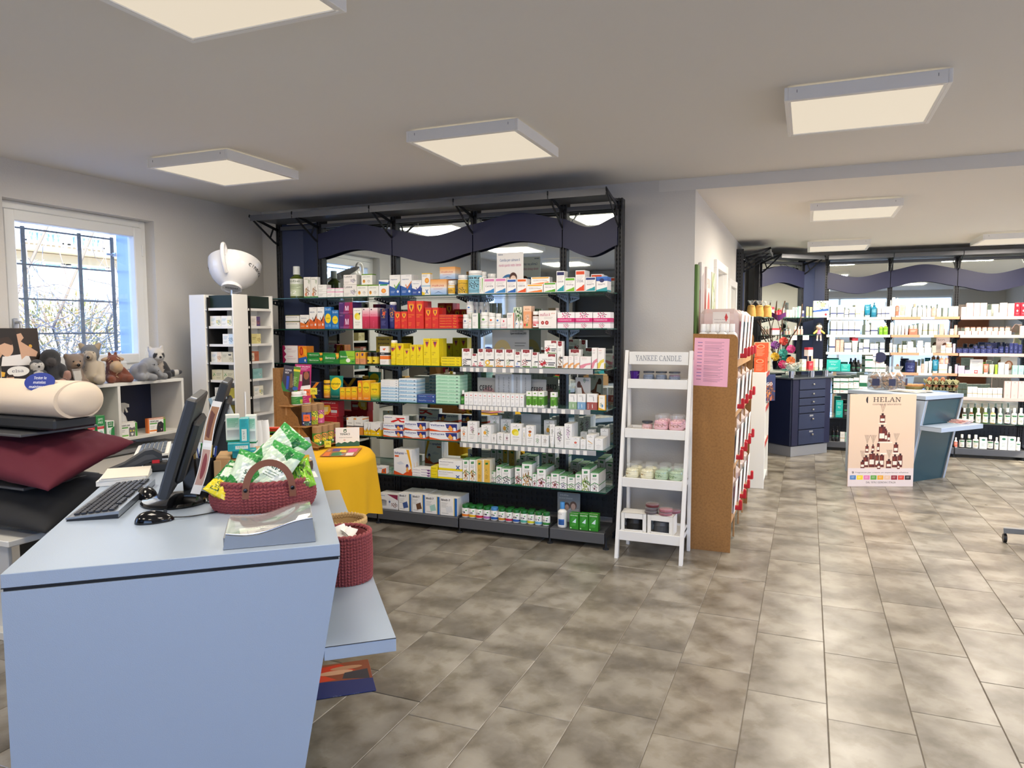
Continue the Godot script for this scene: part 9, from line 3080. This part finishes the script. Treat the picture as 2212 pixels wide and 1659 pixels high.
	"herb_blood": "b f2f1ee|p 4a4a4a 48 8 58 5 52 11|l 24 14 52 1 5 7a7a78|e 48 46 16 9 c8341e|e 48 46 7 4 f0a08a|t 20 60 60 6 6a6a66 Orange|l 26 72 46 3 5 b8b6b2",
	"herb_plain": "b f2f1ee|p 4a4a4a 48 8 58 5 52 11|l 24 14 52 1 5 7a7a78|e 48 52 10 6 e4dcd0|t 20 60 60 6 6a6a66 Zink|l 26 72 46 3 5 b8b6b2",
	"herb_grain": "b f2f1ee|p 4a4a4a 48 8 58 5 52 11|l 24 14 52 1 5 7a7a78|p d8a85a 20 36 80 56 76 60 18 42|t 20 60 60 6 6a6a66 Hafer|l 26 72 46 3 5 b8b6b2",
	"herb_mint": "b f2f1ee|p 4a4a4a 48 8 58 5 52 11|l 24 14 52 1 5 7a7a78|e 44 54 14 4 dfe4e4|t 20 60 60 6 6a6a66 Magnesium|l 26 72 46 3 5 b8b6b2",
	"gift_card": "b bfc3c6|r 14 34 72 66 c9cdd0|t 32 50 36 7 5a5e60 Phytopharma|f 60 76 14 9a8a34",
	"vogel_sun": "b f3f2ee|r 0 0 100 4 3a8a4a|p 1f7a3a 26 14 74 12 72 22 28 24|t 34 15 32 6 f2f6f0 Vogel|l 20 32 60 2 6 8a8a88|p 2f8a3f 0 66 50 52 100 60 100 64 50 56 0 70|f 50 78 34 e09a1e|e 50 76 12 7 7a3a12|f 36 64 14 f0b83a",
	"vogel_white": "b f3f2ee|r 0 0 100 4 3a8a4a|p 1f7a3a 26 14 74 12 72 22 28 24|t 34 15 32 6 f2f6f0 Vogel|l 20 32 60 2 6 8a8a88|p 2f8a3f 0 66 50 52 100 60 100 64 50 56 0 70|f 50 82 34 d8a8b0|e 46 82 9 6 f4e0e0",
	"vogel_dark": "b f3f2ee|r 0 0 100 4 3a8a4a|p 1f7a3a 26 14 74 12 72 22 28 24|t 34 15 32 6 f2f6f0 Vogel|l 20 32 60 2 6 8a8a88|p 2f8a3f 0 66 50 52 100 60 100 64 50 56 0 70|f 50 82 36 3a3a52",
	"vogel_berry": "b f3f2ee|r 0 0 100 4 3a8a4a|p 1f7a3a 26 14 74 12 72 22 28 24|t 34 15 32 6 f2f6f0 Vogel|l 20 32 60 2 6 8a8a88|p 2f8a3f 0 66 50 52 100 60 100 64 50 56 0 70|f 50 80 40 a81e28|f 40 74 20 5a1a20|r 0 94 100 6 1f7a3a",
	"vogel_fibre": "b f3f2ee|r 0 0 100 4 3a8a4a|p 1f7a3a 26 14 74 12 72 22 28 24|t 34 15 32 6 f2f6f0 Vogel|l 20 32 60 2 6 8a8a88|p 2f8a3f 0 66 50 52 100 60 100 64 50 56 0 70|f 50 80 44 b8864a|f 50 70 24 d8a86a",
	"vogel_coneflower": "b f3f2ee|r 0 0 100 4 3a8a4a|p 1f7a3a 26 14 74 12 72 22 28 24|t 34 15 32 6 f2f6f0 Vogel|l 20 32 60 2 6 8a8a88|p 2f8a3f 0 66 50 52 100 60 100 64 50 56 0 70|f 50 82 34 c8508a|e 50 78 14 8 7a3a2a",
	"vogel_lily": "b f3f2ee|r 0 0 100 4 3a8a4a|p 1f7a3a 26 14 74 12 72 22 28 24|t 34 15 32 6 f2f6f0 Vogel|l 20 32 60 2 6 8a8a88|p 2f8a3f 0 66 50 52 100 60 100 64 50 56 0 70|f 50 80 32 9a8ab4|e 50 80 8 5 4a3a5a",
	"vogel_green": "b f3f2ee|r 0 0 100 4 3a8a4a|p 1f7a3a 26 14 74 12 72 22 28 24|t 34 15 32 6 f2f6f0 Vogel|l 20 32 60 2 6 8a8a88|p 2f8a3f 0 66 50 52 100 60 100 64 50 56 0 70|f 50 84 34 4a8a3a|r 0 90 100 10 8ac06a",
	"vogel_hop": "b f3f2ee|r 0 0 100 4 3a8a4a|p 1f7a3a 26 14 74 12 72 22 28 24|t 34 15 32 6 f2f6f0 Vogel|l 20 32 60 2 6 8a8a88|p 2f8a3f 0 66 50 52 100 60 100 64 50 56 0 70|f 50 80 46 8aa63a|f 40 72 24 a8c05a",
	"vogel_pollen": "b f3f2ee|r 0 0 100 4 3a8a4a|p 1f7a3a 26 14 74 12 72 22 28 24|t 34 15 32 6 f2f6f0 Vogel|l 20 32 60 2 6 8a8a88|p 2f8a3f 0 66 50 52 100 60 100 64 50 56 0 70|f 50 84 30 c8c8cc|e 50 84 8 6 6a2a3a",
	"gold_flower": "b e0b44a|r 0 0 24 100 f2e8d0|p 1f7a3a 40 14 76 12 74 20 42 22|f 48 52 16 f4d86a|l 40 70 40 3 6 8a6a1a",
	"voltaren_patch": "b f0efee|T 4 10 54 11 1f2f78 Voltaren|t 60 12 18 6 6a6a80 Dolo|r 6 24 22 6 e0541e|p d8dce4 14 54 40 46 60 56 30 60|p e0541e 0 84 50 96 100 70 100 100 0 100|p f2b01e 70 0 84 0 100 60 100 90 88 50|e 74 64 7 8 24307a|p f0a84a 66 84 74 62 84 86",
	"purple_flat": "b f0eeee|t 6 30 40 34 5a3a6a Olfen|r 50 0 50 30 b8b0c4|p 6a3a7a 80 20 96 0 100 60 88 80",
	"yellow_side": "b ecd61e|t 10 20 70 24 6a5a1e Neocit|r 0 70 100 12 d8b81e",
	"yellow_white_x": "b f1f0ec|r 0 78 100 22 ecd61e|t 4 14 60 16 5a5a6a Neocitran Express|l 4 40 40 2 9 a0a0a0|T 72 46 22 44 1f4a9a X",
	"orange_flat": "b f2f0ee|p e0661e 50 40 100 20 100 100 40 100|t 10 20 44 24 2f4a8a Dafalgan|T 64 40 24 44 2f3f8a X",
	"medisana": "b efeeec|p 8a2a4a 44 0 100 0 100 36|t 6 8 30 8 2f5a8a medisana|e 24 48 20 10 8a8a8c|e 24 60 20 10 a0a0a2|e 24 72 20 8 b4b4b6|e 58 54 6 26 e4e8ec|e 58 50 4 8 4a5a8a|f 82 70 16 7a3a2a|r 0 92 100 8 d8d8d8",
	"medi_blue": "b f1f0ec|r 84 0 16 100 1f62b0|r 80 0 4 100 e8c83a|T 4 8 56 14 1a1a1e Medi-7|l 6 30 40 5 6 a8a8a4|p 3f5a94 30 56 66 44 76 78 38 86|l 8 88 40 1 6 8a8a8a",
	"medi_brown": "b f1f0ec|r 84 0 16 100 1f62b0|r 80 0 4 100 e8c83a|T 4 8 56 14 1a1a1e Medi-7|l 6 30 40 5 6 a8a8a4|p 6a4a34 30 56 66 44 76 78 38 86|l 8 88 40 1 6 8a8a8a",
	"medi_mint": "b f1f0ec|r 84 0 16 100 1f62b0|r 80 0 4 100 e8c83a|T 4 8 56 14 1a1a1e Medi-7|l 6 30 40 5 6 a8a8a4|p a8d0c4 30 56 66 44 76 78 38 86|l 8 88 40 1 6 8a8a8a",
	"medi_white": "b f1f0ec|r 84 0 16 100 1f62b0|r 80 0 4 100 e8c83a|T 4 8 56 14 1a1a1e Medi-7|l 6 30 40 5 6 a8a8a4|p e0e2e2 30 56 66 44 76 78 38 86|l 8 88 40 1 6 8a8a8a",
	"salt_1": "b f3f2ee|T 26 30 46 24 2a2a3a 1|p 4aa03a 56 8 70 2 66 26|p e8842a 0 76 50 64 100 78 100 100 0 100|l 10 62 30 1 6 b0b0b0",
	"salt_2": "b f3f2ee|T 26 30 46 24 2a2a3a 2|p 4aa03a 56 8 70 2 66 26|p e8b81e 0 76 50 64 100 78 100 100 0 100|l 10 62 30 1 6 b0b0b0",
	"salt_3": "b f3f2ee|T 26 30 46 24 2a2a3a 3|p 4aa03a 56 8 70 2 66 26|p d02a3a 0 76 50 64 100 78 100 100 0 100|l 10 62 30 1 6 b0b0b0",
	"salt_4": "b f3f2ee|T 26 30 46 24 2a2a3a 4|p 4aa03a 56 8 70 2 66 26|p b06ab0 0 76 50 64 100 78 100 100 0 100|l 10 62 30 1 6 b0b0b0",
	"salt_5": "b f3f2ee|T 26 30 46 24 2a2a3a 5|p 4aa03a 56 8 70 2 66 26|p 1f5aa8 0 76 50 64 100 78 100 100 0 100|l 10 62 30 1 6 b0b0b0",
	"salt_6": "b f3f2ee|T 26 30 46 24 2a2a3a 6|p 4aa03a 56 8 70 2 66 26|p c88a2a 0 76 50 64 100 78 100 100 0 100|l 10 62 30 1 6 b0b0b0",
	"salt_7": "b f3f2ee|T 26 30 46 24 2a2a3a 7|p 4aa03a 56 8 70 2 66 26|p c02a4a 0 76 50 64 100 78 100 100 0 100|l 10 62 30 1 6 b0b0b0",
	"salt_8": "b f3f2ee|T 26 30 46 24 2a2a3a 8|p 4aa03a 56 8 70 2 66 26|p 2f5aa8 0 76 50 64 100 78 100 100 0 100|l 10 62 30 1 6 b0b0b0",
	"salt_9": "b f3f2ee|T 26 30 46 24 2a2a3a 9|p 4aa03a 56 8 70 2 66 26|p 5ab0a0 0 76 50 64 100 78 100 100 0 100|l 10 62 30 1 6 b0b0b0",
	"salt_10": "b f3f2ee|T 26 30 46 24 2a2a3a 10|p 4aa03a 56 8 70 2 66 26|p d8d02a 0 76 50 64 100 78 100 100 0 100|l 10 62 30 1 6 b0b0b0",
	"salt_11": "b f3f2ee|T 26 30 46 24 2a2a3a 11|p 4aa03a 56 8 70 2 66 26|p 6aaed8 0 76 50 64 100 78 100 100 0 100|l 10 62 30 1 6 b0b0b0",
	"salt_12": "b f3f2ee|T 26 30 46 24 2a2a3a 14|p 4aa03a 56 8 70 2 66 26|p 3a8a3a 0 76 50 64 100 78 100 100 0 100|l 10 62 30 1 6 b0b0b0",
	"lotion_11": "b f2f2f0|t 12 8 46 8 4a4a52 1 & 11|r 30 48 40 42 2a5aa0|p 3f74c0 30 48 70 48 70 60 50 54 30 60",
	"nicorette": "b 2f8a24|T 8 6 84 12 f2f6ee nicorette|p 6ac0c8 20 60 72 26 76 60 40 62|p c8eef0 30 56 66 36 64 54|e 50 46 34 26 3f9a3a|p d8f0f4 30 56 74 30 70 60|l 14 70 60 2 6 7ac86a|e 14 92 7 4 e8f2e0",
	"family_card": "b 8c9296|t 12 6 40 7 e8eaea Hilfe|t 8 16 60 7 e8eaea bei akuten Schmerzen|e 42 46 13 13 5a4a44|e 70 42 15 14 6a5248|p c8ccd0 26 60 60 52 64 100 20 100|p b4babe 56 58 94 52 98 100 56 100|e 42 50 9 10 c8a898|e 70 46 10 11 d0b0a0",
	"spray_blue": "b 23256a|f 50 24 28 f0a02a|l 26 50 48 3 8 9a9ac8",
	"f_white_blue": "b eeeeec|r 0 62 100 10 3a4a7a|l 16 18 60 3 7 b0b4bc|l 16 80 50 1 6 c0c4c8",
	"f_white_gold": "b efede6|r 0 60 100 6 c8a868|l 20 22 60 3 7 c0bcb0",
	"f_white_plain": "b efede8|l 26 30 48 4 8 c4c0ba",
	"f_teal": "b 1a7896|l 24 16 52 5 8 bfe0ea|r 0 86 100 8 0f5a74",
	"f_teal_box": "b 1fb4a8|l 18 14 64 2 8 d8f4f0|t 30 34 40 16 eefaf8 lily|l 14 66 70 3 8 c4eee8",
	"f_cream": "b efe8d4|l 26 24 48 4 8 b8ac8a|r 0 86 100 6 c8b46a",
	"f_coral": "b e2765e|l 14 20 70 3 14 f6d8cc",
	"f_pink": "b ecc6c0|l 34 80 32 2 6 c89a94|e 50 8 5 4 a87a76",
	"f_pink_tint": "b e8b0a0|l 30 30 40 4 8 f6e4dc",
	"f_grey_green": "b b2b6aa|l 30 60 40 2 7 8a8e84",
	"f_red": "b b5122c|T 22 12 56 18 f4d8d4 B|e 50 60 16 8 f0e4e0|r 0 50 100 3 7a0a1c|l 24 78 52 2 7 e89a9a",
	"f_green": "b 7ab02a|l 26 40 48 3 8 d8ecb0",
	"f_navy": "b 242c64|f 50 42 18 8a96c8|l 26 76 48 2 8 9aa4d0",
	"f_black": "b 15171a|r 20 40 60 10 3a8a5a|l 26 60 48 3 7 9aa0a0",
	"f_green_band": "b f0efea|r 0 40 100 20 1f6a4a|r 10 70 34 10 e8a0a0|l 10 14 60 2 8 b8b8b0",
	"f_lilac": "b cbb9d0|l 26 50 48 3 8 8a7a96",
	"f_mint": "b a9e0d0|l 26 40 48 4 8 5a9a8a",
	"f_beige": "b d9c4a8|l 26 30 48 4 8 9a8468",
	"f_lime": "b a4c43a|l 20 30 60 4 8 5a7a1a",
	"f_rausch": "b efeee8|p 2f7a44 20 10 80 10 74 26 26 26|l 24 36 52 3 7 8a8a84|f 50 74 16 6a8a3a",
	"f_rausch_y": "b efeee8|p 2f7a44 20 10 80 10 74 26 26 26|l 24 36 52 3 7 8a8a84|f 50 74 16 d8b02a",
	"f_sign": "b ecebe8|r 0 0 100 70 e4e2de|l 16 14 60 6 8 9aa0a8|r 36 76 26 22 cc2a2a|r 46 80 6 14 f2f2f0|r 40 84 18 6 f2f2f0",
	"f_woman": "b cfc6bc|e 50 50 26 30 a0623a|e 50 48 15 20 e2bfa4|p efe9e2 20 100 30 78 70 78 80 100",
	"f_red_white": "b f1e6e2|r 0 0 100 26 c82a3a|l 24 44 52 4 8 d8a0a0",
	"f_red_label": "b c8283a|l 20 30 60 3 10 f4dcdc",
	"f_green_white": "b eef0ea|e 50 20 26 8 2f7a5a|l 24 50 52 4 8 8aa698",
	"f_yellow": "b e8dc7a|l 24 40 52 3 8 a8984a",
	"f_ducray_card": "b eceae6|f 50 24 30 4a7a3a|e 42 28 20 16 d8b49c|e 62 24 16 14 c89a80|p 2f5aa0 0 58 100 46 100 60 0 68|e 84 82 8 7 b8283a|l 10 76 50 2 6 b0b0ac",
	"f_round_sign": "b 1f3566|r 10 22 70 9 d85a8a|l 18 44 60 5 7 b8c4dc",
	"f_rose_box": "b efe0da|r 0 0 60 100 e8d4cc|t 10 10 60 16 8a6a62 SOS|e 66 60 22 26 6a3a2a|e 66 62 12 15 e8c4ac",
	"tea_green": "b eeede4|r 58 0 42 100 f2eed8|f 78 54 22 5a8a4a|e 66 50 8 12 e8d88a|l 8 24 40 3 9 7ab0c0|l 8 64 36 2 9 a8a8a0",
	"tea_blue": "b eeede6|r 60 0 40 100 cfe0ea|f 78 50 22 4a7aa0|l 8 24 40 3 9 6aa0c0|l 8 64 36 2 9 a8a8a0",
	"tea_orange": "b eeede4|r 60 0 40 100 f0dcc0|f 78 52 20 c8843a|l 8 24 40 3 9 7a9ac0|l 8 64 36 2 9 a8a8a0",
	"tea_beige": "b d8d0b4|p 3a3a3a 60 18 90 18 86 30 64 30|l 8 24 40 3 9 8a8468|f 80 60 16 a89a6a",
	"tea_cross": "b d6cfae|p 5a9a5a 6 20 30 52 36 48|p 4a8a4a 34 18 8 54 14 58|l 44 30 46 3 9 6a6a52|l 44 66 40 2 8 8a8868",
	"tea_violet": "b eeede6|r 40 0 60 100 efe8d8|f 60 40 16 8a7ab0|f 66 70 16 5a8a3a|l 4 24 28 4 9 a8a8a0",
	"tea_olive": "b b8ac4a|l 10 24 50 3 9 6a6420|l 10 66 40 2 8 7a7430",
	"tea_plum": "b eae2d8|r 60 0 40 100 5a4a78|f 80 56 20 c0622a|l 8 24 42 4 9 8a7a6a|l 8 68 36 2 8 a8a098",
	"tea_yellow": "b d8cc8a|r 56 0 44 100 e2d898|f 78 54 20 b88a2a|l 8 30 40 3 9 6a6432",
	"tea_rust": "b b0644a|r 0 14 50 70 e2d4bc|f 24 50 18 8a6a4a|l 56 30 34 3 9 7a3a2a",
	"tea_teal": "b 8ab8b4|l 8 30 50 3 9 3a6a68|f 78 54 16 e2eae4",
	"dailies": "b dfe8ee|e 60 50 34 40 a8c4d8|e 60 50 26 32 dfe8ee|V 30 20 40 60 4a5a78 DAILIES",
	"optifree": "b 2a8a4a|r 14 6 72 94 f0f2ee|p 2a8a4a 10 6 90 6 84 40 16 40|T 20 10 60 10 f4f6f2 OPTI|T 20 22 60 10 f4f6f2 FREE|r 10 42 80 9 c8303a|t 20 44 56 5 f4f0ee Express|e 50 70 26 12 a8d0c4|p 2a8a4a 0 92 100 84 100 100 0 100",
	"optifree_small": "b f0f2ee|p 1f7a3e 10 4 90 4 84 34 16 34|T 22 8 56 9 f4f6f2 OPTI|T 22 19 56 9 f4f6f2 FREE|e 50 58 24 12 b8dcc8|p 2a8a4a 60 40 100 30 100 100 40 100|l 10 80 30 2 5 8a9a8a",
	"cat_box": "b efeee8|r 88 0 12 100 4a9a3a|T 4 10 56 14 2a2a30 FRONTLINE|r 4 28 44 8 4a9a3a|p 6a6a68 52 40 58 28 66 36 76 36 84 28 88 44 84 100 52 100|e 62 58 5 6 d8c84a|e 78 58 5 6 d8c84a|p e8e6e2 62 74 78 74 74 92 66 92|l 6 50 24 2 10 9a9a94|r 4 84 44 10 6ab04a",
	"dog_box": "b efeee8|r 88 0 12 100 4a9a3a|r 0 0 8 100 e07a3a|T 12 8 50 14 2a2a30 FRONTLINE|r 12 26 40 8 4a9a3a|p 26262a 50 60 56 26 74 18 88 36 86 100 48 100|e 66 46 4 5 6a4a2a|p c8a0a0 70 74 80 74 76 90|l 14 52 24 2 10 9a9a94|r 10 78 40 12 e0803a",
	"candle_label": "b e8c8c8|f 60 60 24 a86a5a|l 20 24 50 2 8 8a5a5a",
	"candle_label_dark": "b 6a7486|f 60 50 24 8a94a8|l 24 30 50 2 8 c4c8d0",
	"candle_label_rose": "b eac0c6|f 50 34 28 a86a4a|l 24 70 50 2 8 a87a7a",
	"candle_label_daisy": "b ebe6c8|e 30 40 10 10 d8b02a|f 30 40 20 f4f0e4|e 30 40 6 6 8a5a1a|l 40 70 40 2 8 9a9470",
	"candle_label_leaf": "b bcd0b2|f 34 44 24 3f7a34|l 44 64 40 2 8 6a7a60",
	"plain_white": "b eeeeea|l 30 40 40 3 8 d0d0cc",
	"orange_tower": "b d8572a|e 50 24 34 14 e8a27a|e 50 24 24 9 d8572a|l 16 46 68 6 8 f0b898",
	"tan_box": "b cdb990|r 40 20 50 60 d8c8a4|l 46 36 36 3 10 8a7a58",
	"sweet_green": "b cfe2cc|p 3f9a4a 0 0 100 0 100 16 60 24 0 14|p 2f8a3f 0 60 30 76 20 100 0 100|p e8f2ea 20 30 90 40 84 76 30 70|p 1f6a34 60 8 80 14 72 30 58 24|T 34 44 50 12 2a4a34 Sensi|l 36 60 40 3 5 5a7a5f|p 6abf5a 60 84 100 70 100 100 50 100",
	"sweet_yellow": "b 2a7a3a|r 0 66 100 34 e2cf2a|V 20 70 40 26 2a4a2a Duo|f 50 30 40 4aa04a|p dff0da 10 20 60 10 50 50 20 56",
	"sweet_lime": "b 7ab82a|f 50 50 50 a8d84a|f 40 40 30 3f8a2a|l 20 80 60 2 6 f0f4d8",
	"teal_pack": "b 27a5ab|l 4 10 26 6 12 1a7a80|r 34 30 58 46 dde4d8|t 40 38 46 16 5a6a64 12787",
	"teal_upright": "b 27a5ab|l 20 6 60 6 5 1a7a80|r 22 44 60 50 dde4d8|V 36 50 24 38 5a6a64 12787",
	"pack_pale": "b e2e6dc|g 6 12 88 36 7ab89a c4dccc|l 10 18 76 6 5 4a8a6a|g 6 56 88 28 b0b0ae d8d8d4|r 0 94 100 6 1f7a4a",
	"leaning_leaflet": "b e2e6e4|r 0 0 40 100 9ab8c8|l 46 10 40 6 12 8a9a9a",
	"sun_green": "b 3a8a34|e 62 36 34 30 e89a4a|f 64 36 26 4a9a3a|e 50 60 18 16 f2dc3a|f 50 84 22 6ab04a|e 74 78 8 8 f0f0ea",
	"sun_pink": "b d85a94|e 60 34 34 30 e8a0b8|f 62 30 26 8a2a5a|e 60 46 18 16 f2dc3a|t 10 78 60 16 f4e4ec Pure",
	"night_navy": "b 3a3a74|p 5a6aa8 0 0 46 0 46 60 0 70|e 72 32 28 26 4a5aa0|e 60 52 18 16 d8308a|f 56 84 20 6ab04a|e 30 80 6 6 f0f0f4|e 74 76 6 6 f0f0f4",
	"palm_yellow": "b c8c82a|r 0 0 16 100 2f6a2a|e 62 40 34 34 e8e04a|f 64 26 30 3a8a2a|e 46 56 20 18 ee8a3a|f 60 82 22 5a9a2a",
	"tub_green": "b 2f8a34|l 6 14 52 7 11 a8d8a0|p a8c83a 66 40 100 36 100 100 70 100|r 68 50 28 6 f2e84a|r 68 64 28 6 f2e84a",
	"tub_pink": "b c8206a|l 6 14 52 7 11 f0b8d0|p e8c83a 70 40 100 36 100 100 76 100|p 3f9a3a 84 60 100 60 100 100 88 100",
}

func V3(x:float,y:float,z:float)->Vector3:
	return Vector3(x,y,z)

func V2(x:float,y:float)->Vector2:
	return Vector2(x,y)
